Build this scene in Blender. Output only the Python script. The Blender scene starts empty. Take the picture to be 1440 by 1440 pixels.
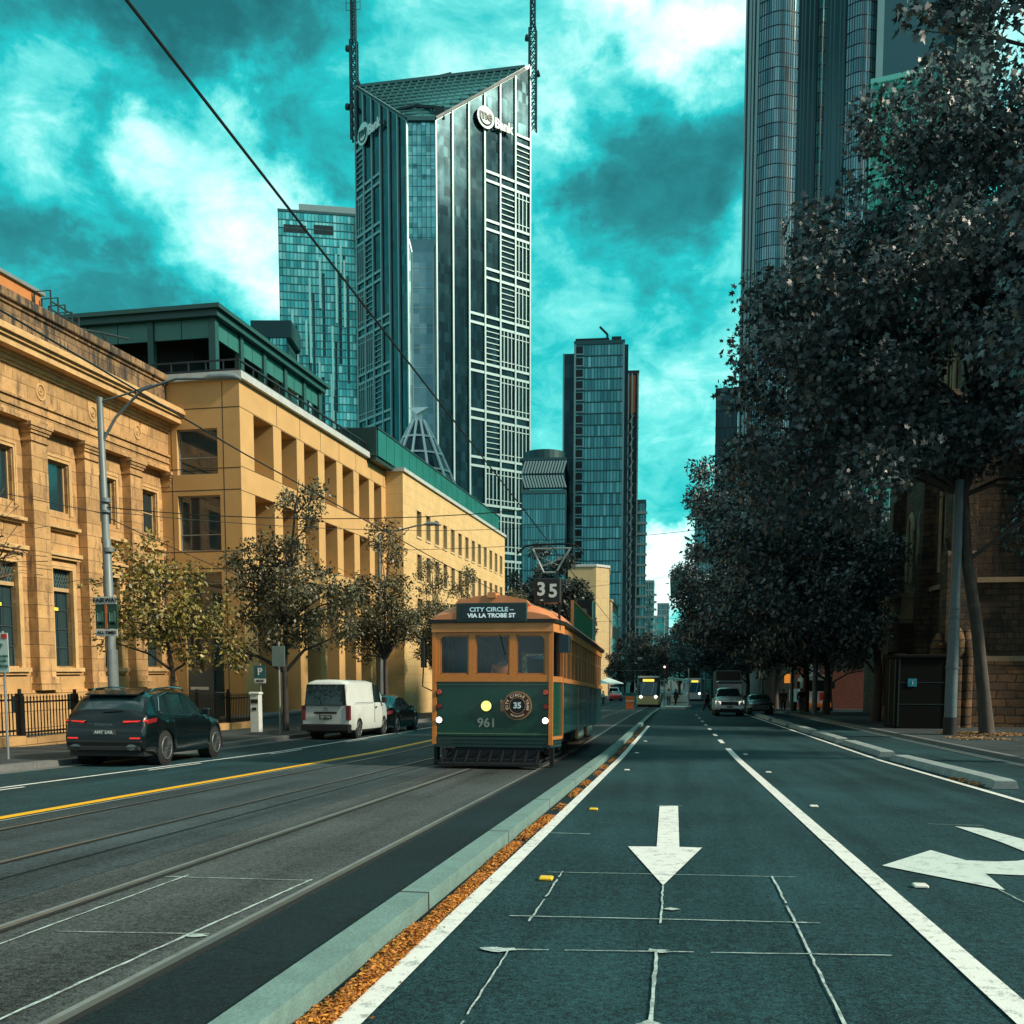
import bpy, bmesh, math, random
import numpy as np
from mathutils import Vector, Matrix
R = math.radians
random.seed(7); rng = np.random.default_rng(7)
S = bpy.context.scene
COL = S.collection
# ------------------------------------------------------------------ camera
F, CX, CYP, PIT, TH, EYE = 1380., 720., 1061.7, R(5), math.atan(225/1380), 1.45
cam = bpy.data.cameras.new("camera"); camo = bpy.data.objects.new("camera", cam); COL.objects.link(camo)
cam.sensor_width = 36; cam.sensor_fit = 'HORIZONTAL'; cam.lens = 36*F/1440
cam.shift_y = (CYP-720)/1440; cam.clip_end = 6000; cam.clip_start = .05
camo.location = (0, 0, EYE); camo.rotation_euler = (R(90)-PIT, 0, TH)
S.camera = camo
def ray(px, py):
    a, b = (px-CX)/F, -(py-CYP)/F
    s, c = math.sin, math.cos
    fw = Vector((-s(TH)*c(PIT), c(TH)*c(PIT), -s(PIT))); up = Vector((-s(TH)*s(PIT), c(TH)*s(PIT), c(PIT)))
    return Vector((c(TH), s(TH), 0))*a + up*b + fw
# ------------------------------------------------------------------ node helpers
def nd(nt, t, **k):
    n = nt.nodes.new(t)
    for a, v in k.items():
        if a in ('op',): n.operation = v
        elif hasattr(n, a): setattr(n, a, v)
    return n
def val(nt, sock, v):
    if isinstance(v, bpy.types.NodeSocket): nt.links.new(v, sock)
    elif v is not None:
        if hasattr(sock, 'default_value'):
            try: sock.default_value = v
            except Exception: sock.default_value = (*v, 1) if len(v) == 3 else v
def mth(nt, op, a, b=None, c=None, clamp=False):
    n = nt.nodes.new('ShaderNodeMath'); n.operation = op; n.use_clamp = clamp
    val(nt, n.inputs[0], a); val(nt, n.inputs[1], b)
    if c is not None: val(nt, n.inputs[2], c)
    return n.outputs[0]
def mixc(nt, f, a, b, bt='MIX'):
    n = nt.nodes.new('ShaderNodeMix'); n.data_type = 'RGBA'; n.blend_type = bt
    val(nt, n.inputs['Factor'] if False else n.inputs[0], f)
    for s, v in ((n.inputs[6], a), (n.inputs[7], b)):
        if isinstance(v, bpy.types.NodeSocket): nt.links.new(v, s)
        else: s.default_value = (*v[:3], 1)
    return n.outputs[2]
def ramp(nt, f, stops, interp='LINEAR'):
    n = nt.nodes.new('ShaderNodeValToRGB'); n.color_ramp.interpolation = interp
    el = n.color_ramp.elements
    while len(el) < len(stops): el.new(.5)
    for e, (p, c) in zip(el, stops):
        e.position = p; e.color = (*c[:3], 1) if hasattr(c, '__len__') else (c, c, c, 1)
    nt.links.new(f, n.inputs[0]); return n.outputs[0]
def noise(nt, vec, scale, detail=4, rough=.55, dist=0):
    n = nt.nodes.new('ShaderNodeTexNoise'); n.inputs['Scale'].default_value = scale
    n.inputs['Detail'].default_value = detail; n.inputs['Roughness'].default_value = rough; n.inputs['Distortion'].default_value = dist
    if vec is not None: nt.links.new(vec, n.inputs['Vector'])
    return n.outputs['Fac']
# ------------------------------------------------------------------ world: teal overcast sky with broken cloud
SUN = Vector((.84, -.13, .56)).normalized()
W = bpy.data.worlds.new("World"); S.world = W; W.use_nodes = True
nt = W.node_tree; nt.nodes.clear()
out = nt.nodes.new('ShaderNodeOutputWorld'); bg = nt.nodes.new('ShaderNodeBackground'); nt.links.new(bg.outputs[0], out.inputs[0])
sky = nt.nodes.new('ShaderNodeTexSky'); sky.sky_type = 'NISHITA'; sky.sun_disc = False
sky.sun_elevation = math.asin(SUN.z); sky.sun_rotation = math.atan2(SUN.x, SUN.y)
tc = nt.nodes.new('ShaderNodeTexCoord'); D = tc.outputs['Generated']
wn = nt.nodes.new('ShaderNodeTexNoise'); wn.inputs['Scale'].default_value = 5.5; wn.inputs['Detail'].default_value = 10; wn.inputs['Roughness'].default_value = .6; nt.links.new(D, wn.inputs['Vector'])
v1 = nt.nodes.new('ShaderNodeVectorMath'); v1.operation = 'SUBTRACT'; nt.links.new(wn.outputs['Color'], v1.inputs[0]); v1.inputs[1].default_value = (.5, .5, .5)
v2 = nt.nodes.new('ShaderNodeVectorMath'); v2.operation = 'SCALE'; nt.links.new(v1.outputs[0], v2.inputs[0]); v2.inputs['Scale'].default_value = .32
v3 = nt.nodes.new('ShaderNodeVectorMath'); v3.operation = 'ADD'; nt.links.new(D, v3.inputs[0]); nt.links.new(v2.outputs[0], v3.inputs[1])
v4 = nt.nodes.new('ShaderNodeVectorMath'); v4.operation = 'NORMALIZE'; nt.links.new(v3.outputs[0], v4.inputs[0])
# stretch clouds horizontally
mp = nt.nodes.new('ShaderNodeMapping'); mp.inputs['Scale'].default_value = (1, 1, 1.9); nt.links.new(D, mp.inputs[0])
cl = noise(nt, mp.outputs[0], 4.2, 9, .60, .25)
fine = noise(nt, mp.outputs[0], 15, 8, .66, .5)
acc = mth(nt, 'MULTIPLY_ADD', mth(nt, 'SUBTRACT', cl, .5), 1.5, mth(nt, 'MULTIPLY', mth(nt, 'SUBTRACT', fine, .5), 1.15))
# cloud masses of this afternoon: direction, angular radius, bright (+) or dark (-)
for px, py, rad, amt in [(210, 225, 6.0, .85), (100, 200, 5, .65), (340, 250, 4.5, .55), (330, 325, 4.5, .8), (230, 300, 4, -.25), (60, 70, 9, -.45), (300, 130, 7, -.75), (180, 110, 6, -.45), (480, 60, 5, .12),
                         (230, 390, 7, -.42), (80, 400, 6, -.25), (440, 420, 4, .15), (640, 70, 7, .22), (960, 80, 4.5, .6), (1020, 30, 3.5, .45), (860, 110, 6, .15), (930, 200, 5, -.6), (1000, 170, 3.5, -.5),
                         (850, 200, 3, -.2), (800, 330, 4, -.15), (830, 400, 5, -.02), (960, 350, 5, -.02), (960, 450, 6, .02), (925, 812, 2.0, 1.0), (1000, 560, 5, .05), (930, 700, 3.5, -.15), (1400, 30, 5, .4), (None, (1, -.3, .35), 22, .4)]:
    dv = ray(px, py).normalized() if px is not None else Vector(py).normalized()  # entry without a pixel: unseen bright cloud added to light the scene
    dp = nt.nodes.new('ShaderNodeVectorMath'); dp.operation = 'DOT_PRODUCT'; nt.links.new(v4.outputs[0], dp.inputs[0]); dp.inputs[1].default_value = dv
    mr = nt.nodes.new('ShaderNodeMapRange'); mr.interpolation_type = 'SMOOTHSTEP'
    nt.links.new(dp.outputs['Value'], mr.inputs[0]); mr.inputs[1].default_value = math.cos(R(rad*1.5)); mr.inputs[2].default_value = 1
    mr.inputs[3].default_value = 0; mr.inputs[4].default_value = amt
    acc = mth(nt, 'ADD', acc, mr.outputs[0])
fac = mth(nt, 'MULTIPLY_ADD', acc, .5, .5, clamp=True)
SKY_STR = .124
cloudcol = ramp(nt, fac, [(0, (.10, .9, 1.0)), (.22, (.15, 1.8, 1.95)), (.42, (.12, 4.2, 4.3)), (.56, (1.3, 6.2, 5.9)), (.72, (4.6, 8.4, 8.0)), (1, (10., 11., 11.))])
tint = mixc(nt, 1.0, sky.outputs[0], (.30, 1.6, 1.15), 'MULTIPLY')
colr = mixc(nt, .86, tint, cloudcol)
# out-of-frame grey cloud deck added behind and overhead, shaping light and reflections
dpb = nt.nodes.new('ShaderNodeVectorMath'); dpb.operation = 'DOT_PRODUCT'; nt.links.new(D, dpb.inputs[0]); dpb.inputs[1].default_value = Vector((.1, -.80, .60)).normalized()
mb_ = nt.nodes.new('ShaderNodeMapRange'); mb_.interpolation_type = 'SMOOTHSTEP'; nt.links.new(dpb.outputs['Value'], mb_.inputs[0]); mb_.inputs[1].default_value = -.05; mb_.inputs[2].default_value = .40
added_deck = ramp(nt, cl, [(.34, (.8, 1.5, 1.65)), (.50, (1.7, 2.8, 2.9)), (.64, (5.5, 7.2, 7.2))])
colr = mixc(nt, mb_.outputs[0], colr, added_deck)
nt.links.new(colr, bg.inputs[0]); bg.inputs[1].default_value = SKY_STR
# ------------------------------------------------------------------ sun
sl = bpy.data.lights.new("sun", 'SUN'); so = bpy.data.objects.new("sun", sl); COL.objects.link(so)
sl.energy = 4.6; sl.angle = R(5); sl.color = (1, .84, .64)
so.rotation_euler = (-SUN).to_track_quat('-Z', 'Y').to_euler(); so.location = (40, -30, 60)
S.view_settings.view_transform = 'Standard'; S.view_settings.look = 'None'; S.view_settings.gamma = 1; S.view_settings.exposure = 0.24
S.cycles.max_bounces = 6; S.cycles.transparent_max_bounces = 8; S.cycles.caustics_reflective = False; S.cycles.caustics_refractive = False
S.cycles.use_denoising = True
# ------------------------------------------------------------------ ground profile (the street falls away from the camera)
PR = [(-60, 1.87), (0, 0), (25, -.78), (66, -1.6), (110, -2.75), (400, -7), (3000, -20)]
def zg(y):
    for (a, za), (b, zb) in zip(PR, PR[1:]):
        if y <= b: return za+(zb-za)*(y-a)/(b-a)
    return PR[-1][1]
def slope(y): return (zg(y+.5)-zg(y-.5))
A2 = R(2)                      # the left-hand buildings stand two degrees off the street line
def BW(v, u, z=0): return Vector((v*math.cos(A2)+u*math.sin(A2), -v*math.sin(A2)+u*math.cos(A2), z))
# ------------------------------------------------------------------ materials
MATS = {}
def mat(name, base, rough=.6, metal=0, var=.25, vscale=3., bump=0, bscale=40, spec=.5, island=None, dirt=None, emit=None, estr=0, coat=0, alpha=None, stretch=None):
    if name in MATS: return MATS[name]
    m = bpy.data.materials.new(name); m.use_nodes = True; t = m.node_tree; b = t.nodes['Principled BSDF']
    tcx = t.nodes.new('ShaderNodeTexCoord'); ob = tcx.outputs['Object']
    if stretch:
        mp = t.nodes.new('ShaderNodeMapping'); mp.inputs['Scale'].default_value = stretch; t.links.new(ob, mp.inputs[0]); ob = mp.outputs[0]
    base = tuple(base)
    if island:
        g = t.nodes.new('ShaderNodeNewGeometry')
        c = ramp(t, g.outputs['Random Per Island'], [(i/(len(island)-1), k) for i, k in enumerate(island)])
    else:
        c = base
    if var > 0:
        n = noise(t, ob, vscale, 5, .62)
        f = mth(t, 'MULTIPLY_ADD', n, 2*var*1.6, 1-var*1.6)
        cc = t.nodes.new('ShaderNodeCombineColor')
        for i in range(3): t.links.new(f, cc.inputs[i])
        c = mixc(t, 1.0, c, cc.outputs[0], 'MULTIPLY')
        rr = mth(t, 'MULTIPLY_ADD', n, .25, rough-.12, clamp=True); t.links.new(rr, b.inputs['Roughness'])
    else: b.inputs['Roughness'].default_value = rough
    if dirt:
        n2 = noise(t, ob, dirt[1], 6, .7); f2 = ramp(t, n2, [(dirt[2], 0.), (dirt[2]+.15, 1.)])
        c = mixc(t, f2, c, dirt[0])
    if isinstance(c, bpy.types.NodeSocket): t.links.new(c, b.inputs['Base Color'])
    else: b.inputs['Base Color'].default_value = (*c, 1)
    b.inputs['Metallic'].default_value = metal; b.inputs['Specular IOR Level'].default_value = spec
    if coat: b.inputs['Coat Weight'].default_value = coat; b.inputs['Coat Roughness'].default_value = .05
    if emit: b.inputs['Emission Color'].default_value = (*emit, 1); b.inputs['Emission Strength'].default_value = estr
    if bump:
        nb = noise(t, ob, bscale, 4, .6); bm = t.nodes.new('ShaderNodeBump'); bm.inputs['Strength'].default_value = bump; bm.inputs['Distance'].default_value = .02
        t.links.new(nb, bm.inputs['Height']); t.links.new(bm.outputs[0], b.inputs['Normal'])
    MATS[name] = m; return m
def ashlar(name, c1, c2, joint, bw, bh, var=.2, bump=.3, weather=None, rough=.85, mort=.012, sq=1, warp=0):
    if name in MATS: return MATS[name]
    m = bpy.data.materials.new(name); m.use_nodes = True; t = m.node_tree; b = t.nodes['Principled BSDF']
    tcx = t.nodes.new('ShaderNodeTexCoord'); ob = tcx.outputs['Object']
    sp = t.nodes.new('ShaderNodeSeparateXYZ'); t.links.new(ob, sp.inputs[0])
    cb = t.nodes.new('ShaderNodeCombineXYZ'); t.links.new(mth(t, 'ADD', sp.outputs[0], sp.outputs[1]), cb.inputs[0]); t.links.new(sp.outputs[2], cb.inputs[1])
    br = t.nodes.new('ShaderNodeTexBrick'); src = cb.outputs[0]
    if warp:
        wn_ = t.nodes.new('ShaderNodeTexNoise'); wn_.inputs['Scale'].default_value = 2.6; wn_.inputs['Detail'].default_value = 4; t.links.new(ob, wn_.inputs['Vector'])
        va = t.nodes.new('ShaderNodeVectorMath'); va.operation = 'MULTIPLY_ADD'; t.links.new(wn_.outputs['Color'], va.inputs[0]); va.inputs[1].default_value = (warp*1.5, warp, 0); t.links.new(src, va.inputs[2]); src = va.outputs[0]
    t.links.new(src, br.inputs['Vector'])
    br.inputs['Color1'].default_value = (*c1, 1); br.inputs['Color2'].default_value = (*c2, 1); br.inputs['Mortar'].default_value = (*joint, 1)
    br.inputs['Scale'].default_value = 1; br.inputs['Brick Width'].default_value = bw; br.inputs['Row Height'].default_value = bh
    br.inputs['Mortar Size'].default_value = mort; br.inputs['Mortar Smooth'].default_value = .3; br.inputs['Bias'].default_value = 0
    n = noise(t, ob, 1.3, 8, .65); n3 = noise(t, ob, 14, 4, .7)
    f = mth(t, 'ADD', mth(t, 'MULTIPLY_ADD', n, 3*var, 1-1.5*var), mth(t, 'MULTIPLY', mth(t, 'SUBTRACT', n3, .5), var*1.6))
    cc = t.nodes.new('ShaderNodeCombineColor')
    for i in range(3): t.links.new(f, cc.inputs[i])
    c = mixc(t, 1., br.outputs['Color'], cc.outputs[0], 'MULTIPLY')
    if weather:
        mp = t.nodes.new('ShaderNodeMapping'); mp.inputs['Scale'].default_value = (1.6, 1.6, .35); t.links.new(ob, mp.inputs[0])
        w = noise(t, mp.outputs[0], 2.2, 8, .72); c = mixc(t, ramp(t, w, [(weather[1], 0.), (weather[1]+.12, 1.)]), c, weather[0])
    t.links.new(c, b.inputs['Base Color']); b.inputs['Roughness'].default_value = rough
    bm = t.nodes.new('ShaderNodeBump'); bm.inputs['Strength'].default_value = bump; bm.inputs['Distance'].default_value = .03
    h = mth(t, 'ADD', mth(t, 'MULTIPLY', br.outputs['Fac'], -1.), mth(t, 'MULTIPLY', n3, .7)); t.links.new(h, bm.inputs['Height']); t.links.new(bm.outputs[0], b.inputs['Normal'])
    MATS[name] = m; return m
def glassmat(name, tint, trans=.35, rough=.04):
    if name in MATS: return MATS[name]
    m = bpy.data.materials.new(name); m.use_nodes = True; t = m.node_tree; t.nodes.clear()
    o = t.nodes.new('ShaderNodeOutputMaterial'); tr = t.nodes.new('ShaderNodeBsdfTransparent'); gl = t.nodes.new('ShaderNodeBsdfGlossy'); fr = t.nodes.new('ShaderNodeFresnel'); fr.inputs[0].default_value = 1.33
    tr.inputs[0].default_value = (*[k*trans for k in tint], 1); gl.inputs['Roughness'].default_value = rough; gl.inputs['Color'].default_value = (1, 1, 1, 1)
    mx = t.nodes.new('ShaderNodeMixShader'); t.links.new(fr.outputs[0], mx.inputs[0]); t.links.new(tr.outputs[0], mx.inputs[1]); t.links.new(gl.outputs[0], mx.inputs[2]); t.links.new(mx.outputs[0], o.inputs[0])
    MATS[name] = m; return m
# asphalt with aggregate speckle, tar patches and wheel polish running down the street
def asphalt(name, base, speck=.5, streak=.35):
    m = bpy.data.materials.new(name); m.use_nodes = True; t = m.node_tree; b = t.nodes['Principled BSDF']
    tcx = t.nodes.new('ShaderNodeTexCoord'); ob = tcx.outputs['Object']
    n1 = noise(t, ob, 75, 3, .8); n2 = noise(t, ob, .35, 6, .6)
    mp = t.nodes.new('ShaderNodeMapping'); mp.inputs['Scale'].default_value = (1.6, .09, 1); t.links.new(ob, mp.inputs[0]); n3 = noise(t, mp.outputs[0], 1.4, 6, .6)
    mp2 = t.nodes.new('ShaderNodeMapping'); mp2.inputs['Scale'].default_value = (.5, 2.6, 1); t.links.new(ob, mp2.inputs[0]); n4 = noise(t, mp2.outputs[0], 2., 5, .6)
    n5 = noise(t, ob, 24, 5, .8); f = mth(t, 'MULTIPLY_ADD', mth(t, 'SUBTRACT', n1, .5), speck*5, 1.); f = mth(t, 'ADD', f, mth(t, 'MULTIPLY', mth(t, 'SUBTRACT', n5, .5), speck*4.5))
    f = mth(t, 'ADD', f, mth(t, 'MULTIPLY', mth(t, 'SUBTRACT', n3, .5), streak*3)); f = mth(t, 'ADD', f, mth(t, 'MULTIPLY', mth(t, 'SUBTRACT', n2, .5), 1.9))
    f = mth(t, 'ADD', f, mth(t, 'MULTIPLY', mth(t, 'SUBTRACT', n4, .5), .35)); f = mth(t, 'MAXIMUM', f, .25)
    cc = t.nodes.new('ShaderNodeCombineColor')
    for i in range(3): t.links.new(f, cc.inputs[i])
    c = mixc(t, 1., base, cc.outputs[0], 'MULTIPLY')
    sp = ramp(t, noise(t, ob, 95, 1, .5), [(.70, 0.), (.76, 1.)])
    c = mixc(t, mth(t, 'MULTIPLY', sp, .55), c, tuple(k*5.5 for k in base))
    t.links.new(c, b.inputs['Base Color']); t.links.new(mth(t, 'MULTIPLY_ADD', n3, .35, .58), b.inputs['Roughness']); b.inputs['Specular IOR Level'].default_value = .22
    bm = t.nodes.new('ShaderNodeBump'); bm.inputs['Strength'].default_value = .6; bm.inputs['Distance'].default_value = .012
    t.links.new(n1, bm.inputs['Height']); t.links.new(bm.outputs[0], b.inputs['Normal'])
    MATS[name] = m; return m
ASPH = asphalt('asphalt_road', (.012, .042, .050), 1.1, .6); ASPHD = asphalt('asphalt_dark', (.007, .019, .023), .7, .3)
TRK = asphalt('track_bed_concrete', (.050, .060, .062), 1.0, .8); TRK2 = asphalt('track_bed_grey', (.040, .058, .065), .8, .7)
PAVE = asphalt('footpath_asphalt', (.045, .060, .066), .5, .2)
GRND = asphalt('ground_soil', (.06, .065, .06), .3, .2)
def paint(name, base, wear=.55):
    m = bpy.data.materials.new(name); m.use_nodes = True; t = m.node_tree; b = t.nodes['Principled BSDF']
    ob = t.nodes.new('ShaderNodeTexCoord').outputs['Object']
    n = noise(t, ob, 9, 8, .75); n2 = noise(t, ob, 90, 2, .6); n3 = noise(t, ob, .8, 3, .5)
    f = ramp(t, mth(t, 'ADD', mth(t, 'MULTIPLY', n, .7), mth(t, 'MULTIPLY', n2, .3)), [(wear, 0.), (wear+.08, 1.)])
    c = mixc(t, mth(t, 'MULTIPLY', f, .75), base, (.10, .12, .115))
    c = mixc(t, mth(t, 'MULTIPLY', n3, .3), c, tuple(k*.6 for k in base))
    t.links.new(c, b.inputs['Base Color']); b.inputs['Roughness'].default_value = .6
    MATS[name] = m; return m
WHITE = paint('road_paint_white', (.80, .83, .80), .525); YELLOW = paint('road_paint_yellow', (.90, .46, .0), .66); CHALK = paint('survey_chalk', (.50, .62, .60), .47)
FADED = paint('faded_arrow_paint', (.62, .72, .69), .53)
# ------------------------------------------------------------------ mesh builder
class MB:
    def __init__(s): s.v = []; s.f = []; s.m = []; s.g = []; s.T = None
    def add(s, vs, fs, mi=0):
        o = len(s.v)
        if s.T is not None: vs = [s.T @ Vector(p) for p in vs]
        s.v += [tuple(p) for p in vs]; s.f += [tuple(i+o for i in q) for q in fs]; s.m += [mi]*len(fs); s.g.append((o, len(s.v), len(s.f)-len(fs), len(s.f))); return s
    def quad(s, a, b, c, d, mi=0): return s.add([a, b, c, d], [(0, 1, 2, 3)], mi)
    def box(s, x0, x1, y0, y1, z0, z1, mi=0):
        return s.add([(x0, y0, z0), (x1, y0, z0), (x1, y1, z0), (x0, y1, z0), (x0, y0, z1), (x1, y0, z1), (x1, y1, z1), (x0, y1, z1)],
                     [(0, 3, 2, 1), (4, 5, 6, 7), (0, 1, 5, 4), (1, 2, 6, 5), (2, 3, 7, 6), (3, 0, 4, 7)], mi)
    def cbox(s, x0, x1, y0, y1, z0, z1, c=.03, mi=0):   # box with chamfered vertical and top edges
        P = [(x0+c, y0), (x1-c, y0), (x1, y0+c), (x1, y1-c), (x1-c, y1), (x0+c, y1), (x0, y1-c), (x0, y0+c)]
        Q = [(x0+2*c, y0+c), (x1-2*c, y0+c), (x1-c, y0+2*c), (x1-c, y1-2*c), (x1-2*c, y1-c), (x0+2*c, y1-c), (x0+c, y1-2*c), (x0+c, y0+2*c)]
        vs = [(a, b, z0) for a, b in P]+[(a, b, z1-c) for a, b in P]+[(a, b, z1) for a, b in Q]
        fs = [tuple(range(7, -1, -1)), tuple(range(16, 24))]
        for i in range(8):
            j = (i+1) % 8; fs += [(i, j, j+8, i+8), (i+8, j+8, j+16, i+16)]
        return s.add(vs, fs, mi)
    def beam(s, p, q, w, h, mi=0, up=(0, 0, 1)):
        p, q = Vector(p), Vector(q); d = (q-p)
        if d.length < 1e-6: return s
        d.normalize(); u = Vector(up)
        if abs(d.dot(u)) > .98: u = Vector((0, 1, 0)) if abs(d.y) < .9 else Vector((1, 0, 0))
        r = d.cross(u).normalized(); u = r.cross(d).normalized(); r *= w/2; u *= h/2
        return s.add([p-r-u, p+r-u, p+r+u, p-r+u, q-r-u, q+r-u, q+r+u, q-r+u], [(0, 1, 2, 3), (7, 6, 5, 4), (0, 4, 5, 1), (1, 5, 6, 2), (2, 6, 7, 3), (3, 7, 4, 0)], mi)
    def tube(s, pts, rad, n=8, mi=0, caps=True):
        pts = [Vector(p) for p in pts]; rs = rad if hasattr(rad, '__len__') else [rad]*len(pts); vs = []; fs = []
        pr = None
        for i, p in enumerate(pts):
            d = (pts[min(i+1, len(pts)-1)]-pts[max(i-1, 0)]).normalized()
            if pr is None:
                a = Vector((0, 0, 1)) if abs(d.z) < .9 else Vector((1, 0, 0)); r = d.cross(a).normalized()
            else: r = (pr-d*pr.dot(d)).normalized()
            pr = r; u = d.cross(r)
            vs += [p+(r*math.cos(k*2*math.pi/n)+u*math.sin(k*2*math.pi/n))*rs[i] for k in range(n)]
        for i in range(len(pts)-1):
            for k in range(n): fs.append((i*n+k, i*n+(k+1) % n, (i+1)*n+(k+1) % n, (i+1)*n+k))
        if caps: fs += [tuple(range(n-1, -1, -1)), tuple((len(pts)-1)*n+k for k in range(n))]
        return s.add(vs, fs, mi)
    def cyl(s, p, q, r, n=16, mi=0): return s.tube([p, q], r, n, mi)
    def prism(s, poly, z0, z1, mi=0):      # plan polygon extruded upwards
        n = len(poly); s.add([(x, y, z0) for x, y in poly]+[(x, y, z1) for x, y in poly], [tuple(range(n-1, -1, -1)), tuple(range(n, 2*n))]+[(i, (i+1) % n, n+(i+1) % n, n+i) for i in range(n)], mi); return s
    def eprism(s, poly, y0, y1, mi=0):     # elevation polygon (x,z) extruded in y
        n = len(poly); return s.add([(x, y0, z) for x, z in poly]+[(x, y1, z) for x, z in poly], [tuple(range(n)), tuple(range(2*n-1, n-1, -1))]+[(i, n+i, n+(i+1) % n, (i+1) % n) for i in range(n)], mi)
    def sprism(s, poly, x0, x1, mi=0):     # elevation polygon (y,z) extruded in x
        n = len(poly); return s.add([(x0, y, z) for y, z in poly]+[(x1, y, z) for y, z in poly], [tuple(range(n-1, -1, -1)), tuple(range(n, 2*n))]+[(i, (i+1) % n, n+(i+1) % n, n+i) for i in range(n)], mi)
    def mesh(s, name, mats, smooth=False):
        me = bpy.data.meshes.new(name); me.from_pydata(s.v, [], s.f)
        for m in (mats if isinstance(mats, (list, tuple)) else [mats]): me.materials.append(m)
        if len(me.materials) > 1: me.polygons.foreach_set('material_index', s.m)
        if smooth:
            me.polygons.foreach_set('use_smooth', [True]*len(me.polygons))
            if smooth != 1: 
                try: me.set_sharp_from_angle(angle=R(smooth))
                except Exception: pass
        me.update(); return me
    def build(s, name, mats, parent=None, smooth=False, loc=None, rot=None):
        return link(name, s.mesh(name, mats, smooth), parent, loc, rot)
def build_each(mb, name, mats, parent):
    """every added piece becomes an object of its own"""
    for a, b, c, d in mb.g:
        k = MB(); k.v = mb.v[a:b]; k.f = [tuple(i-a for i in q) for q in mb.f[c:d]]; k.m = mb.m[c:d]; k.build(name, mats, parent)
def link(name, me, parent=None, loc=None, rot=None):
    o = bpy.data.objects.new(name, me); COL.objects.link(o)
    if parent: o.parent = parent
    if loc is not None: o.location = loc
    if rot is not None: o.rotation_euler = rot
    return o
def tag(o, label=None, cat=None, group=None, kind=None):
    if label: o['label'] = label
    if cat: o['category'] = cat
    if group: o['group'] = group
    if kind: o['kind'] = kind
    return o
def thing(name, label, cat, loc=(0, 0, 0), rot=(0, 0, 0), group=None):
    o = bpy.data.objects.new(name, None); COL.objects.link(o); o.location = loc; o.rotation_euler = rot; o.empty_display_size = .2
    return tag(o, label, cat, group)
def copy_tree(o, parent=None):
    c = o.copy(); COL.objects.link(c)
    if parent: c.parent = parent
    for ch in [k for k in bpy.data.objects if k.parent == o]: copy_tree(ch, c)
    return c
def text(name, body, size, m, parent, loc, rot=(R(90), 0, 0), ext=.004, bold=.0, align='CENTER', sx=1):
    cu = bpy.data.curves.new(name, 'FONT'); cu.body = body; cu.size = size; cu.extrude = ext; cu.offset = bold; cu.align_x = align; cu.align_y = 'CENTER'; cu.resolution_u = 3
    t = bpy.data.objects.new('tmp', cu); COL.objects.link(t); bpy.context.view_layer.update()
    me = bpy.data.meshes.new_from_object(t.evaluated_get(bpy.context.evaluated_depsgraph_get())); bpy.data.objects.remove(t)
    me.materials.clear(); me.materials.append(m); me.name = name
    o = link(name, me, parent, loc, rot); o.scale = (sx, 1, 1); return o
# ------------------------------------------------------------------ strips that follow the street profile
def ysteps(y0, y1): return sorted({y0, y1, *[a for a, _ in PR if y0 < a < y1], *[y for y in np.arange(math.ceil(y0/5)*5, y1, 5.) if y > y0]}) if y1-y0 < 500 else sorted({y0, y1, *[a for a, _ in PR if y0 < a < y1]})
def strip(name, x0, x1, y0, y1, dz, m, thick=0, mb=None, mi=0, ramps=False):
    own = mb is None; mb = mb or MB(); ys = ysteps(y0, y1); fx = lambda x, y: x(y) if callable(x) else x
    vs = []; fs = []
    for y in ys:
        z = zg(y)+dz; vs += [(fx(x0, y), y, z), (fx(x1, y), y, z), (fx(x0, y), y, z-thick), (fx(x1, y), y, z-thick)]
    for i in range(len(ys)-1):
        a = 4*i; b = a+4; fs.append((a, a+1, b+1, b))
        if thick: fs += [(a+2, a, b, b+2), (a+1, a+3, b+3, b+1)]
    if thick: fs += [(0, 2, 3, 1), (4*len(ys)-4, 4*len(ys)-3, 4*len(ys)-1, 4*len(ys)-2)]
    mb.add(vs, fs, mi)
    return tag(mb.build(name, m), kind='structure') if own else mb
# ================================================================== GROUND, ROAD, MARKINGS
strip('ground', -700, 900, -60, 3000, -.03, GRND)
strip('road', -12.7, 8.25, -12, 420, 0, ASPH)
strip('tram_track_bed', -4.62, -2.12, -12, 230, .004, TRK)
strip('far_track_bed', -7.75, -4.63, -12, 230, .004, TRK2)
strip('dark_asphalt_strip', -2.6, -1.8, -12, 230, .008, ASPHD)
strip('side_road', 8.25, 90, 80, 92, .002, ASPH)
STEEL = mat('rail_steel', (.22, .25, .26), .32, .8, .15); GROOVE = mat('rail_groove', (.008, .008, .009), .8, 0, 0)
for x in (-4.10, -2.67, -5.76, -7.19):
    m = strip('', x-.03, x+.022, -12, 230, .013, None, mb=MB(), mi=0); strip('', x+.022, x+.068, -12, 230, .012, None, mb=m, mi=1)
    if x > -4.5: strip('', x-.075, x-.034, -12, 230, .010, None, mb=m, mi=2)
    tag(m.build('tram_rail', [STEEL, GROOVE, mat('rail_concrete_edge', (.16, .19, .185), .8, 0, .3, 6)]), kind='structure')
KERB = ashlar('bluestone_kerb', (.16, .18, .18), (.20, .22, .215), (.03, .03, .03), 1.1, 5, .25, .4, mort=.012, sq=0)
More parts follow.
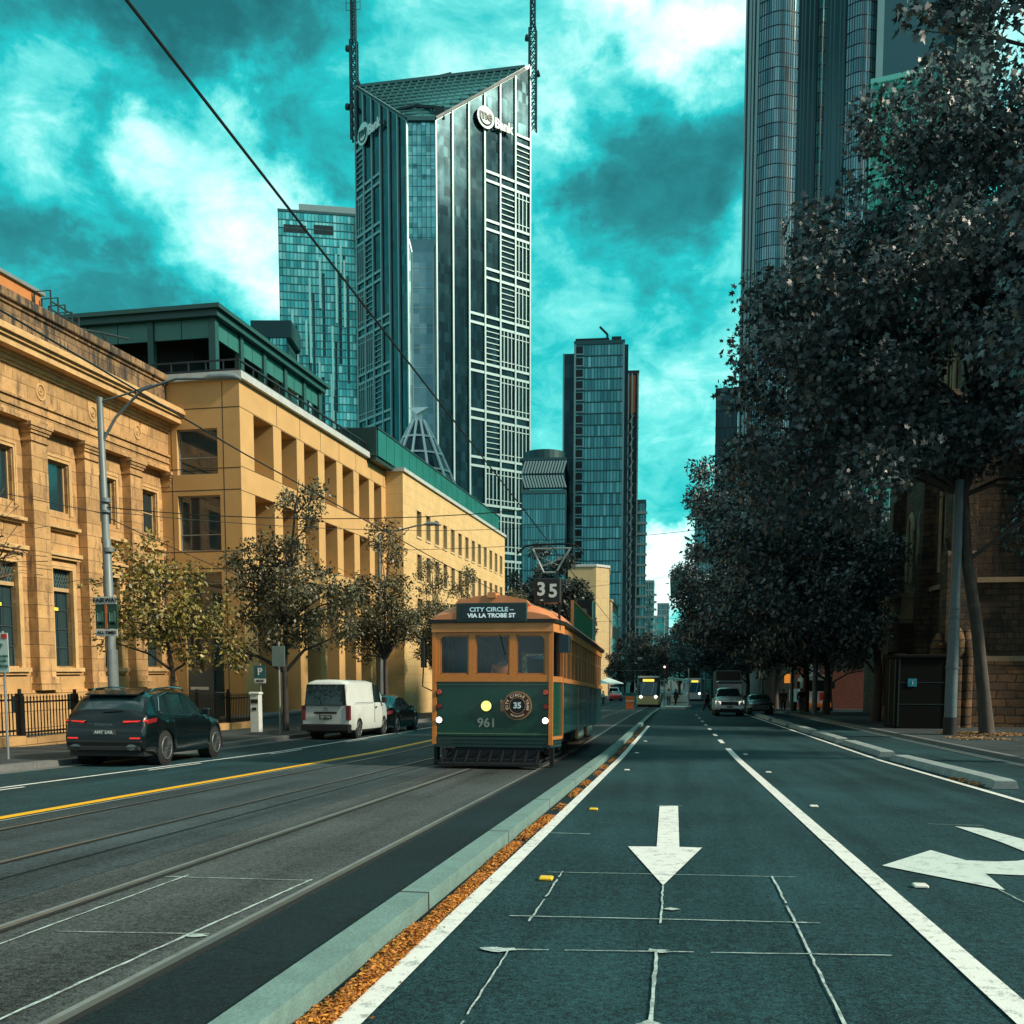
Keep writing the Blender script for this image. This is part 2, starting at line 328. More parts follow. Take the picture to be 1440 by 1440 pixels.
def kerbmat(name, base, L=3.2):
    m = bpy.data.materials.new(name); m.use_nodes = True; t = m.node_tree; b = t.nodes['Principled BSDF']
    ob = t.nodes.new('ShaderNodeTexCoord').outputs['Object']; sp = t.nodes.new('ShaderNodeSeparateXYZ'); t.links.new(ob, sp.inputs[0])
    fr = mth(t, 'FRACT', mth(t, 'DIVIDE', sp.outputs[1], L)); j = mth(t, 'LESS_THAN', fr, .012)
    n = noise(t, ob, 3.5, 8, .7, .6); n2 = noise(t, ob, 40, 3, .6)
    f = mth(t, 'ADD', mth(t, 'MULTIPLY_ADD', n, .9, .5), mth(t, 'MULTIPLY', mth(t, 'SUBTRACT', n2, .5), .4)); cc = t.nodes.new('ShaderNodeCombineColor')
    for i in range(3): t.links.new(f, cc.inputs[i])
    c = mixc(t, 1., base, cc.outputs[0], 'MULTIPLY'); c = mixc(t, j, c, (.02, .025, .025)); t.links.new(c, b.inputs['Base Color']); b.inputs['Roughness'].default_value = .8
    bm = t.nodes.new('ShaderNodeBump'); bm.inputs['Strength'].default_value = .4; bm.inputs['Distance'].default_value = .02; t.links.new(n2, bm.inputs['Height']); t.links.new(bm.outputs[0], b.inputs['Normal'])
    MATS[name] = m; return m
KM = kerbmat('median_kerb_concrete', (.15, .26, .245)); KS = kerbmat('stone_kerb', (.15, .165, .165), 1.2)
xk = lambda y: -1.64+.0066*(y-4)
xw = lambda y: -1.47+.008*(y-4)
strip('median_kerb', lambda y: xk(y)-.20, xk, -12, 93, .13, KM, .13)
strip('median_gutter', xk, xw, -12, 60, .008, ASPHD)
strip('kerb', 8.15, 8.35, -12, 80, .13, KS, .13); strip('kerb', 8.15, 8.35, 92, 400, .13, KS, .13)
strip('footpath', 8.35, 30, -12, 80, .12, PAVE, .12); strip('footpath', 8.35, 30, 92, 400, .12, PAVE, .12)
strip('kerb', -12.95, -12.7, -12, 400, .13, KS, .13)
strip('footpath', -45, -12.95, -12, 400, .12, PAVE, .12)
strip('gutter', -12.7, -12.35, -12, 80, .006, mat('gutter_stone', (.12, .14, .14), .8, 0, .3, 4))
strip('gutter', 7.85, 8.15, -12, 80, .006, mat('gutter_stone', (.12, .14, .14), .8, 0, .3, 4))
strip('lane_line', xw, lambda y: xw(y)+.13, -12, 46, .013, WHITE)
strip('lane_line', 1.545, 1.70, -12, 29.2, .010, WHITE)
for y0, y1 in [(32, 34.2), (37, 38.6), (42.5, 44), (47.5, 49), (53, 54.5), (59, 60.5), (66, 68)]: strip('lane_dash', 1.55, 1.69, y0, y1, .010, WHITE)
strip('lane_line', 4.98, 5.10, -12, 72, .010, WHITE)
strip('lane_line', 8.0, 8.1, 6, 60, .012, mat('thin_white_line', (.55, .6, .58), .7, 0, .3, 5))
strip('lane_line', -7.98, -7.80, -12, 78, .010, YELLOW)
strip('lane_line', -10.55, -10.45, -12, 78, .010, WHITE)
for y in range(6, 70, 6): strip('lane_dash', -10.30, -10.22, y, y+2.2, .010, WHITE)
strip('road_seam', -7.72, -7.67, -12, 78, .012, mat('seam_concrete', (.25, .29, .28), .8, 0, .3, 5))
strip('tar_seam', -5.25, -5.22, -12, 60, .012, ASPHD)
def poly(name, pts, dz, m):
    mb = MB(); mb.add([(x, y, zg(y)+dz) for x, y in pts], [tuple(range(len(pts)))]); return tag(mb.build(name, m), kind='structure')
poly('straight_arrow', [(-.13, 9.66), (-.41, 9.62), (-.05, 7.62), (.31, 9.68), (.09, 9.68), (.10, 13.5), (-.15, 13.43)], .010, WHITE)
# turning arrow: stem, bend and head
mb = MB(); c = []
for i in range(9):
    a = i/8; ang = R(90*a)
    c.append(((2.62+.95*math.cos(ang)), 9.75-.95*math.sin(ang)*1.0+0))
outer = [(3.52, 11.8), (3.72, 10.6), (3.78, 9.6), (3.70, 9.0), (3.5, 8.72), (3.1, 8.62), (2.62, 8.66)]
inner = [(3.25, 11.92), (3.36, 10.7), (3.38, 10.0), (3.30, 9.6), (3.12, 9.42), (2.9, 9.34), (2.66, 9.36)]
vs = [(x, y, zg(y)+.010) for x, y in outer]+[(x, y, zg(y)+.010) for x, y in inner]; n = len(outer)
mb.add(vs, [(i, i+1, n+i+1, n+i) for i in range(n-1)])
mb.add([(x, y, zg(y)+.010) for x, y in [(2.62, 8.66), (2.66, 9.36), (2.50, 9.95), (1.84, 8.92), (2.54, 7.92)]], [(0, 1, 2, 3, 4)])
tag(mb.build('turn_arrow', FADED), kind='structure')
# chalk survey lines (broken, hand sprayed)
def chalk(p, q, w=.022, dz=.011):
    w *= .7
    mb = MB(); p = np.array(p); q = np.array(q); L = np.linalg.norm(q-p); d = (q-p)/L; nrm = np.array([-d[1], d[0]]); k = max(4, int(L/.09)); prev = None
    for i in range(k+1):
        c = p+d*L*i/k+nrm*(random.gauss(0, .0025)+.004*math.sin(i*.13)); ww = w*random.uniform(.7, 1.1); a, b = c-nrm*ww/2, c+nrm*ww/2
        cur = [(a[0], a[1], zg(a[1])+dz), (b[0], b[1], zg(b[1])+dz)]
        if prev and random.random() > .03: mb.add([prev[0], prev[1], cur[1], cur[0]], [(0, 1, 2, 3)])
        prev = cur
    tag(mb.build('chalk_mark', CHALK), kind='structure')
for p, q, w in [((-1.0, 8.04), (1.02, 8.19), .016), ((-1.05, 6.34), (.97, 6.5), .022), ((-1.05, 5.45), (1.25, 5.73), .02), ((-.89, 8.1), (-.9, 6.2), .022), ((-.91, 5.5), (-.91, 4.0), .016),
                ((-.05, 7.6), (-.06, 6.3), .022), ((-.07, 5.6), (-.08, 3.8), .03), ((.83, 8.2), (.78, 4.0), .024), ((-1.45, 10.45), (-.85, 10.44), .03), ((-.2, 13.5), (.15, 13.52), .02),
                ((-2.95, 3.8), (-2.82, 7.35), .035), ((-4.02, 7.25), (-2.8, 7.3), .022), ((-3.85, 4.6), (-3.87, 7.35), .03), ((-3.72, 5.4), (-2.77, 5.5), .018), ((2.5, 7.95), (2.6, 5.6), .014), ((3.0, 12.1), (3.6, 12.05), .02)]: chalk(p, q, w)
for x, y, s in [(-.97, 5.47, .16), (-.06, 5.6, .13), (.02, 6.75, .10), (.83, 6.48, .08), (-.08, 4.3, .10), (-2.84, 5.45, .12)]:
    mb = MB(); pts = [(x+math.cos(a)*s*random.uniform(.35, 1)*.8, y+math.sin(a)*s*random.uniform(.1, .5)) for a in np.linspace(0, 6.1, 11)]; mb.add([(a, b, zg(b)+.0115) for a, b in pts], [tuple(range(11))]); tag(mb.build('chalk_mark', CHALK), kind='structure')
# raised pavement markers
MK = MB(); MK.cbox(-.055, .055, -.05, .05, 0, .02, .008); mkw = MK.mesh('road_marker', mat('marker_white', (.75, .78, .72), .4, 0, .1)); mky = MK.mesh('road_marker', mat('marker_yellow', (.85, .55, .03), .4, 0, .1))
k = 0
for x, y in [(1.93, 7.95), (1.93, 13.78), (1.93, 20.2), (1.93, 26.5), (-.92, 26.5), (-.9, 20.2), (-.85, 32.5)]:
    o = link('road_marker', mkw, None, (x, y, zg(y)+.01)); k += 1
    tag(o, 'white raised marker beside the %s lane line, %s' % (('long dividing' if x > 0 else 'median'), ['nearest the camera', 'second from the camera', 'third from the camera', 'farthest of its row', 'farther along, in shade of the tram', 'ahead of the straight arrow', 'farthest toward the stop'][k-1]), 'road marker', 'raised markers along the lane lines')
for x, y, l in [(-.98, 7.72, 'yellow raised marker beside the near planted gutter'), (-1.0, 12.8, 'yellow raised marker farther along the white median line')]:
    tag(link('road_marker', mky, None, (x, y, zg(y)+.01)), l, 'road marker', 'raised markers along the lane lines')
# orange fallen leaves heaped along the gutter
def leaf_litter(name, patches, n, mt, label, size=.03, dz=0):
    v = []; f = []
    for _ in range(n):
        x0, x1, y0, y1 = random.choices(patches, [p[4] for p in patches])[0][:4]; x = random.uniform(x0, x1); y = random.uniform(y0, y1)
        h = .05*max(0, 1-abs((x-(x0+x1)/2)/((x1-x0)/2+.01))**2)*max(.1, 1-abs((y-(y0+y1)/2)/((y1-y0)/2))**4)
        # ragged ends
        if random.random() < abs((y-(y0+y1)/2)/((y1-y0)/2))**3*.8: continue
        s = size*random.uniform(.5, 1.3); a = random.uniform(0, 6.3); t = random.uniform(-.6, .6); z = zg(y)+dz+.012+h*random.uniform(.3, 1)
        dx, dy = math.cos(a)*s, math.sin(a)*s; o = len(v)
        v += [(x-dx, y-dy, z), (x+dy*.5, y-dx*.5, z+t*s), (x+dx, y+dy, z+s*.3), (x-dy*.5, y+dx*.5, z-t*s*.3+.004)]; f.append((o, o+1, o+2, o+3))
    me = bpy.data.meshes.new(name); me.from_pydata(v, [], f); me.materials.append(mt); me.update()
    return tag(link(name, me), label, kind='stuff', cat='fallen leaves')
ORG = mat('autumn_litter', (.5, .2, .03), .8, 0, 0, island=[(.55, .19, .02), (.42, .14, .02), (.72, .32, .04), (.16, .06, .02), (.30, .10, .02), (.62, .25, .03)])
pt = []
for y0, y1, w in [(2.5, 4.3, 5), (4.1, 7.7, 13), (7.9, 9.6, 4), (9.9, 11.9, 3.5), (12.6, 13.2, .3), (14.4, 15.6, .9), (16.2, 17.2, .7), (18.6, 19.5, .5), (20.2, 21.4, .6), (22.6, 24.5, .7), (26, 29, .7), (30, 34, .8), (36, 44, .8)]:
    n_ = max(1, int((y1-y0)/.9))
    for i in range(n_):
        ya = y0+(y1-y0)*i/n_-.12; yb = y0+(y1-y0)*(i+1)/n_+.12; ym = (ya+yb)/2; pt.append((xk(ym)+random.uniform(.02, .07), xw(ym)+random.uniform(-.02, .015), ya, yb, w/n_))
leaf_litter('fallen_leaves', pt+[(-1.9, -1.3, 3, 16, .25)], 30000, ORG, 'orange fallen leaves heaped in the gutter beside the median kerb', .0135)
leaf_litter('tree_mulch', [(9.9, 12.8, 36.6, 39.6, 3), (9.2, 11, 33.5, 35.5, .5)], 5000, mat('mulch', (.3, .17, .06), .9, 0, 0, island=[(.34, .2, .08), (.2, .12, .05), (.42, .26, .1)]), 'straw coloured mulch and leaves round the near right tree base', .05, .12)
leaf_litter('gutter_leaves', [(5.15, 5.4, 17.5, 19.5, 1)], 150, ORG, 'few orange leaves lying along the white line beside the near separator block', .04)

# ================================================================== LEFT BUILDINGS (frame turned two degrees)
BR = (0, 0, -A2)
STONE = ashlar('golden_sandstone', (.55, .34, .145), (.37, .225, .095), (.20, .12, .055), 1.35, .46, .42, .6, ((.19, .12, .06), .53))
STONEW = ashlar('weathered_sandstone', (.30, .19, .09), (.16, .105, .055), (.07, .05, .03), .95, .40, .6, .8, ((.035, .032, .028), .46))
STONEP = ashlar('plinth_sandstone', (.55, .34, .14), (.44, .27, .11), (.15, .09, .04), 1.6, .6, .25, .7)
MOULD = mat('moulded_sandstone', (.56, .37, .165), .8, 0, .35, 2.5, .5, 25, dirt=((.10, .075, .045), 3., .60))
DGL = mat('dark_window_glass', (.012, .03, .036), .07, 0, .25, .7, spec=1.0)
DGL2 = mat('blue_window_glass', (.02, .05, .06), .06, 0, .25, .5, spec=1.0)
FRM = mat('stone_window_frame', (.46, .33, .17), .7, 0, .2, 4)
def wallx(mb, x, u0, u1, z0, z1, holes, dep, mi=0, hm=0):
    """wall in the plane x facing +x, with rectangular holes (u0,u1,z0,z1) lined dep deep"""
    us = sorted({u0, u1, *[h[0] for h in holes], *[h[1] for h in holes]}); zs = sorted({z0, z1, *[h[2] for h in holes], *[h[3] for h in holes]})
    for a, b in zip(us, us[1:]):
        for c, d in zip(zs, zs[1:]):
            if not any(h[0] <= (a+b)/2 <= h[1] and h[2] <= (c+d)/2 <= h[3] for h in holes): mb.quad((x, a, c), (x, b, c), (x, b, d), (x, a, d), mi)
    for a, b, c, d in holes:
        e = x-dep
        mb.quad((x, a, c), (e, a, c), (e, a, d), (x, a, d), hm); mb.quad((x, b, c), (x, b, d), (e, b, d), (e, b, c), hm)
        mb.quad((x, a, c), (x, b, c), (e, b, c), (e, a, c), hm); mb.quad((x, a, d), (e, a, d), (e, b, d), (x, b, d), hm)
def wally(mb, y, x0, x1, z0, z1, holes, dep, mi=0, hm=0):
    """wall in the plane y facing -y"""
    m2 = MB(); wallx(m2, 0, x0, x1, z0, z1, holes, dep, mi, hm)
    o = [(q[1], y-q[0], q[2]) for q in m2.v]
    k = len(mb.v); mb.v += o; mb.f += [tuple(i+k for i in q) for q in m2.f]; mb.m += m2.m
WC = {}
def window(parent, w, h, bars_u, bars_z, loc, fm, gm, fw=.06, face='x', dep=.05, name='window'):
    """frame with glazing bars (part) and its pane (sub-part); face x looks to +x, face y looks to -y"""
    key = (round(w, 2), round(h, 2), tuple(bars_u), tuple(bars_z), fm.name, gm.name, fw, face)
    if key not in WC:
        f = MB(); g = MB()
        def bx(mb, u0, u1, z0, z1, d0, d1):
            if face == 'x': mb.box(-d1, -d0, u0, u1, z0, z1)
            else: mb.box(u0, u1, d0, d1, z0, z1)
        bx(f, 0, fw, 0, h, 0, dep); bx(f, w-fw, w, 0, h, 0, dep); bx(f, fw, w-fw, 0, fw, 0, dep); bx(f, fw, w-fw, h-fw, h, 0, dep)
        for i, u in enumerate(bars_u): bx(f, u*w-fw*.35, u*w+fw*.35, fw, h-fw, .006, dep-.004)
        for z in bars_z: bx(f, fw, w-fw, z*h-fw*.4, z*h+fw*.4, .003, dep-.002)
        bx(g, .01, w-.01, .01, h-.01, dep*.6+.01, dep+.03)
        WC[key] = (f.mesh('window', fm), g.mesh('pane', gm))
    o = link(name, WC[key][0], parent, loc); link('pane', WC[key][1], o, (0, 0, 0)); return o
# ---------------- classical sandstone building
A = thing('sandstone_building', 'classical golden sandstone building with flat pilasters and heavy weathered cornice', 'building', BW(-23.2, 24, 0), BR)
def U(u): return u-24.      # local y
pil = [30.88+2.95*i for i in range(-5, 4)]       # pilaster centres
wc = [32.25+2.95*i for i in range(-5, 3)]
holes = []
for c in wc: holes += [(U(c-.62), U(c+.62), 7.13, 8.88), (U(c-.56), U(c+.56), 1.55, 5.06)]
mb = MB(); wallx(mb, 0, U(12), U(39.75), 1.2, 11.6, holes, .42); mb.box(-14, -.43, U(12), U(39.75), .6, 13.6); mb.build('wall', STONE, A)
mb = MB(); mb.box(-.3, .30, U(12), U(39.5), -1.4, .62); mb.box(-.3, .22, U(12), U(39.5), .62, .72); mb.box(-.3, .10, U(12), U(39.5), .72, 1.2)
mb.build('plinth', STONEP, A)
for c in pil:
    mb = MB(); w = .42
    mb.box(0, .38, U(c-w), U(c+w), 1.18, 9.25); mb.box(0, .44, U(c-w-.07), U(c+w+.07), .98, 1.18); mb.box(0, .50, U(c-w-.12), U(c+w+.12), .72, .98)
    for i, (z0, z1, e) in enumerate([(9.25, 9.33, .05), (9.33, 9.52, .0), (9.52, 9.62, .06), (9.62, 9.74, .11), (9.74, 9.86, .16)]): mb.box(0, .38+e, U(c-w-e), U(c+w+e), z0, z1)
    mb.build('pilaster', STONE, A)
for c in wc:
    mb = MB()   # eared architrave round the lower window, panel mouldings, sill
    for e, d in ((.30, .05), (.20, .09), (.09, .13)):
        mb.box(0, d, U(c-.56-e), U(c-.56-e+.09), 1.5, 5.06+e); mb.box(0, d, U(c+.56+e-.09), U(c+.56+e), 1.5, 5.06+e); mb.box(0, d, U(c-.56-e+.09), U(c+.56+e-.09), 5.06+e-.09, 5.06+e)
    mb.box(0, .20, U(c-.98), U(c+.98), 5.42, 5.52); mb.box(0, .28, U(c-.99), U(c+.99), 5.52, 5.66); mb.box(0, .14, U(c-.97), U(c+.97), 6.42, 6.50); mb.box(0, .26, U(c-.99), U(c+.99), 6.50, 6.62)
    for e, d in ((.24, .03), (.10, .07)):
        mb.box(0, d, U(c-.62-e), U(c-.62-e+.07), 7.05, 8.88+e); mb.box(0, d, U(c+.62+e-.07), U(c+.62+e), 7.05, 8.88+e); mb.box(0, d, U(c-.62-e+.07), U(c+.62+e-.07), 8.88+e-.07, 8.88+e)
    mb.box(0, .22, U(c-.95), U(c+.95), 1.36, 1.5); mb.box(0, .12, U(c-.9), U(c+.9), 1.26, 1.36)
    mb.build('window_surround', MOULD, A)
    window(A, 1.24, 1.75, [], [.5] if abs(c-38.15) < .3 or abs(c-35.2) < .3 else [], (-.14, U(c-.62), 7.13), FRM, DGL, .05)
    window(A, 1.12, 2.72, [.5], [.25, .5, .75], (-.14, U(c-.56), 1.55), mat('dark_window_frame', (.03, .05, .055), .5, 0, .1), DGL2, .05)
    mb = MB(); mb.box(-.20, -.06, U(c-.56), U(c+.56), 4.27, 4.40); mb.build('transom', FRM, A)
    mb = MB(); mb.box(-.135, -.125, U(c-.56), U(c+.56), 4.40, 5.06, 0)
    for i in range(9):
        u = c-.56+.14*i
        mb.beam((-.11, U(u), 4.40), (-.11, U(min(u+.33, c+.56)), 4.40+.66*min(1, (c+.56-u)/.33)), .02, .025, 1); mb.beam((-.11, U(u), 5.06), (-.11, U(min(u+.33, c+.56)), 5.06-.66*min(1, (c+.56-u)/.33)), .02, .025, 1)
    mb.build('transom_grille', [DGL2, mat('grille_metal', (.08, .13, .13), .5, 0, .1)], A)
    mb = MB(); mb.box(.31, .33, U(c-.28), U(c+.1), .0, .55); mb.build('basement_window', DGL, A)
for c in (32.25, 29.3): 
    mb = MB(); mb.box(-.125, -.115, U(c-.50), U(c-.02), 3.58, 3.68)
    mb.build('ceiling_lamp', mat('lit_tube', (.8, .6, .05), .5, 0, 0, emit=(1., .75, .06), estr=.9), A)
mb = MB()
for z0, z1, d in [(9.86, 9.98, .42), (9.98, 10.2, .36), (10.2, 10.26, .42), (10.26, 10.48, .38), (10.48, 10.56, .46), (10.56, 11.5, .36)]: mb.box(0, d, U(12), U(39.6), z0, z1)
mb.build('frieze', STONE, A)
mb = MB()
for z0, z1, d in [(11.5, 11.6, .44), (11.6, 11.75, .52), (11.75, 11.85, .62), (11.85, 12.08, 1.0), (12.08, 12.2, 1.1), (12.2, 12.34, 1.22), (12.34, 12.44, 1.15)]: mb.box(-.4, d, U(12), U(39.75), z0, z1)
mb.build('cornice', MOULD, A)
mb = MB()
for z0, z1, d in [(12.44, 12.62, .5), (12.62, 13.45, .35), (13.45, 13.58, .42), (13.58, 13.86, .52)]: mb.box(-.6, d, U(12), U(39.4), z0, z1)
mb.build('parapet', STONEW, A)
for c in pil[3:]:
    c2 = c+.0
    mb = MB(); P = [(math.cos(a)*.26, math.sin(a)*.26) for a in np.linspace(0, 2*math.pi, 25)[:-1]]
    mb.tube([(.37, U(c2+.2+x*.85), 11.0+z) for x, z in [(math.cos(a)*.26, math.sin(a)*.26) for a in np.linspace(0, 2*math.pi, 25)]], .035, 6, caps=False)
    mb.tube([(.37, U(c2+.2+math.cos(a)*.12*(1-a/14)), 11.0+math.sin(a)*.13*(1-a/14)) for a in np.linspace(0, 9, 20)], .028, 5)
    mb.build('roundel', MOULD, A, 40)
# brick attic room and roof pipework
AT = thing('rooftop_room', 'small orange rendered rooftop room behind the sandstone parapet', 'rooftop room', BW(-25.4, 28.6, 12.80), BR)
mb = MB(); mb.box(-5, 0, -5, 6.2, 0, 2.95); mb.build('wall', mat('orange_render', (.50, .20, .06), .8, 0, .15, 2), AT)
mb = MB(); mb.box(-5.2, .12, -5.2, 6.35, 2.95, 3.08); mb.build('roof', mat('grey_flashing', (.22, .26, .26), .5, .3, .1), AT)
PF = thing('roof_ladder_cage', 'thin steel ladder cage and davit arm on the sandstone building roof', 'roof ladder', BW(-24.6, 34.3, 14.1), BR)
mb = MB()
for k in range(5):
    y = k*.42; mb.tube([(0, y, 0), (0, y, 1.6-.12*k), (-.7, y, 1.6-.12*k), (-.7, y, 0)], .035, 6)
for z in (.5, .9, 1.2): mb.tube([(0, 0, z), (0, 1.7, z-.05)], .03, 6)
mb.build('cage', mat('dark_steel', (.03, .045, .05), .5, .4, .1), PF)
mb = MB(); mb.tube([(0, 1.7, .75), (.2, 3.1, 1.0), (.5, 4.3, 1.15)], .045, 6); mb.tube([(.2, 3.2, 0), (.2, 3.2, 1.0)], .04, 6); mb.tube([(.2, 3.2, .6), (.25, 2.8, .95)], .03, 6)
mb.build('davit_arm', mat('dark_steel', (.03, .045, .05), .5, .4, .1), PF)
# ---------------- modern panelled building
PAN = mat('sandstone_panel', (.56, .355, .14), .75, 0, .13, .8, .12, 30, dirt=((.36, .23, .10), .9, .62)); SEAM = mat('panel_joint', (.05, .04, .03), .9, 0, 0)
COP = mat('coping_metal', (.50, .55, .54), .5, .1, .2, 3); DK = mat('dark_roof_rail', (.02, .03, .033), .5, .2, .1)
B = thing('panelled_building', 'modern golden panelled building with deep square colonnade openings and green rooftop pavilion', 'building', BW(-19.5, 39.3, 0), BR)
L = 19.1; cols = [0, 3.25, 5.85, 8.45, 11.0, 13.55, 16.1, 18.3]; cw = .86
rows = [(9.98, 12.42), (6.50, 9.02), (-1.8, 5.72)]
hl = []
for i in range(len(cols)-1):
    a = (cols[i]+cw) if i else 1.28; b = cols[i+1]
    for z0, z1 in rows: hl.append((a, b, z0, z1))
mb = MB(); wallx(mb, 0, 0, L, -2, 13.55, hl, 1.5)
eh = [(-2.98+.05, -1.05, 9.72, 11.62), (-2.95, -.98, 6.5, 8.84), (-2.75, -1.0, 3.2, 5.60), (-2.75, -1.0, -1.0, 3.0)]
wally(mb, 0, -3.8, 0, -2, 13.55, [(a, b, c, d) for a, b, c, d in eh], .5)
mb.quad((-3.8, 0, -2), (-3.8, L, -2), (-3.8, L, 13.5), (-3.8, 0, 13.5)); mb.quad((0, L, -2), (-3.8, L, -2), (-3.8, L, 13.55), (0, L, 13.55)); mb.quad((-3.8, 0, 13.5), (0, 0, 13.5), (0, L, 13.5), (-3.8, L, 13.5))
mb.build('wall', PAN, B)
mb = MB()
for i, c in enumerate(cols[1:]): mb.box(0, .004, c-.02+.4, c+.02+.4, 12.45, 13.5)
for z in (9.95, 9.05, 6.47, 5.75, 12.45):
    mb.box(-3.8, .0, -.005, .0, z-.018, z+.018)
for z in (10.0, 9.0, 6.48, 5.74, 12.45): mb.box(0, .005, 0, L, z-.014, z+.014)
mb.box(-.80, -.765, -.004, 0, -2, 13.5); mb.box(-3.2, -3.17, -.004, 0, 5, 12.4)
mb.build('panel_joints', SEAM, B)
mb = MB(); mb.box(-4, .22, -.22, L+.1, 13.56, 13.86); mb.build('coping', COP, B)
mb = MB(); mb.box(-4, .10, -.1, L, 13.87, 13.99)
for y in np.arange(0, L+.1, 1.3): mb.box(-.02, .04, y, y+.05, 13.99, 14.35)
mb.box(-.04, .05, -.05, L, 14.33, 14.40); mb.box(-4, -.02, -.05, .0, 14.33, 14.40)
for x in np.arange(-3.9, 0, .8): mb.box(x, x+.05, -.05, 0, 13.99, 14.33)
mb.build('roof_railing', DK, B)
for k, (a, b) in enumerate(zip([1.28]+[c+cw for c in cols[1:-1]], cols[1:])):     # dark recessed glazing behind the openings
    for j, (z0, z1) in enumerate(rows):
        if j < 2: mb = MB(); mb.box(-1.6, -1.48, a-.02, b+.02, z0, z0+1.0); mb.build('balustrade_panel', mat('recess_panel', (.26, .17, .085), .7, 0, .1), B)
        window(B, b-a, z1-z0, [.5], [.6] if j < 2 else [.3, .62], (-1.46, a, z0), mat('bronze_frame', (.035, .035, .032), .4, .3, .1), DGL, .06)
for (a, b, c, d), bz in zip(eh, ([.38], [.30], [.8], [.36])):
    window(B, b-a, d-c, [], bz, (a, .16, c), mat('pale_frame', (.30, .35, .34), .5, .2, .1), DGL2, .05, 'y')
mb = MB(); mb.box(-2.72, -1.55, .1, .3, -1.0, 1.38); mb.build('door_panel', mat('grey_green_panel', (.075, .11, .11), .5, 0, .1), B)
mb = MB(); mb.box(-2.65, -1.8, .07, .1, .55, .68); mb.build('door_sign', mat('white_strip', (.7, .72, .7), .5, 0, 0), B)
# green pavilion on its roof
GP = mat('green_steel', (.022, .085, .078), .45, .1, .18, 2); GP2 = mat('green_panel', (.04, .17, .145), .35, .1, .2, 1.2); GDK = mat('dark_green_inner_wall', (.008, .018, .018), .7, 0, .1)
V = thing('roof_pavilion', 'dark green steel rooftop pavilion with panelled fascia above the golden panelled building', 'roof pavilion', BW(-23.6, 45.2, 13.9), BR)
PL = 13.3
mb = MB()
for k in range(6):
    y = k*PL/5; mb.box(-.35, 0, y-(.35 if k == 5 else 0), y+(0 if k == 5 else .35), 0, 4.75)
for x in (-3.6, -7.2, -10.8, -14.4, -18): mb.box(x, x+.3, 0, .3, 0, 4.75)
build_each(mb, 'post', GP, V)
mb = MB(); mb.box(-20, .45, -.45, PL+.4, 4.75, 4.95); mb.box(-20, .25, -.25, PL+.2, 4.45, 4.75); mb.build('roof', GP, V)
mb = MB()
for k in range(5):
    y0 = k*PL/5+.36; y1 = (k+1)*PL/5-.02
    if k == 4: y1 -= .34
    mb.box(-.22, -.10, y0, (y0+y1)/2-.02, 3.55, 4.44); mb.box(-.22, -.10, (y0+y1)/2+.02, y1, 3.55, 4.44)
for x0, x1 in [(-3.3, -.36), (-6.9, -3.62), (-10.5, -7.22), (-14.1, -10.82), (-17.7, -14.42)]:
    mb.box(x0, (x0+x1)/2-.02, .1, .22, 3.55, 4.44); mb.box((x0+x1)/2+.02, x1, .1, .22, 3.55, 4.44)
build_each(mb, 'fascia_panel', GP2, V)
mb = MB(); mb.box(-19, -2.4, 2.2, PL-1.5, .05, 4.4); mb.build('inner_wall', GDK, V)  # inner block in one near-black green
mb = MB(); mb.box(-19.5, -3.4, .8, 2.1, 1.75, 1.95); mb.box(-19.5, -3.5, .9, 2.0, .9, 1.6); mb.box(-4.2, -3.4, .75, 1.5, 0, 1.75); mb.box(-3.5, -3.2, .8, 7, 1.75, 1.9); mb.build('plant_screen', mat('blue_plant_screen', (.03, .075, .085), .45, .2, .2), V)
# ---------------- plain stone block beyond, with glass band on top
C_ = thing('stone_office_block', 'long pale stone block with rows of slim windows and green glass roof band', 'building', BW(-18.4, 58.4, 0), BR)
PAL = ashlar('pale_stone', (.66, .48, .22), (.60, .43, .19), (.34, .25, .13), 1.1, .55, .14, .15, mort=.008)
w0 = [2.85+2.13*i for i in range(13)]; hl = []
for u in w0:
    if u+1 < 30.3:
        for z0, z1 in [(9.92, 11.55), (7.15, 8.8), (4.3, 6.0)]: hl.append((u, u+1.0, z0, z1))
mb = MB(); wallx(mb, 0, 0, 30.6, -3.5, 13.4, hl, .35); wally(mb, 0, -1.3, 0, -3, 13.4, [], .1)
mb.quad((0, 30.6, -3.5), (-12, 30.6, -3.5), (-12, 30.6, 13.4), (0, 30.6, 13.4)); mb.quad((-12, 0.02, 13.38), (0, 0.02, 13.38), (0, 30.6, 13.38), (-12, 30.6, 13.38)); mb.build('wall', PAL, C_)
for a, b, c, d in hl: window(C_, b-a, d-c, [.5], [], (-.22, a, c), mat('slim_frame', (.05, .045, .04), .5, 0, .1), DGL, .05)
mb = MB(); b = 1.0; d = 1.63; mb.box(0, .06, -.1, b+.1, -.12, -.002); mb.box(0, .03, -.09, -.003, -.002, d+.06); mb.box(0, .03, b+.003, b+.09, -.002, d+.06); tm = mb.mesh('window_trim', mat('pale_trim', (.62, .50, .30), .7, 0, .15))
for a, b, c, d in hl: link('window_trim', tm, C_, (0, a, c))
mb = MB(); mb.box(-1.4, .15, -.15, 30.7, 13.41, 13.62); mb.build('coping', COP, C_)
GB = MB(); T = 30.2; n = 22
for i in range(n): GB.box(-.55, -.45, -3.2+i*(T+3.2)/n+.03, -3.2+(i+1)*(T+3.2)/n-.03, 13.7, 15.2)
GB.build('glass_band', mat('green_band_glass', (.03, .22, .19), .2, .2, .15, .5, spec=.8), C_)
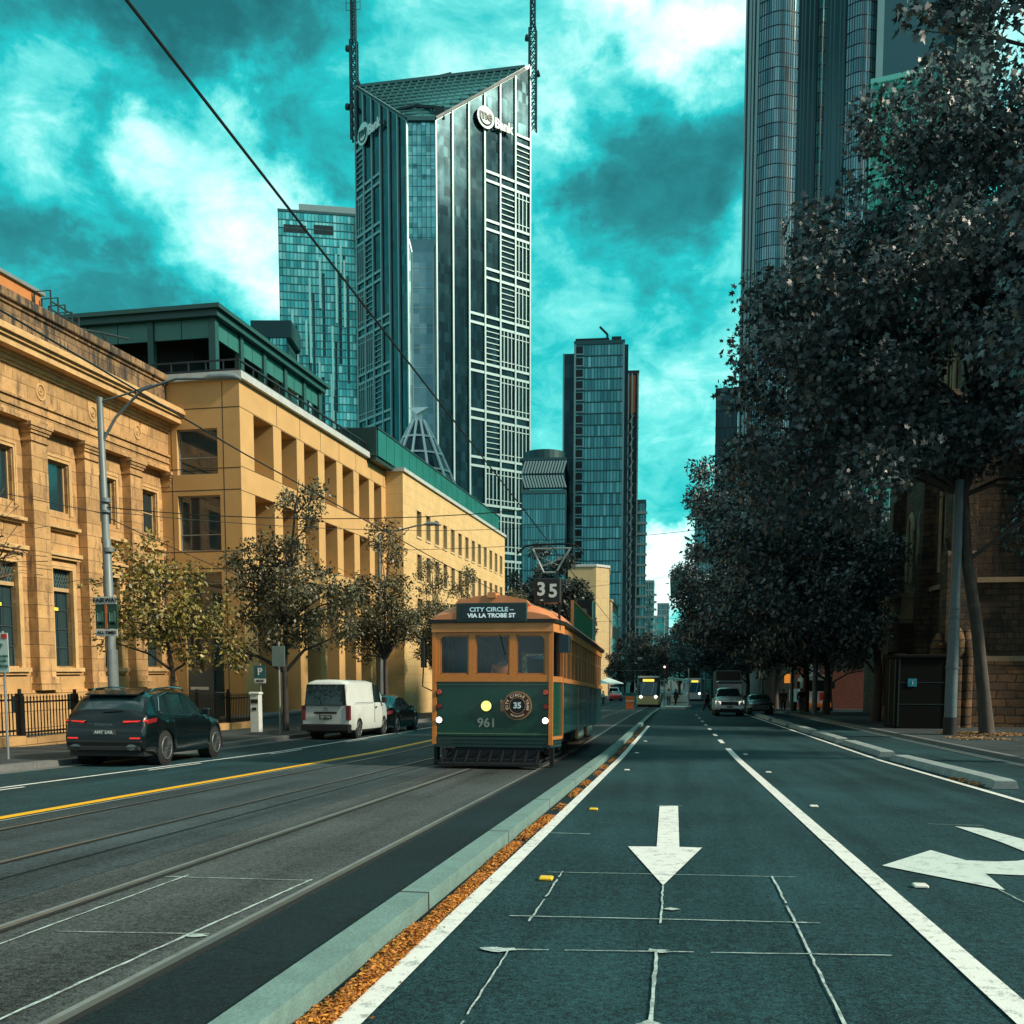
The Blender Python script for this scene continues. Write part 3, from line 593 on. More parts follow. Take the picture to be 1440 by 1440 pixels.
mb = MB(); mb.box(-8, -.4, -3.3, T+.05, 15.2, 15.3); mb.box(-8, -.56, -3.25, T, 13.45, 15.2); mb.box(-8, -.5, -3.4, -3.26, 13.7, 15.2)
mb.build('band_frame', mat('dark_green_frame', (.015, .05, .045), .5, .1, .1), C_)
# ---------------- iron fence on a stone base
FN = thing('iron_fence', 'black iron picket fence on low stone base before the sandstone building', 'fence', BW(-18.2, 16, 0), BR)
FI = mat('black_iron', (.012, .014, .015), .45, .4, .1)
mb = MB(); zf = lambda u: zg(u+.0)+.12
base = MB(); 
for u in np.arange(14, 37.5, 2.35):
    z = zg(u+1)+.12; base.box(-.16, .16, u-16, u+2.34-16, z-.4, z+.22)
base.build('base_wall', STONEP, FN)
for u in np.arange(14, 37.4, 2.35):
    z = zg(u+1)+.34; m = MB(); m.box(-.07, .07, u-16-.07, u-16+.07, z, z+1.22); m.cyl((0, u-16, z+1.22), (0, u-16, z+1.34), .05, 8); m.build('fence_post', FI, FN)
    p = MB(); p.box(-.02, .02, u-16+.07, u-16+2.28, z+.12, z+.17); p.box(-.02, .02, u-16+.07, u-16+2.28, z+.95, z+1.0)
    for q in np.arange(.16, 2.25, .135):
        p.box(-.012, .012, u-16+q-.012, u-16+q+.012, z+.02, z+1.08); p.add([(-.02, u-16+q-.02, z+1.08), (.02, u-16+q-.02, z+1.08), (.02, u-16+q+.02, z+1.08), (-.02, u-16+q+.02, z+1.08), (0, u-16+q, z+1.17)], [(0, 1, 4), (1, 2, 4), (2, 3, 4), (3, 0, 4)])
    p.build('picket_panel', FI, FN)
TW = thing('terrace_wall', 'low dark stone terrace wall at the foot of the golden colonnade', 'wall', BW(-18.9, 37.8, 0), BR)
mb = MB(); mb.box(-1, 0, 0, 24, -2, -.62); mb.build('wall_face', mat('bluestone', (.10, .12, .125), .8, 0, .2, 2), TW)
mb = MB(); mb.box(-1.05, .05, -.05, 24.05, -.62, -.52); mb.build('wall_cap', mat('bluestone_cap', (.17, .19, .19), .7, 0, .2, 2), TW)
# ================================================================== TOWERS
def curtain(glass, p0, p1, z0, z1, nx, nz, mi=0, jit=.012, gap=.0):
    """one free quad per pane so that every pane reflects a little differently; p0->p1 runs left to right seen from outside"""
    p0, p1 = Vector((*p0, 0)), Vector((*p1, 0)); d = (p1-p0); n = Vector((d.y, -d.x, 0)).normalized()
    for i in range(nx):
        a = p0+d*(i+gap)/nx; b = p0+d*(i+1-gap)/nx
        for k in range(nz):
            za = z0+(z1-z0)*(k+gap)/nz; zb = z0+(z1-z0)*(k+1-gap)/nz; j = [random.uniform(-jit, jit) for _ in range(3)]; j.append(j[0]-j[1]+j[2])
            vs = [(a.x, a.y, za), (b.x, b.y, za), (b.x, b.y, zb), (a.x, a.y, zb)]
            glass.add([tuple(Vector(v)+n*q) for v, q in zip(vs, j)], [(0, 1, 2, 3)], mi)
def fins(mb, p0, p1, z0, z1, ts, w, d, mi=0):
    p0, p1 = Vector((*p0, 0)), Vector((*p1, 0)); e = p1-p0; n = Vector((e.y, -e.x, 0)).normalized()
    for t in ts:
        c = p0+e*t+n*d/2; mb.beam((c.x, c.y, z0), (c.x, c.y, z1), w, d, mi, up=n)
def bands(mb, p0, p1, zs, h, d, mi=0, t0=0, t1=1):
    p0, p1 = Vector((*p0, 0)), Vector((*p1, 0)); e = p1-p0; n = Vector((e.y, -e.x, 0)).normalized()
    for z in zs:
        a = p0+e*t0+n*d/2; b = p0+e*t1+n*d/2; mb.beam((a.x, a.y, z), (b.x, b.y, z), d, h, mi)
def tglass(name, cols, rough=.12, metal=.75): return mat(name, (.1, .1, .1), rough, metal, .12, .05, island=cols, spec=.8)
G_DARK = tglass('tower_glass_dark', [(.006, .035, .045), (.012, .055, .068), (.005, .028, .036), (.022, .085, .10)])
G_TEAL = tglass('tower_glass_teal', [(.06, .50, .52), (.14, .75, .75), (.04, .34, .36), (.35, .95, .92), (.06, .42, .44)])
G_MID = tglass('tower_glass_mid', [(.09, .36, .39), (.15, .50, .53), (.06, .26, .29), (.24, .64, .66)])
G_BLUE = tglass('tower_glass_blue', [(.13, .30, .35), (.19, .38, .43), (.10, .24, .29), (.27, .47, .52)], .18)
WFIN = mat('white_aluminium', (.26, .42, .43), .45, .2, .08, .2); DMUL = mat('dark_mullion', (.012, .035, .042), .5, .3, .1, .2); TMUL = mat('teal_mullion', (.03, .12, .13), .5, .3, .1, .2)
# camera-aligned ground frame used to lay out the far towers:  right, forward -> world
def RF(r, f): return (r*math.cos(TH)-f*math.sin(TH), r*math.sin(TH)+f*math.cos(TH))
# ---------------- twin-mast office tower with notched glass roof
O = RF(-31.5, 345)
MC = thing('twin_mast_tower', 'tall dark glass office tower with white grid, sloping glass roof notch and two lattice masts', 'tower', (O[0], O[1], -8))
def q(r, f): a = RF(r, f); return (a[0]-O[0], a[1]-O[1])
nl, nr_ = q(-34.9, 345), q(-25.7, 345); er = q(-25.7+.79*40.5, 345+.613*40.5); el = q(-34.9-.613*34.8, 345+.79*34.8)
zl, zr, zll = 184.3+8, 215.5+8, 210.1+8
def lerp(a, b, t): return (a[0]+(b[0]-a[0])*t, a[1]+(b[1]-a[1])*t)
def face(p0, p1, ztop0, ztop1, name, flip):
    g = MB(); w = MB(); NB = 6; MZ = 16.3; B0 = 174.0+8
    def bt(i): return ztop0+(ztop1-ztop0)*i
    for b in range(NB):
        t0, t1 = b/NB, (b+1)/NB; a, c = lerp(p0, p1, t0), lerp(p0, p1, t1)
        k = b if not flip else NB-1-b                       # 0 = beside the notch corner, 5 = outer edge
        zt = min(bt(t0), bt(t1)) if True else 0
        n_x = 4; nz = 60
        curtain(g, a, c, 0, zt-1, n_x, nz, 0, .012)
        # sloping head
        v = [(a[0], a[1], zt-1), (c[0], c[1], zt-1), (c[0], c[1], bt(t1)), (a[0], a[1], bt(t0))]; g.add(v, [(0, 1, 2, 3)])
        for m in range(-3, 11):
            zb = B0-MZ*m           # module boundary
            first = {5: -1, 4: 0, 3: 0, 2: 3, 1: 8, 0: 99}[k]; lad = {5: 0, 4: 3, 3: 6, 2: 99, 1: 99, 0: 99}[k]; l0 = {5: -1, 4: 0, 3: 3, 2: 9, 1: 99, 0: 99}[k]
            if m >= first and zb < zt-3:
                bands(w, a, c, [zb, zb-3.0], .85, .5)
            if m >= l0 and m < lad and zb-3 < zt:
                top = min(zb, zt-4); bands(w, a, c, [zb-3.0-(MZ-3)*j/7 for j in range(1, 7) if zb-3-(MZ-3)*j/7 < zt-2], .30, .4)
            if m >= lad:
                fins(w, a, c, zb-MZ+.5, zb-3.4, [.25, .5, .75], .32, .4); bands(w, a, c, [zb-5.2, zb-MZ+2.2], .3, .42)
    g.build('glass_skin', G_DARK, MC); w.build('floor_grid', WFIN, MC)
    f = MB()
    for b in range(NB+1):
        t = b/NB; c = lerp(p0, p1, t); z = bt(t); e = Vector((p1[0]-p0[0], p1[1]-p0[1], 0)).normalized(); n = Vector((e.y, -e.x, 0)); c = Vector((*c, 0))+n*.35
        f.beam((c.x, c.y, 0), (c.x, c.y, z-.5), .55 if b in (0, NB) else .62, .6, 0, up=n)
    a, c = Vector((*p0, ztop0)), Vector((*p1, ztop1)); f.beam(a, c, .7, 1.1)
    f.build('vertical_fins', WFIN, MC)
face(nr_, er, zl, zr, 'right', False); face(el, nl, zll, zl, 'left', True)
g = MB(); curtain(g, nl, nr_, 154, zl, 6, 22, 0, .03); g.build('corner_glass', G_MID, MC)
mb = MB(); bands(mb, nl, nr_, [zl, ], 1.3, .9); fins(mb, nl, nr_, 154, zl, [1/6, 2/6, 3/6, 4/6, 5/6], .2, .25); bands(mb, nl, nr_, [154.5+i*3.3 for i in range(11)], .12, .1); mb.build('corner_frame', TMUL, MC)
# lower corner: steps back behind a bevelled collar
a0, a1 = lerp(nl, nr_, .1), lerp(nl, nr_, .9); off = RF(0, 1.2); off = (off[0], off[1])
b0, b1 = (a0[0]+off[0]*.6, a0[1]+off[1]*.6), (a1[0]+off[0]*.6, a1[1]+off[1]*.6)
g = MB(); curtain(g, b0, b1, 0, 150, 3, 45, 0, .03); curtain(g, nl, b0, 0, 154, 1, 45, 0, .02); curtain(g, b1, nr_, 0, 154, 1, 45, 0, .02)
g.add([(*nl, 154), (*nr_, 154), (*b1, 150), (*b0, 150)], [(0, 1, 2, 3)]); g.build('lower_corner_glass', G_BLUE, MC)
mb = MB(); mb.beam((*nl, 154), (*b0, 150), .5, .5); mb.beam((*nr_, 154), (*b1, 150), .5, .5); mb.beam((*b0, 150), (*b0, 0), .6, .6); mb.beam((*b1, 150), (*b1, 0), .6, .6)
bands(mb, b0, b1, [145-i*6.6 for i in range(22)], .2, .1); mb.build('lower_corner_frame', mat('pale_teal_metal', (.25, .42, .43), .4, .3, .1, .2), MC)
# notched roof: inclined glass plane with a grid
P = [Vector((*nl, zl+.2)), Vector((*nr_, zl+.2)), Vector((*er, zr)), Vector((*el, zll))]
ins = (P[0]+P[1]+P[2]+P[3])/4
P2 = [p+(ins-p)*.05-Vector((0, 0, .2)) for p in P]
mb = MB(); mb.add(P2, [(0, 1, 2, 3)]); mb.build('roof_glass', mat('roof_glass_green', (.06, .27, .26), .25, .6, .15, .1), MC)
mb = MB()
for i in range(1, 22):
    t = i/22; a = P2[3].lerp(P2[2], t); 
    lo = P2[0].lerp(P2[1], .5)
    # bars that run down the slope, clipped by the V of the roof
    x = (t-.5)*2; dv = (a-P2[3].lerp(P2[2], .5)); 
    tt = 1-abs(x)*.96; c = a+(lo-P2[3].lerp(P2[2], .5))*tt; mb.beam(a+Vector((0, 0, .25)), c+Vector((0, 0, .25)), .55, .4)
for i in range(1, 11):
    t = i/11; l = P2[3].lerp(P2[0], t); r_ = P2[2].lerp(P2[1], t); mb.beam(l+Vector((0, 0, .3)), r_+Vector((0, 0, .3)), .5, .4)
mb.beam(P2[3]+Vector((0, 0, .4)), P2[2]+Vector((0, 0, .4)), 1.2, 1.0)
mb.build('roof_bars', TMUL, MC)
mb = MB()
for i in (0, 2): 
    mb.beam(P[3].lerp(P[0], .06)+Vector((0, 0, .1)), P[0], 1.6, .8) if i == 0 else mb.beam(P[2].lerp(P[1], .06), P[1]+Vector((0, 0, .1)), 1.6, .8)
c = P[1]+Vector((1, 3, 1)); mb.beam(c, c+Vector((0, 0, 4)), 3.4, 2); mb.beam(c+Vector((0, 0, 4)), c+Vector((-9, 2, 6.5)), .9, .9); mb.beam(c+Vector((-9, 2, 6.5)), c+Vector((-15, 2, 6)), .7, .7)
c = P2[3].lerp(P2[2], .42); mb.beam(c, c+Vector((8, 2, 2.2)), 1.2, 1)
mb.build('roof_gutter_and_crane', DMUL, MC)
# masts
def mast(base, h, z0, w=2.6):
    mb = MB(); b = Vector((*base, 0)); n = int(h/w/1.1); cs = [Vector((x*w/2, y*w/2, 0)) for x, y in ((-1, -1), (1, -1), (1, 1), (-1, 1))]
    zs = [z0+h*i/n for i in range(n+1)]
    for i in range(n):
        s0 = .8 if zs[i] < z0+h*.55 else .5; c0 = [b+c*s0+Vector((0, 0, zs[i])) for c in cs]; c1 = [b+c*s0+Vector((0, 0, zs[i+1])) for c in cs]
        for k in range(4):
            mb.beam(c0[k], c1[k], .5, .5); mb.beam(c0[k], c1[(k+1) % 4], .25, .25); mb.beam(c0[(k+1) % 4], c1[k], .25, .25); mb.beam(c1[k], c1[(k+1) % 4], .25, .25)
    for z, s in ((z0+h*.30, 1.3), (z0+h*.5, -1.2), (z0+h*.18, -1.4)): mb.cyl(b+Vector((s*1.2, -1, z)), b+Vector((s*1.2+s*.8, -1, z+.3)), 1.1, 10)
    for s in (-1, 1):
        mb.tube([b+Vector((s*2.6, 0, z0+h*.72)), b+Vector((s*2.8, 0, z0+h*.98))], .12, 5)
        for i in range(7): z = z0+h*(.72+.04*i); mb.beam(b+Vector((0, 0, z)), b+Vector((s*2.8, 0, z)), .12, .12)
    return mb.build('mast', mat('mast_steel', (.015, .06, .07), .5, .3, .15, .3), MC)
me1 = lerp(el, nl, -.03); mast(me1, 62, 200, 2.8); me2 = lerp(nr_, er, 1.035); mast(me2, 62, 202, 3.0)
# signs near the top of both faces
def facesign(p0, p1, t, z, s):
    e = Vector((p1[0]-p0[0], p1[1]-p0[1], 0)).normalized(); n = Vector((e.y, -e.x, 0)); c = Vector((*lerp(p0, p1, t), z))+n*.9
    sg = bpy.data.objects.new('roof_sign', None); COL.objects.link(sg); sg.parent = MC; sg.location = c; sg.rotation_euler = (0, 0, math.atan2(e.y, e.x))
    WS = mat('sign_face_pale', (.62, .85, .80), .5, 0, .05, .3); mb = MB(); mb.cyl((0, -.5, 0), (0, -.3, 0), 4.9*s, 40); mb.build('sign_disc', WS, sg)
    DT = mat('sign_letter_dark', (.008, .05, .055), .5, 0, 0)
    text('disc_letters', 'me', 6.0*s, DT, sg, (0, -.62, .9*s), ext=.1, bold=.12)
    mb = MB(); mb.tube([(math.cos(a)*3.4*s, -.6, math.sin(a)*3.4*s) for a in np.linspace(R(200), R(335), 10)], .32*s, 5); mb.build('smile_line', DT, sg)
    text('sign_letters', 'Bank', 6.2*s, mat('sign_white', (.85, .92, .90), .5, 0, 0), sg, (5.1*s, -.5, -.6), ext=.12, bold=.16, align='LEFT', sx=.86)
facesign(nr_, er, .495, 199, .74); facesign(el, nl, .207, 198.6, .76)
# ---------------- glass cone
CN = RF(-26.9, 290)
K = thing('glass_cone', 'white framed glass cone spire rising in front of the dark office tower', 'glass cone', (CN[0], CN[1], -6))
H_ = 81.; RB = 34.; def_r = lambda t: RB*(1-t)**.86
mb = MB(); g = MB(); N = 24; lv = 16
for i in range(N):
    a = 2*math.pi*i/N
    for j in range(lv):
        t0, t1 = j/lv*.97, (j+1)/lv*.97; r0, r1 = def_r(t0), def_r(t1); a2 = a+2*math.pi/N
        g.add([(r0*math.cos(a), r0*math.sin(a), t0*H_), (r0*math.cos(a2), r0*math.sin(a2), t0*H_), (r1*math.cos(a2), r1*math.sin(a2), t1*H_), (r1*math.cos(a), r1*math.sin(a), t1*H_)], [(0, 1, 2, 3)])
        if j < 12 or i % 2 == 0: mb.beam(((r0+.2)*math.cos(a), (r0+.2)*math.sin(a), t0*H_), ((r1+.2)*math.cos(a), (r1+.2)*math.sin(a), t1*H_), .62, .62)
        mb.beam(((r0+.2)*math.cos(a), (r0+.2)*math.sin(a), t0*H_), ((r0+.2)*math.cos(a2), (r0+.2)*math.sin(a2), t0*H_), .52, .52)
for j in (5, 9.3): 
    r0 = def_r(j/lv)+.4; mb.tube([(r0*math.cos(a), r0*math.sin(a), j/lv*H_) for a in np.linspace(0, 2*math.pi, 25)], .5, 5)
mb.build('cone_frame', mat('cone_white_steel', (.72, .84, .84), .45, .1, .05), K); g.build('cone_glass', G_DARK, K)
mb = MB(); mb.cyl((0, 0, H_*.965), (0, 0, H_), 1.1, 10); mb.add([(-3, 0, H_+1.5), (3, 0, H_+1.5), (0, -2.5, H_-1), (0, 2.5, H_-1)], [(0, 1, 2), (1, 0, 3), (0, 2, 3), (1, 3, 2)]); mb.build('cone_cap', mat('cone_white_steel', (.60, .72, .72), .45, .1, .05), K)
# ---------------- generic slab tower
def px_at(px, f, py=941.): return (px-CX)/F*f/(math.cos(PIT)+(CYP-py)/F*math.sin(PIT))
def zat(py, f): b = (CYP-py)/F; return EYE+f*(b*math.cos(PIT)-math.sin(PIT))/(math.cos(PIT)+b*math.sin(PIT))
def slab(name, label, f, x0, x1, ytop, deep, glass, mull, nx, fh, side=None, zbase=-8, grid=1, fw=.25, turn=None, ncat='tower'):
    if turn is None: turn = -math.atan((x1+(25 if x0 < 960 else -20)-CX)/F) if x0 > 700 else 0
    O = RF(px_at((x0+x1)/2, f, ytop), f); t = thing(name, label, ncat, (O[0], O[1], zbase), (0, 0, TH+turn)); w = (x1-x0)/F*f/2; Ht = zat(ytop, f)-zbase; nz = max(2, int(Ht/fh))
    g = MB(); curtain(g, (-w, 0), (w, 0), 0, Ht, nx, nz); nd_ = max(2, int(deep/(2*w)*nx)); curtain(g, (w, 0), (w, deep), 0, Ht, nd_, nz); curtain(g, (w, deep), (-w, deep), 0, Ht, 2, 4); curtain(g, (-w, deep), (-w, 0), 0, Ht, nd_, nz)
    g.quad((-w, 0, Ht-.1), (w, 0, Ht-.1), (w, deep, Ht-.1), (-w, deep, Ht-.1)); g.build('glass_skin', glass, t)
    m = MB(); fins(m, (-w, 0), (w, 0), 0, Ht, [i/nx for i in range(nx+1)], fw*.6, .2); bands(m, (-w, 0), (w, 0), [Ht*i/nz for i in range(nz+1)], fw, .25)
    fins(m, (w, 0), (w, deep), 0, Ht, [i/nd_ for i in range(nd_+1)], fw*.6, .2); bands(m, (w, 0), (w, deep), [Ht*i/nz for i in range(nz+1)], fw, .25)
    fins(m, (-w, deep), (-w, 0), 0, Ht, [i/nd_ for i in range(nd_+1)], fw*.6, .2); bands(m, (-w, deep), (-w, 0), [Ht*i/nz for i in range(nz+1)], fw, .25)
    m.build('mullion_grid', mull, t)
    m = MB(); m.box(-w-.3, w+.3, -.3, deep+.3, Ht, Ht+.9); m.build('parapet', mull, t); return t, w, Ht
t, w, Ht = slab('glass_residential_tower', 'teal glass apartment tower with staggered pale and dark streaks behind the twin mast tower', 420, 397, 560, 303, 30, G_TEAL, TMUL, 34, 3.1, turn=.16)
mb = MB(); mk = MB()
for k in range(26):
    x = random.uniform(-w+1, 8 if k % 2 else -4); z1 = random.uniform(.25, .98)*Ht; h = random.uniform(10, 34); mb.box(x, x+.8, -.7, -.05, z1-h, z1); mk.box(x+1.2, x+2.3, -.10, -.02, z1-h*random.uniform(.7, 1.6)-8, z1-6)
mb.build('pale_fins', mat('pale_fin_glass', (.25, .62, .62), .3, .3, .15, .1), t); mk.build('dark_slots', G_DARK, t)
mb = MB(); mb.box(-w+8, w, 4, 24, Ht, Ht+5.2); mb.build('plant_room', mat('grey_teal_clad', (.20, .33, .35), .5, .1, .08, .1), t)
mb = MB(); mb.box(-w+2, -w+11, -.2, -.02, Ht-8, Ht-5); mb.box(-w+14, -w+22, -.2, -.02, Ht-8, Ht-4.4); mb.build('louvres', DMUL, t)
t, w, Ht = slab('low_teal_block', 'lower teal block with dark flat top left of the teal apartment tower', 400, 355, 402, 474, 20, G_TEAL, TMUL, 10, 3.1)
mb = MB(); mb.box(-w-.3, w+2, -.6, 18, Ht-.3, Ht+6.2); mb.build('dark_crown', mat('dark_teal_clad', (.012, .07, .08), .5, .2, .1), t)
mb = MB(); mb.box(-w+4.0, -w+5.0, -.2, 0, 0, Ht-.4); mb.box(-w+6.4, -w+7.2, -.2, 0, 0, Ht-.4); mb.build('dark_slots', G_DARK, t)
# low block with white criss-cross crown
t, w, Ht = slab('patterned_office_block', 'mid rise teal office block with white lattice crown and round plant drum', 250, 735, 794, 694, 22, G_MID, TMUL, 16, 3.6)
mb = MB(); g = MB(); curtain(g, (-w, 0), (w, 0), Ht+1, Ht+8.2, 14, 3)
g.build('crown_glass', G_DARK, t)
for r_ in range(2):
    z0 = Ht+1.4+r_*3.5
    for i in range(15):
        x = -w+i*2*w/15; s = .9 if r_ else -.9; x0 = x+(.9 if s < 0 else 0)
        mb.beam((x0, -.3, z0), (x0+s, -.3, z0+3.0), .42, .3, up=(0, 1, 0))
mb.build('lattice_crown', WFIN, t)
mb = MB(); mb.tube([(0, 8, Ht+8), (0, 8, Ht+11.5)], 5.2, 24); mb.box(-w-.3, w+.3, .1, 20, Ht+8.2, Ht+8.8); mb.build('plant_drum', mat('dark_teal_clad', (.012, .07, .08), .5, .2, .1), t)
# dark glass tower on the left of the far street
f = 262; t, w, Ht = slab('dark_glass_tower', 'slender teal glass tower with column of small dark balcony slots left of the far street', f, 810, 876, 484, 24, G_MID, TMUL, 15, 2.9, turn=-.10)
g = MB(); curtain(g, (-w-3.0, .6), (-w, .6), 0, Ht-2, 2, int(Ht/3)); curtain(g, (-w-3, 8), (-w-3, .6), 0, Ht-2, 2, int(Ht/3)); g.build('glass_skin', G_DARK, t); g = MB(); curtain(g, (w, .8), (w+1.2, .8), 0, Ht, 1, 30); g.build('glass_skin', G_DARK, t)
mb = MB(); k = int(Ht/2.9)
for i in range(3, k): mb.box(-w+.25, -w+2.0, -.32, -.05, Ht*i/k+.7, Ht*(i+1)/k-.5)
build_each(mb, 'balcony_slot', mat('slot_black', (.006, .012, .014), .6, 0, 0), t)
mb = MB()
for i in range(3, k): mb.box(-w+.1, -w+2.2, -.5, -.3, Ht*i/k+.25, Ht*i/k+.55)
mb.beam((-w, -.3, 0), (-w, -.3, Ht), .5, .5); mb.beam((w, -.3, 0), (w, -.3, Ht), .5, .5); mb.beam((-w-3, .4, 0), (-w-3, .4, Ht-2), .4, .4); mb.build('pale_edges', WFIN, t)
mb = MB(); mb.box(-w, w*.4, 2, 12, Ht+.9, Ht+2.2); mb.beam((2, 5, Ht+1), (2, 5, Ht+4), .6, .6); mb.beam((2, 5, Ht+4), (0, 5, Ht+6), .5, .5); mb.box(w*.5, w*.9, 3, 8, Ht+.9, Ht+2.8); mb.build('roof_plant', DMUL, t)
f = 290; t, w, Ht = slab('orange_topped_tower', 'narrow dark tower with orange brown upper panel behind the slender glass tower', f, 868, 897, 526, 16, G_DARK, DMUL, 6, 3, turn=-.1)
mb = MB(); mb.box(-w+2.2, w-.6, -.35, -.1, Ht-11, Ht-.5); mb.build('orange_panel', mat('orange_brown_panel', (.30, .11, .04), .6, 0, .15, .3), t)
mb = MB(); fins(mb, (-w, 0), (w, 0), 0, Ht, [.55, .72, 1.0], .35, .5)
for i in range(26): mb.beam((w*.25, -.5, i*3.2), (w*.6, -.5, i*3.2+2.2), .35, .3)
mb.build('pale_edges', WFIN, t)
f = 300; t, w, Ht = slab('balcony_tower', 'thin pale tower edge with stacked balconies over the far street', f, 896, 907, 707, 8, G_MID, TMUL, 3, 3.1)
mb = MB()
for i in range(int(Ht/3.1)): mb.box(-w, w+.7, -.9, 0, i*3.1, i*3.1+.7)
build_each(mb, 'balcony', WFIN, t)
f = 255; t, w, Ht = slab('rendered_yellow_block', 'blank cream yellow rendered block with chamfered corner behind the tram', 200, 799, 838, 797, 20, G_DARK, DMUL, 3, 6, ncat='building')
for c in list(COL.objects):
    if c.parent == t: bpy.data.objects.remove(c)
CRM = ashlar('cream_render', (.52, .42, .22), (.50, .40, .21), (.30, .24, .13), 3.2, 3.4, .15, .1, ((.3, .27, .17), .66), mort=.03)
mb = MB(); mb.prism([(-w, 0), (w, 0), (w+2.6, 3.2), (w+2.6, 20), (-w, 20)], 0, Ht); mb.build('wall', CRM, t)
mb = MB(); mb.prism([(-w-.2, -.2), (w+.1, -.2), (w+2.8, 3.1), (w+2.8, 20), (-w-.2, 20)], Ht, Ht+.5); mb.build('parapet', COP, t)
# green-glass box, beige shops and red shops down the left side of the far street
def sblock(name, label, x, y0, y1, z1, wallm, nw, nfl, wm=DGL, w=12, zb=-8, extra=None, hw=.5, hh=.55):
    t = thing(name, label, 'building', (x, y0, zb)); L = y1-y0; H = z1-zb; mb = MB(); mb.box(-w, 0, 0, L, 0, H); mb.box(-w, .25, -.2, L+.1, H, H+.35); mb.build('wall', wallm, t)
    fh = (H-3-4)/nfl; g = MB(); g.box(0, 1, 0, 1, 0, 1); 
    for j in range(nfl):
        for i in range(nw):
            a = L*(i+.5-hw/2)/nw; b = L*(i+.5+hw/2)/nw; z = 6.2+fh*(j+.5-hh/2); m = MB(); m.box(-.1, .04, a, b, z, z+fh*hh); m.build('window', wm, t)
    nf = max(2, int(w/5))
    for j in range(nfl):
        for i in range(nf): m = MB(); z = 6.2+fh*(j+.5-hh/2); m.box(-w+w*(i+.25)/nf, -w+w*(i+.75)/nf, -.04, .1, z, z+fh*hh); m.build('window', wm, t)
    m = MB(); m.box(0, .6, .5, L-.5, 6.0, 6.25); m.build('awning', mat('awning_grey', (.2, .3, .3), .6, .1, .1), t); return t
REDB = mat('red_render', (.32, .07, .05), .8, 0, .2, .5); BGE = mat('beige_render', (.42, .36, .25), .8, 0, .2, .4); GRN = mat('blue_green_clad', (.03, .17, .18), .3, .3, .15, .2); GRY = mat('grey_clad', (.12, .17, .18), .6, .1, .2, .3)
sblock('beige_shop_building', 'beige three storey building beside the cream yellow block', -13.2, 212, 240, 16, BGE, 6, 3)
sblock('red_shop_building', 'red brick shop building on left side of the far street', -12.6, 242, 262, 8.5, REDB, 5, 2, mat('pale_shop_glass', (.35, .45, .44), .4, 0, .2))
sblock('grey_corner_building', 'small dark grey building next to the red shop building', -12.3, 264, 290, 7.5, GRY, 6, 2)
t, w, Ht = slab('blue_green_glass_box', 'plain blue green glass box building left of the far street end', 310, 862, 891, 836, 30, mat('flat_teal_glass', (.04, .17, .185), .25, .4, .12, .2), TMUL, 4, 9)
mb = MB(); mb.box(w, w+2.6, -.1, 26, 0, Ht-1); 
for i in range(10): mb.box(w-.2, w+3.2, -.6, 0, i*3.1, i*3.1+.5)
mb.build('balcony_column', mat('pale_teal_metal', (.25, .42, .43), .4, .3, .1, .2), t)
mb = MB(); mb.box(w-3.6, w+1.6, -2.2, -1.2, Ht+.2, Ht+8.5); mb.build('rooftop_billboard', mat('pale_green_board', (.22, .42, .38), .6, 0, .08), t)
mb = MB(); mb.box(w-3.3, w-3, -1.2, 2, Ht, Ht+4); mb.box(w+1.0, w+1.3, -1.2, 2, Ht, Ht+4); mb.build('billboard_frame', DMUL, t)
for a in [('far_balcony_tower', 'far apartment tower with projecting white balcony edges over the street end', 420, 905, 919, 819, 14, G_MID, WFIN, 4, 3.1), ('far_stepped_tower', 'low far tower of teal glass between two taller far towers', 520, 916, 934, 868, 16, G_TEAL, WFIN, 5, 3.1),
          ('far_grid_tower', 'farthest pale gridded tower at the street end', 640, 925, 940, 850, 16, G_BLUE, WFIN, 6, 3.2)]: 
    t, w, Ht = slab(*a, fw=.55)
    if a[0].startswith('far_bal'):
        mb = MB()
        for i in range(int(Ht/3.1)): mb.box(-w-1, -w+1.5, -1.2, 0, i*3.1, i*3.1+1); mb.box(w-1, w+1.4, -1.2, 0, i*3.1, i*3.1+.9)
        build_each(mb, 'balcony', WFIN, t)
# ---------------- right-hand curved tower
f = 245.; O = RF(px_at(1031, f), f); HT = 190.
T = thing('curved_glass_tower', 'very tall tower of curved glass bays and dark recesses behind the right trees', 'tower', (O[0], O[1], -6), (0, 0, TH-R(13)))
k = f/F*.93
def bay(x0, x1, bulge, glass, n, name):
    g = MB(); m = MB(); a, b = (x0-1040)*k, (x1-1040)*k; pts = [(a+(b-a)*i/n, -bulge*math.sin(math.pi*i/n)) for i in range(n+1)]; nf = 62
    for p, q_ in zip(pts, pts[1:]): curtain(g, p, q_, 0, HT, 1, nf, 0, .02); fins(m, p, q_, 0, HT, [0, .5], .12, .12); bands(m, p, q_, [HT*i/nf for i in range(nf+1)], .16, .12)
    g.build(name, glass, T); m.build('mullion_grid', DMUL, T)
mb = MB(); mb.box(0, 330*k, 1.5, 30, 0, HT); mb.build('core', G_DARK, T)
bay(1056, 1113, 2.0, G_BLUE, 9, 'curved_bay'); bay(1140, 1150, .8, G_MID, 2, 'narrow_bay'); bay(1178, 1216, 1.4, G_BLUE, 6, 'curved_bay')
mb = MB()
for x, w_, d in [(1040, .35, 1.5), (1045, .6, .8), (1050, .45, .3), (1055, .6, 0)]: mb.box((x-1040)*k, (x-1040)*k+w_, -.5+d, 2+d, 0, HT)
mb.build('pale_edge_fins', WFIN, T)
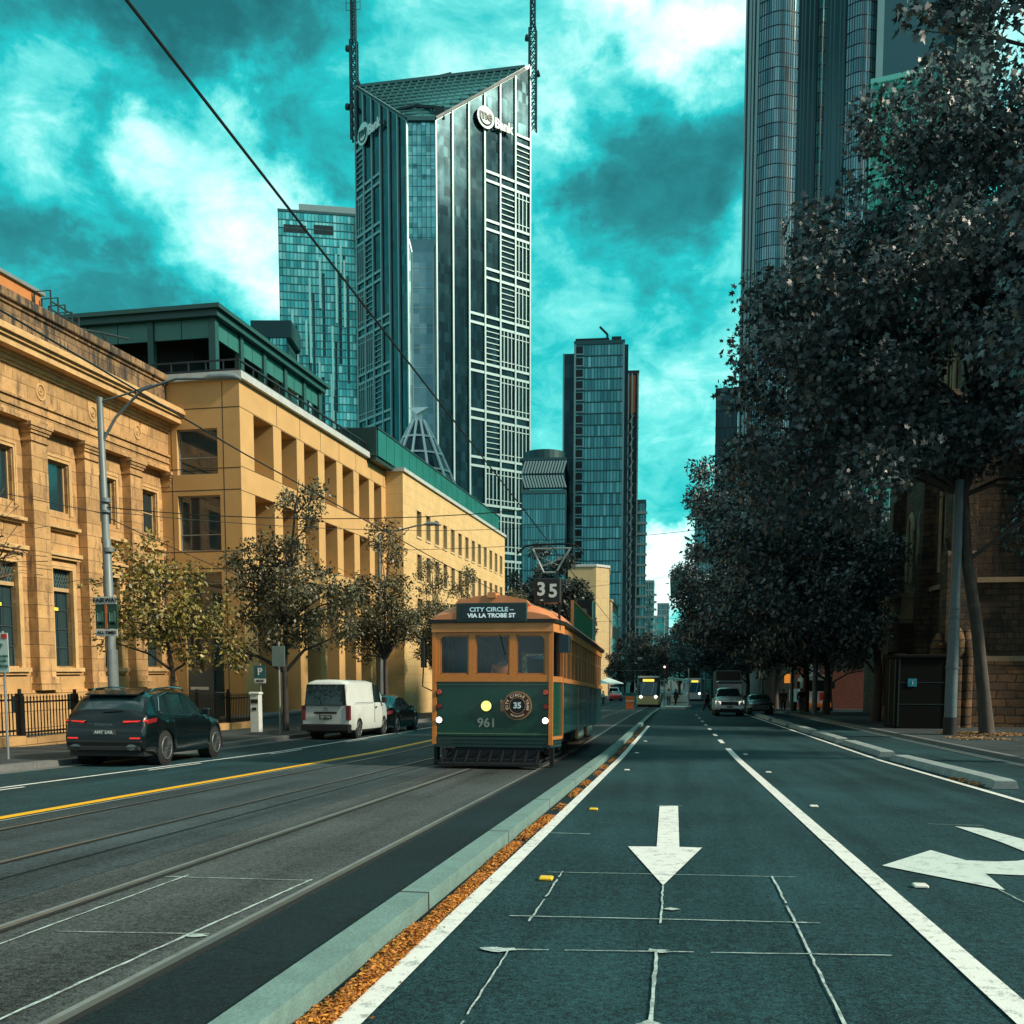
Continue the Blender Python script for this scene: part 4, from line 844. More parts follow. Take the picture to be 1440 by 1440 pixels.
mb = MB(); mb.box(.2, 2.7, 1.2, 1.6, 0, HT); mb.box(73*k, 100*k, .6, 1.4, 0, HT); mb.box(110*k, 138*k, .6, 1.4, 0, HT); mb.build('dark_recess', G_DARK, T)
mb = MB()
for x in (1117, 1121, 1127, 1133, 1155, 1160, 1168, 1173): mb.box((x-1040)*k, (x-1040)*k+.3, .2, .6, 0, HT)
mb.build('recess_fins', TMUL, T)
mb = MB(); mb.box((1217-1040)*k, (1226-1040)*k, -1.2, 3, 0, HT); mb.build('pale_pier', mat('pale_teal_metal', (.25, .42, .43), .4, .3, .1, .2), T)
mb = MB(); mb.box((1226-1040)*k, (1302-1040)*k, -.6, 3, 0, HT); mb.build('blank_slab', mat('blue_teal_slab', (.022, .12, .15), .5, .1, .06, .05), T)
g = MB(); curtain(g, ((1302-1040)*k, 0), ((1320-1040)*k, 0), 0, HT, 4, 60); g.build('glass_strip', G_DARK, T)
mb = MB(); mb.box((1322-1040)*k, (1369-1040)*k, 0, 3, 0, HT-28); mb.build('stone_spandrels', mat('grey_green_stone', (.25, .33, .29), .7, 0, .12, .2), T)
mb = MB()
for i in range(34): mb.box((1322-1040)*k, (1369-1040)*k, -.1, .0, i*5.2, i*5.2+.4)
build_each(mb, 'spandrel_joint', DMUL, T)
t, w, Ht = slab('dark_midrise', 'dark teal mid rise block at left edge of the curved glass tower', 210, 1009, 1036, 552, 30, G_DARK, DMUL, 8, 3.4)
t, w, Ht = slab('pale_lowrise', 'small pale teal building below the dark mid rise beyond the trees', 230, 979, 1010, 722, 20, G_TEAL, WFIN, 6, 3.4, ncat='building')
t, w, Ht = slab('green_roofed_block', 'bright green glazed rooftop block glimpsed above the near right tree', 200, 1232, 1320, 108, 12, mat('bright_green_glass', (.03, .40, .30), .3, .2, .25, .3), mat('pale_green_bar', (.25, .75, .62), .5, .1, .1), 9, 3.0, ncat='building')
# ================================================================== RIGHT: STONE CHURCH, SHOPS
CH = ashlar('church_rubble', (.12, .075, .04), (.055, .042, .028), (.02, .018, .015), .62, .27, .75, 1.2, ((.02, .022, .02), .50), mort=.02, warp=.14)
CHT = mat('church_trim_stone', (.30, .23, .14), .8, 0, .35, 3, .4, 25); CHD = mat('church_dark_window', (.008, .010, .012), .3, 0, .1)
CHB = ashlar('church_base_stone', (.17, .088, .035), (.075, .046, .024), (.02, .017, .013), .8, .36, .75, 1.4, ((.03, .025, .02), .56), mort=.03, warp=.16)
Q = thing('stone_church', 'dark rough stone gothic church with pointed windows and corner buttresses', 'church', (12.5, 46, -1.2))
mb = MB(); mb.box(0, 12, 0, 12.5, -1.5, 22); mb.box(2.2, 16, 12.5, 34, -1.5, 13); mb.build('wall', CH, Q)
mb = MB(); mb.box(-.35, 12.2, -.35, 12.7, -1.5, 2.6); mb.box(-.25, 12.1, -.25, 12.6, 2.6, 3.0); mb.build('battered_base', CHB, Q)
def pointed(w, hs, n=8):      # half outline of a pointed arch, (x,z) list left to right
    r = w*1.02; P = []
    for i in range(n+1):
        a = math.acos((r-w/2)/r)*i/n; P.append((-(r*math.cos(a)-(r-w/2)), hs+r*math.sin(a)))
    return P+[(-x, z) for x, z in P[-2::-1]]
def lancet(face, c, z0, w, hs, parent, trim=CHT):
    o = pointed(w, hs); pts = [(-w/2, 0)]+o+[(w/2, 0)]
    def T3(x, z, d): return (-d, c+x, z0+z) if face == 'x' else (c+x, -d, z0+z)
    mb = MB(); mb.add([T3(x, z, .03) for x, z in pts], [tuple(range(len(pts)))]); wnd = mb.build('window', CHD, parent)
    mb = MB(); mb.tube([T3(x, z, .08) for x, z in pts], .11, 6); mb.tube([T3(x*1.22, z*1.03, .06) for x, z in pts[1:-1]], .09, 6); mb.beam(T3(0, 0, .06), T3(0, hs+w*.5, .06), .09, .09); mb.build('frame', trim, wnd)
for c, z0, w_, hs in [(3.0, 7.2, 1.5, 3.2), (7.4, 7.2, 1.1, 2.6), (9.8, 7.2, 1.1, 2.6), (3.0, 13.6, 1.4, 3.0), (7.5, 13.6, 1.4, 3)]: lancet('x', c, z0, w_, hs, Q)
for c in (3.2, 7.8): lancet('y', c, 8.2, 1.7, 3.6, Q)
m2 = thing('tmp', 'x', 'x'); bpy.data.objects.remove(m2)
for c in (15.5, 19.5, 23.5, 27.5, 31.5):
    e = bpy.data.objects.new('bay', None); COL.objects.link(e); e.parent = Q; e.location = (2.2, 0, 0); lancet('x', c, 5.2, 1.5, 3.2, e)
mb = MB()
for z in (3.0, 6.4, 12.6, 12.9, 18.6): mb.box(-.22, 12.1, -.22, 12.6, z, z+.22)
for z in (4.4, 10.6): mb.box(2.0, 3, 12.5, 34, z, z+.2)
mb.build('string_course', CHT, Q)
for x, y, dx, dy in [(-.9, -.9, 1.2, 1.2), (-.7, 5.0, .8, .9), (-.8, 11.4, 1.0, 1.1), (5.0, -.8, 1.0, .9)]:
    mb = MB(); mb.box(x, x+dx, y, y+dy, -1.5, 7.5); mb.box(x+.15, x+dx, y+.15, y+dy-.05, 7.5, 13.5); mb.sprism([(y, 7.5), (y+dy, 7.5), (y+dy/2, 8.3)], x, x+dx); mb.sprism([(y+.1, 13.5), (y+dy, 13.5), (y+dy/2, 14.6)], x+.1, x+dx); mb.build('buttress', CH, Q)
for i, (x, y, h) in enumerate([(-.5, -1.25, 4.4), (-1.05, -.55, 4.2), (-.1, -1.2, 4.3)]):
    mb = MB(); mb.tube([(x, y, -1), (x, y, h-1.2), (x, y, h-1.0), (x, y, h-.5), (x, y, h-.3), (x, y, h)], [.30, .28, .36, .36, .27, .12], 10); mb.build('clustered_shaft', CHB, Q, 40)
PO = thing('church_porch', 'stone church porch with stepped cornice and dark doorway by the street', 'porch', (11.4, 52.4, -1.25))
mb = MB(); mb.box(0, 1.0, 0, 1.0, 0, 5.0); mb.box(0, 1.0, 3.2, 4.2, 0, 5.0); mb.box(0, 1.0, 1.0, 3.2, 3.6, 5.0); mb.box(-.05, 1.05, -.05, 4.25, 0, .8); mb.build('wall', CH, PO)
mb = MB(); mb.box(-.15, 1.05, -.15, 4.35, 5.0, 5.2); mb.box(-.3, 1.05, -.3, 4.5, 5.2, 5.4); mb.box(-.1, 1.05, -.1, 4.3, 5.4, 6.3); mb.box(-.25, 1.05, -.25, 4.45, 6.3, 6.5); mb.box(-.12, .2, -.12, 1.1, 3.3, 3.5); mb.build('cornice', CHT, PO)
for y in (.15, .55, 3.35, 3.85): mb = MB(); mb.cyl((-.18, y, .8), (-.18, y, 3.5), .12, 8); mb.build('column', CHT, PO)
mb = MB(); mb.box(.5, .6, 1.0, 3.2, 0, 3.6); mb.build('door', mat('dark_timber', (.02, .018, .015), .6, 0, .2), PO)
RB = sblock('red_brick_building', 'red brick building across the side road behind the right trees', 26, 96, 130, 10, ashlar('red_brick', (.12, .032, .022), (.16, .05, .034), (.1, .085, .07), .24, .08, .25, .3, mort=.008), 8, 3, w=14.5, zb=-2.6)
sblock('far_shop_terrace', 'row of grey shopfront buildings far along the right footpath', 26, 134, 230, 12, GRY, 16, 3, w=13, zb=-4)
# ================================================================== TREES
def leafmat(name, cols, rough=.42, spec=.55):
    m = mat(name, (.1, .1, .1), rough, 0, .2, 6, 0, 0, spec, cols)
    b = m.node_tree.nodes['Principled BSDF']; b.inputs['Sheen Weight'].default_value = 0; return m
LF_DARK = leafmat('plane_leaf_dark', [(.030, .056, .062), (.046, .078, .088), (.070, .104, .116), (.028, .066, .056), (.10, .13, .14), (.052, .082, .098)], .44, .8)
LF_OLIVE = leafmat('olive_leaf', [(.045, .052, .028), (.08, .088, .045), (.11, .115, .06), (.055, .064, .04), (.19, .18, .10), (.085, .088, .05)], .45, .5)
LF_GOLD = leafmat('gold_leaf', [(.12, .10, .022), (.19, .16, .03), (.08, .085, .03), (.28, .24, .06), (.34, .26, .05)], .45, .5)
LF_FAR = leafmat('far_leaf', [(.022, .036, .032), (.034, .048, .044), (.05, .066, .058), (.028, .05, .04)], .5, .5)
BARK = mat('bark_dark', (.055, .052, .048), .85, 0, .45, 5, .8, 18, stretch=(1, 1, .4)); BARKP = mat('plane_bark', (.055, .05, .042), .85, 0, .5, 2.5, .7, 12, dirt=((.10, .095, .08), 2.5, .58))
LEAVES = {'maple': ([(0, 0), (.12, .40), (.30, .20), (.60, .48), (.62, .17), (1, 0), (.62, -.17), (.60, -.48), (.30, -.20), (.12, -.40)]), 'oval': ([(0, 0), (.38, .27), (1, 0), (.38, -.27)])}
def leaf_mesh(name, clumps, n, size, mt, shape='oval', rs=None, droop=.25, up=.55, extra=None):
    rs = rs or np.random.default_rng(1); cl = np.array(clumps, float); wgt = cl[:, 3]**2.; wgt /= wgt.sum(); idx = rs.choice(len(cl), n, p=wgt)
    d = rs.normal(size=(n, 3)); d /= np.linalg.norm(d, axis=1)[:, None]; rad = rs.random(n)**.45; c = cl[idx]
    P = c[:, :3]+d*(rad*c[:, 3])[:, None]*np.array([1, 1, .78])
    # ragged: clusters along little twigs
    tw = rs.normal(size=(n//7+1, 3))*.10; P += np.repeat(tw, 7, 0)[:n]
    A = d*.6+rs.normal(size=(n, 3))*.75; A[:, 2] -= droop; A /= np.linalg.norm(A, axis=1)[:, None]
    N = rs.normal(size=(n, 3))*.8; N[:, 2] += up; N -= A*(N*A).sum(1)[:, None]; N /= np.linalg.norm(N, axis=1)[:, None]; B = np.cross(N, A)
    t = np.array(LEAVES[shape]); k = len(t); s = size*rs.uniform(.55, 1.25, n)
    cup = -.22*np.abs(t[:, 1])-.12*t[:, 0]**2
    V = P[:, None]+s[:, None, None]*(t[None, :, 0, None]*A[:, None]+t[None, :, 1, None]*B[:, None]+cup[None, :, None]*N[:, None])
    me = bpy.data.meshes.new(name); me.vertices.add(n*k); me.vertices.foreach_set('co', V.reshape(-1).astype(np.float32))
    me.loops.add(n*k); me.loops.foreach_set('vertex_index', np.arange(n*k, dtype=np.int32)); me.polygons.add(n)
    me.polygons.foreach_set('loop_start', np.arange(0, n*k, k, dtype=np.int32)); me.polygons.foreach_set('loop_total', np.full(n, k, np.int32))
    me.materials.append(mt); me.update(calc_edges=True); me.validate(); return me
def clumps_in(ells, n, r0, r1, rs, mind=.8):
    out = []; t = 0; vol = [e[3]*e[4]*e[5] for e in ells]
    while len(out) < n and t < 40000:
        t += 1; e = random.choices(ells, vol)[0]; d = np.array([random.gauss(0, 1) for _ in range(3)]); d /= np.linalg.norm(d); q_ = random.random()**.38
        p = np.array(e[:3])+d*q_*np.array(e[3:6]); r = random.uniform(r0, r1)
        if all(np.linalg.norm(p-o[:3]) > mind*(r+o[3])*.5 for o in map(np.array, out)): out.append((*p, r))
    return out
def trunk_mesh(name, path, rad, clumps, mt, thin=.02, every=1, lr=.35, fork=.3):
    mb = MB(); mb.tube(path, rad, 10); P = [Vector(p) for p in path]; k0 = max(1, int(len(P)*fork))
    for c in clumps[::every]:
        c = Vector(c[:3]); j = min(range(k0, len(P)), key=lambda i: (P[i]-c).length+(0 if P[i].z < c.z else 4)); a = P[j]; r = rad[j]*lr+.01
        m1 = a.lerp(c, .35)+Vector((random.uniform(-.2, .2), random.uniform(-.2, .2), (c-a).length*.10)); m2_ = a.lerp(c, .7)+Vector((random.uniform(-.2, .2), random.uniform(-.2, .2), (c-a).length*.06))
        mb.tube([a, m1, m2_, c], [r, r*.7, r*.42, thin], 6)
        for _ in range(2):
            e = c+Vector((random.gauss(0, .5), random.gauss(0, .5), random.gauss(0, .4))); mb.tube([m2_, m2_.lerp(e, .5)+Vector((0, 0, .08)), e], [r*.3, r*.2, thin*.5], 4)
    return mb.mesh(name, mt, 60)
def tree(name, label, loc, path, rad, ells, ncl, cr, nl, ls, lm, bm, shape='oval', group=None, seed=1, rz=0, cat='tree', extra=(), every=1, lr=.35, fork=.3, mind=.8):
    random.seed(seed); rs = np.random.default_rng(seed); cl = clumps_in(ells, ncl, *cr, rs, mind)+list(extra)
    t = thing(name, label, cat, loc, (0, 0, rz), group); link('trunk', trunk_mesh('trunk', path, rad, cl, bm, every=every, lr=lr, fork=fork), t)
    link('crown', leaf_mesh('crown', cl, nl, ls, lm, shape, rs), t); return t
GR = 'plane trees along the right footpath'
# T1: big near tree, leaning trunk
zb = zg(37.6)+.10
t1 = tree('plane_tree', 'large plane tree with leaning trunk rising from mulch right of the street pole', (11.2, 37.6, zb), [(0, 0, -.1), (0, 0, .15), (-.2, -.1, 1.6), (-.55, -.2, 4), (-.95, -.2, 6.2), (-1.1, 0, 8.5), (-.9, .2, 11.5), (-.6, .2, 15), (-.4, 0, 18)], [.38, .27, .22, .20, .19, .17, .14, .09, .03],
     [(-1.2, 0, 15.0, 6.6, 5.5, 5.6), (-6.0, -.6, 12.2, 3.6, 3.8, 5.4), (-6.6, -.4, 14.0, 2.6, 3.2, 3.0), (3.8, 0, 13.0, 5.2, 5, 6.2), (-2., 0, 19.6, 3.4, 3.4, 3.2), (2.8, 0, 20, 4, 4, 3.4)], 215, (.95, 1.5), 100000, .225, LF_DARK, BARKP, 'maple', GR, 11,
     extra=[(-8.6, -.5, 15.1, .45), (-8.0, -.5, 14.7, .5), (-7.4, -.4, 14.9, .6), (-7.4, 0, 11.6, .6), (-8.2, 0, 11.2, .4), (-6.6, 0, 17.3, .7), (-5.2, 0, 19.3, .7), (-4.6, 0, 20.6, .5)], every=3, lr=.45)
# T0: nearer tree, trunk outside the frame, branches hang into the top right corner
t0 = tree('plane_tree', 'nearest plane tree whose outer branches hang into the top right corner', (12.4, 24.5, zg(24.5)+.1), [(0, 0, -.1), (0, 0, .2), (0, 0, 3), (-.2, 0, 6), (-.4, 0, 9), (-.2, 0, 12), (-.3, 0, 15), (-.5, -.6, 18)], [.45, .35, .28, .24, .2, .15, .1, .03],
     [(-.2, .3, 11.6, 4.8, 4.4, 5.0), (0, 0, 14.6, 3.8, 3.6, 2.8)], 95, (.8, 1.3), 40000, .215, LF_DARK, BARKP, 'maple', GR, 12,
     extra=[(-7.75, -2.6, 15.2, .35), (-7.3, -2.6, 15.0, .45), (-6.9, -2.6, 15.3, .5), (-6.6, -2.6, 14.8, .4), (-6.2, -2.6, 15.2, .5), (-5.6, -2.6, 15.3, .5), (-6.3, -2.6, 14.4, .32), (-4.9, -2.5, 15.0, .55), (-4.6, -2.5, 14.3, .5), (-3.9, -2.4, 14.6, .6)], every=3, lr=.45)
def gtree(seed, label, loc, rz=0, h=11.8, w=5.6, nl=42000, ls=.27):
    return tree('plane_tree', label, loc, [(0, 0, -.1), (0, 0, .2), (.1, 0, 2.2), (-.1, .1, 4.2), (-.3, .1, 6.5), (-.2, 0, 9), (-.1, 0, h)], [.34, .26, .20, .18, .14, .09, .03],
         [(-4.3, 0, 7.8, w*.82, 4.8, 3.9), (-4.3, 0, h-2.9, w*.72, 4.2, 3.7), (-1.6, 0, 5.0, 2.3, 3.6, 1.6), (-3.2, 0, 5.6, 3.4, 3.4, 2.2)], 115, (.8, 1.35), nl, ls, LF_DARK, BARK, 'oval', GR, seed, rz, every=3, lr=.42)
t2 = gtree(21, 'second plane tree from the camera, beside the dark kiosk', (10.3, 52.6, zg(52.6)+.1), 0, 14.0, 5.9)
t3 = gtree(22, 'third plane tree along the right footpath, just before the crane truck', (9.9, 66.5, zg(66.5)+.1), 0, 16.4, 7.6, 50000, .29)
def ct(src, label, x, y, rz, s): o = copy_tree(src); o.location = (x, y, zg(y)+.1); o.rotation_euler = (0, 0, rz); o.scale = (s, s, s); o['label'] = label; return o
ct(t2, 'slim trunked plane tree between third tree and the side road', 9.9, 76.5, 1.1, 1.10); ct(t3, 'plane tree just past the side road mouth on the right', 9.6, 95, 2.2, 1.12)
ct(t2, 'plane tree two past the side road on the right', 9.6, 110, 3.9, 1.25); ct(t3, 'plane tree far along the right footpath beyond the tram stop', 9.4, 128, .6, 1.15); ct(t2, 'plane tree deep in the row reaching over the tram stop', 8.8, 150, 5.0, 1.35); ct(t3, 'last plane tree discernible at end of the right row', 8.0, 180, 4.0, 1.35)
ct(t3, 'plane tree close against the church wall at right', 13.2, 86.5, 2.9, 1.0)
GL = 'young street trees along the left footpath'
a1 = tree('street_tree', 'young golden brown leaved street tree behind the dark car', (-14.3, 26.5, zg(26.5)+.1), [(0, 0, -.1), (0, 0, .1), (0, 0, 1.2), (.05, 0, 2.1), (-.1, 0, 3), (-.1, 0, 4.4), (0, 0, 5.7)], [.11, .085, .07, .06, .05, .035, .012],
     [(-.3, 0, 4.0, 1.6, 1.5, 1.55), (-.5, 0, 5.2, .9, .8, .9), (1.1, 0, 3.2, 1.1, 1.1, .9), (-1.5, 0, 3.4, .75, .8, 1.0)], 52, (.30, .52), 5600, .145, LF_GOLD, BARK, 'oval', GL, 31, extra=[(-2.35, 0, 4.6, .25), (-2.3, 0, 4.15, .25), (-2.1, 0, 3.7, .28), (1.9, 0, 2.4, .4), (1.6, 0, 4.0, .35)], every=2, lr=.6)
a2 = tree('street_tree', 'tall grey green street tree with forked limbs behind the parking signs', (-14.4, 35.2, zg(35.2)+.1), [(0, 0, -.1), (0, 0, .1), (0, 0, 1.5), (0, 0, 2.2), (.05, 0, 4.0), (.3, 0, 6), (.5, 0, 8), (.7, 0, 9.3)], [.15, .12, .105, .10, .085, .06, .035, .012],
     [(.6, 0, 7.9, 1.15, 1.1, 1.5), (-.4, 0, 5.9, 1.7, 1.4, 1.5), (.6, 0, 5.2, 1.9, 1.5, 1.3), (-1.5, 0, 4.4, 1.0, 1, 1.1), (.1, 0, 3.9, 1.9, 1.3, 1.0), (2.0, 0, 5.0, 1.2, 1.1, 1.5)], 78, (.32, .56), 11500, .16, LF_OLIVE, BARK, 'oval', GL, 32, extra=[(-2.3, 0, 3.1, .35), (-2.0, 0, 2.6, .35), (-1.6, 0, 2.9, .4), (2.2, 0, 3.4, .35), (-2.1, 0, 6.4, .4)], every=2, lr=.62)
a3 = tree('street_tree', 'dense pointed street tree between the white van and the tram', (-14.2, 47.7, zg(47.7)+.1), [(0, 0, -.1), (0, 0, .1), (0, 0, 1.8), (0, 0, 3), (0, 0, 6), (.3, 0, 9.2)], [.14, .115, .10, .08, .05, .012],
     [(.1, 0, 5.6, 2.0, 1.7, 2.2), (.4, 0, 8.9, .9, .8, 1.5), (-1.6, 0, 5.4, 1.0, 1, 1.3), (-.3, 0, 4.3, 2.0, 1.5, 1.1)], 60, (.38, .62), 9500, .17, LF_OLIVE, BARK, 'oval', GL, 33, every=2, lr=.5)
def cl_(src, label, x, y, rz, s): o = ct(src, label, x, y, rz, s); return o
cl_(a3, 'street tree directly behind the left corner of the old tram', -14.0, 57.0, 2.0, .92); cl_(a3, 'smaller street tree above the old tram roof edge', -14.0, 66.0, 4.1, .98); cl_(a2, 'street tree farther behind the old tram roof', -14.0, 76, 1.2, .9); cl_(a3, 'last young tree before the pale stone block ends', -13.9, 87, 3.1, 1.05)
tree('bare_tree', 'small nearly bare tree at the left edge by the sandstone building', (-15.05, 19.4, zg(19.4)+.1), [(0, 0, -.1), (0, 0, .1), (0, 0, 2.5), (.1, 0, 3.6), (.2, 0, 4.6)], [.10, .08, .06, .04, .01], [(.55, 0, 4.8, .7, .5, .7), (.2, 0, 4.2, .8, .6, .5)], 30, (.1, .2), 60, .08, LF_GOLD, mat('bark_brown', (.12, .08, .05), .8, 0, .3, 5), 'oval', GL, 35, every=1, lr=.5)
def btree(label, x, y, h, w, seed, n=15000): return tree('round_tree', label, (x, y, zg(y)), [(0, 0, -.2), (0, 0, 1.5), (0, 0, h*.4), (0, 0, h*.8)], [.35, .3, .22, .05], [(0, 0, h*.62, w, w*.9, h*.36), (w*.3, 0, h*.5, w*.6, w*.6, h*.3)], 55, (w*.16, w*.28), n, .36, LF_FAR, BARK, 'oval', 'dark trees in the far street', seed, every=3)
btree('dark round tree in the middle of the far street end', -4.6, 165, 11.5, 5.4, 41); btree('tall dark tree behind the old tram left of its route box', -13.4, 103, 17.5, 4.4, 42, 20000); btree('dark tree behind the pantograph of the old tram', -11.6, 112, 15.0, 3.0, 43); btree('low dark tree beside the far left shops', -9.8, 185, 9, 2.8, 44, 7000); btree('far dark tree right of the far street centre', 1.5, 215, 12, 6, 45)
# ================================================================== POLES, SIGNS, WIRES
POLE = mat('painted_grey_pole', (.16, .20, .205), .5, .2, .25, 3); PD = mat('pole_black_base', (.015, .018, .02), .6, .1, .2); GALV = mat('galvanised', (.30, .34, .34), .45, .6, .15, 4)
P1 = thing('street_lamp', 'tall grey pole with curved lamp arm and FAIRWAY sign before the sandstone building', 'street lamp', (-13.72, 22.55, zg(22.55)+.12), group='street lamp poles')
mb = MB(); mb.tube([(0, 0, -.1), (0, 0, 2.5), (-.03, 0, 2.52), (-.05, 0, 5.2), (-.06, 0, 5.22), (-.1, 0, 8.6)], [.135, .13, .12, .105, .09, .075], 14); mb.tube([(0, 0, 4.9), (0, 0, 5.0)], .14, 12); mb.tube([(-.04, 0, 6.1), (-.04, 0, 6.2)], .13, 12); mb.tube([(-.04, 0, 5.85), (-.04, 0, 5.9)], .13, 12); mb.build('pole', POLE, P1, 50)
mb = MB(); mb.tube([(-.06, 0, 7.55), (.3, .0, 8.1), (1.0, 0, 8.72), (1.9, 0, 8.95), (2.7, 0, 8.92)], .035, 8); mb.tube([(-.09, 0, 8.5), (.6, 0, 8.65), (1.3, 0, 8.84)], .022, 6); mb.build('lamp_arm', POLE, P1, 50)
mb = MB(); mb.tube([(2.65, 0, 8.93), (2.75, 0, 8.95), (3.1, 0, 8.96), (3.4, 0, 8.93), (3.55, 0, 8.86)], [.04, .075, .085, .075, .03], 10); mb.build('lamp_head', GALV, P1, 50)
SW = mat('sign_white_sheet', (.62, .68, .66), .5, .1, .1, 5); SG = mat('sign_green_sheet', (.015, .075, .055), .45, .1, .2, 5)
sg = MB(); sg.cbox(-.29, .29, -.20, -.18, 3.02, 3.62, .004); fs = sg.build('fairway_sign', SG, P1)
mb = MB(); mb.box(-.29, .29, -.215, -.2, 3.62, 3.80); mb.box(-.29, .29, -.215, -.2, 2.84, 3.01); build_each(mb, 'sign_strip', SW, fs); mb = MB(); mb.box(-.03, .03, -.215, -.205, 3.03, 3.61); mb.build('orange_bar', mat('orange_bar', (.6, .15, .03), .5, 0, 0), fs)
BLK = mat('letter_black', (.01, .012, .012), .5, 0, 0); PALE = mat('letter_pale', (.45, .55, .52), .5, 0, 0)
text('sign_letters', 'FAIRWAY', .155, BLK, fs, (0, -.225, 3.71), bold=.004); text('sign_letters', 'ALL TIMES', .11, BLK, fs, (0, -.225, 2.925), bold=.003)
for x in (-.16, .16): mb = MB(); mb.cbox(x-.075, x+.075, -.212, -.2, 3.20, 3.44, .02); mb.box(x-.055, x+.055, -.2, -.199, 3.12, 3.16); mb.build('tram_symbol', mat('symbol_dull', (.10, .22, .18), .5, 0, .1), fs)
P2 = thing('street_lamp', 'second lamp pole with raised lamp arm between the white van and tram', 'street lamp', (-15.15, 50, zg(50)+.1), group='street lamp poles')
mb = MB(); mb.tube([(0, 0, -.1), (0, 0, 4), (0, 0, 9.6)], [.15, .12, .08], 12); mb.build('pole', POLE, P2, 50)
mb = MB(); mb.tube([(0, 0, 9.3), (.9, 0, 9.75), (2.0, 0, 10.0), (2.5, 0, 10.05)], .04, 8); mb.tube([(0, 0, 8.4), (1.6, 0, 9.85)], .02, 6); mb.build('lamp_arm', POLE, P2)
mb = MB(); mb.tube([(2.4, 0, 10.05), (2.6, 0, 10.08), (3.0, 0, 10.08), (3.3, 0, 10.0)], [.04, .1, .11, .04], 10); mb.build('lamp_head', GALV, P2, 50)
# left edge parking sign
s = thing('parking_sign', 'pale parking restriction sign with red mark on thin post at the left edge', 'sign', (-14.0, 18.9, zg(18.9)+.12), group='signs on thin posts')
mb = MB(); mb.cyl((0, 0, -.1), (0, 0, 2.72), .028, 10); mb.build('post', GALV, s)
mb = MB(); mb.cbox(-.24, .15, -.05, -.035, 1.85, 2.68, .004); pl = mb.build('sign_plate', mat('sign_pale_teal', (.50, .66, .62), .5, 0, .1, 5), s)
mb = MB(); mb.cbox(-.0, .13, -.058, -.05, 2.56, 2.66, .003); mb.build('red_mark', mat('sign_red', (.55, .04, .04), .5, 0, 0), pl); mb = MB(); mb.cyl((-.13, -.058, 2.58), (-.13, -.05, 2.58), .07, 16); mb.build('black_disc', BLK, pl)
SGN = mat('sign_green_text', (.02, .16, .11), .5, 0, 0)
for z, tt, sz in [(2.40, '1P', .15), (2.2, '7:30am-6pm', .075), (2.09, 'MON-FRI', .075), (1.98, '2P  METER', .08)]: text('sign_letters', tt, sz, SGN, pl, (-.045, -.06, z), bold=.003)
s = thing('parking_sign', 'square blue green P sign on thin post beside ticket machine', 'sign', (-14.85, 34, zg(34)+.12), group='signs on thin posts')
mb = MB(); mb.cyl((0, 0, -.1), (0, 0, 2.5), .03, 8); mb.build('post', GALV, s)
mb = MB(); mb.cbox(-.23, .23, -.05, -.035, 1.96, 2.42, .01); pl = mb.build('sign_plate', mat('sign_teal', (.02, .13, .16), .45, .1, .05), s); text('sign_letters', 'P', .36, mat('letter_white', (.75, .8, .78), .5, 0, 0), pl, (0, -.06, 2.19), bold=.008)
mb = MB(); mb.cbox(-.22, .22, -.05, -.035, 1.78, 1.94, .004); pl = mb.build('lower_plate', SW, s); text('sign_letters', 'METER', .10, BLK, pl, (0, -.06, 1.86), bold=.004)
s = thing('sign_back', 'blank back of a square road sign on tall thin post', 'sign', (-13.42, 32.3, zg(32.3)+.12), group='signs on thin posts')
mb = MB(); mb.cyl((0, 0, -.1), (0, 0, 3.2), .032, 10); mb.build('post', GALV, s); mb = MB(); mb.cbox(-.24, .24, -.05, -.035, 2.35, 3.05, .01); mb.build('sign_plate', mat('sign_back_grey', (.20, .30, .30), .45, .5, .1), s)
s = thing('ticket_machine', 'white parking ticket machine standing on the left kerb', 'ticket machine', (-15.0, 33.9, zg(34)+.12))
mb = MB(); mb.cbox(-.18, .18, -.15, .15, 0, 1.38, .03); mb.cbox(-.21, .21, -.18, .18, 1.38, 1.46, .02); mb.build('cabinet', mat('meter_white', (.62, .70, .68), .4, .1, .1, 4), s); mb = MB(); mb.box(-.14, .14, -.165, -.15, 1.05, 1.2); mb.box(-.08, .08, -.165, -.15, .8, .9); mb.build('screen_panel', BLK, s)
# right side poles
s = thing('street_pole', 'thick blue grey street pole with black base in front of the leaning plane tree', 'street pole', (9.87, 37.3, zg(37.3)+.1), group='street poles on the right footpath')
mb = MB(); mb.tube([(0, 0, .6), (0, 0, 9)], [.215, .15], 16); mb.tube([(0, 0, 2.4), (0, 0, 2.46)], .235, 14); mb.tube([(0, 0, 4.2), (0, 0, 4.3)], .215, 14); mb.tube([(0, 0, 4.5), (0, 0, 4.55)], .21, 14); mb.build('pole', mat('blue_grey_pole', (.10, .15, .17), .5, .2, .3, 3), s, 50)
mb = MB(); mb.tube([(0, 0, -.1), (0, 0, .66)], .24, 16); mb.build('base_sleeve', PD, s, 50)
for lb, x, y, r_, h in [('blue grey street pole between two slim tree trunks before the crane truck', 9.06, 65.6, .17, 8), ('grey street pole just left of the crane truck beyond the third tree', 8.95, 77, .15, 8.5), ('slim pale pole with small box near the silver pickup', 6.9, 79, .08, 6)]:
    s = thing('street_pole', lb, 'street pole', (x, y, zg(y)+.1), group='street poles on the right footpath'); mb = MB(); mb.tube([(0, 0, -.1), (0, 0, h)], [r_, r_*.7], 12); mb.build('pole', mat('blue_grey_pole', (.10, .15, .17), .5, .2, .3, 3), s, 50)
    if r_ < .1: mb = MB(); mb.cbox(-.2, .2, -.2, 0, 2.6, 3.2, .02); mb.build('control_box', SW, s)
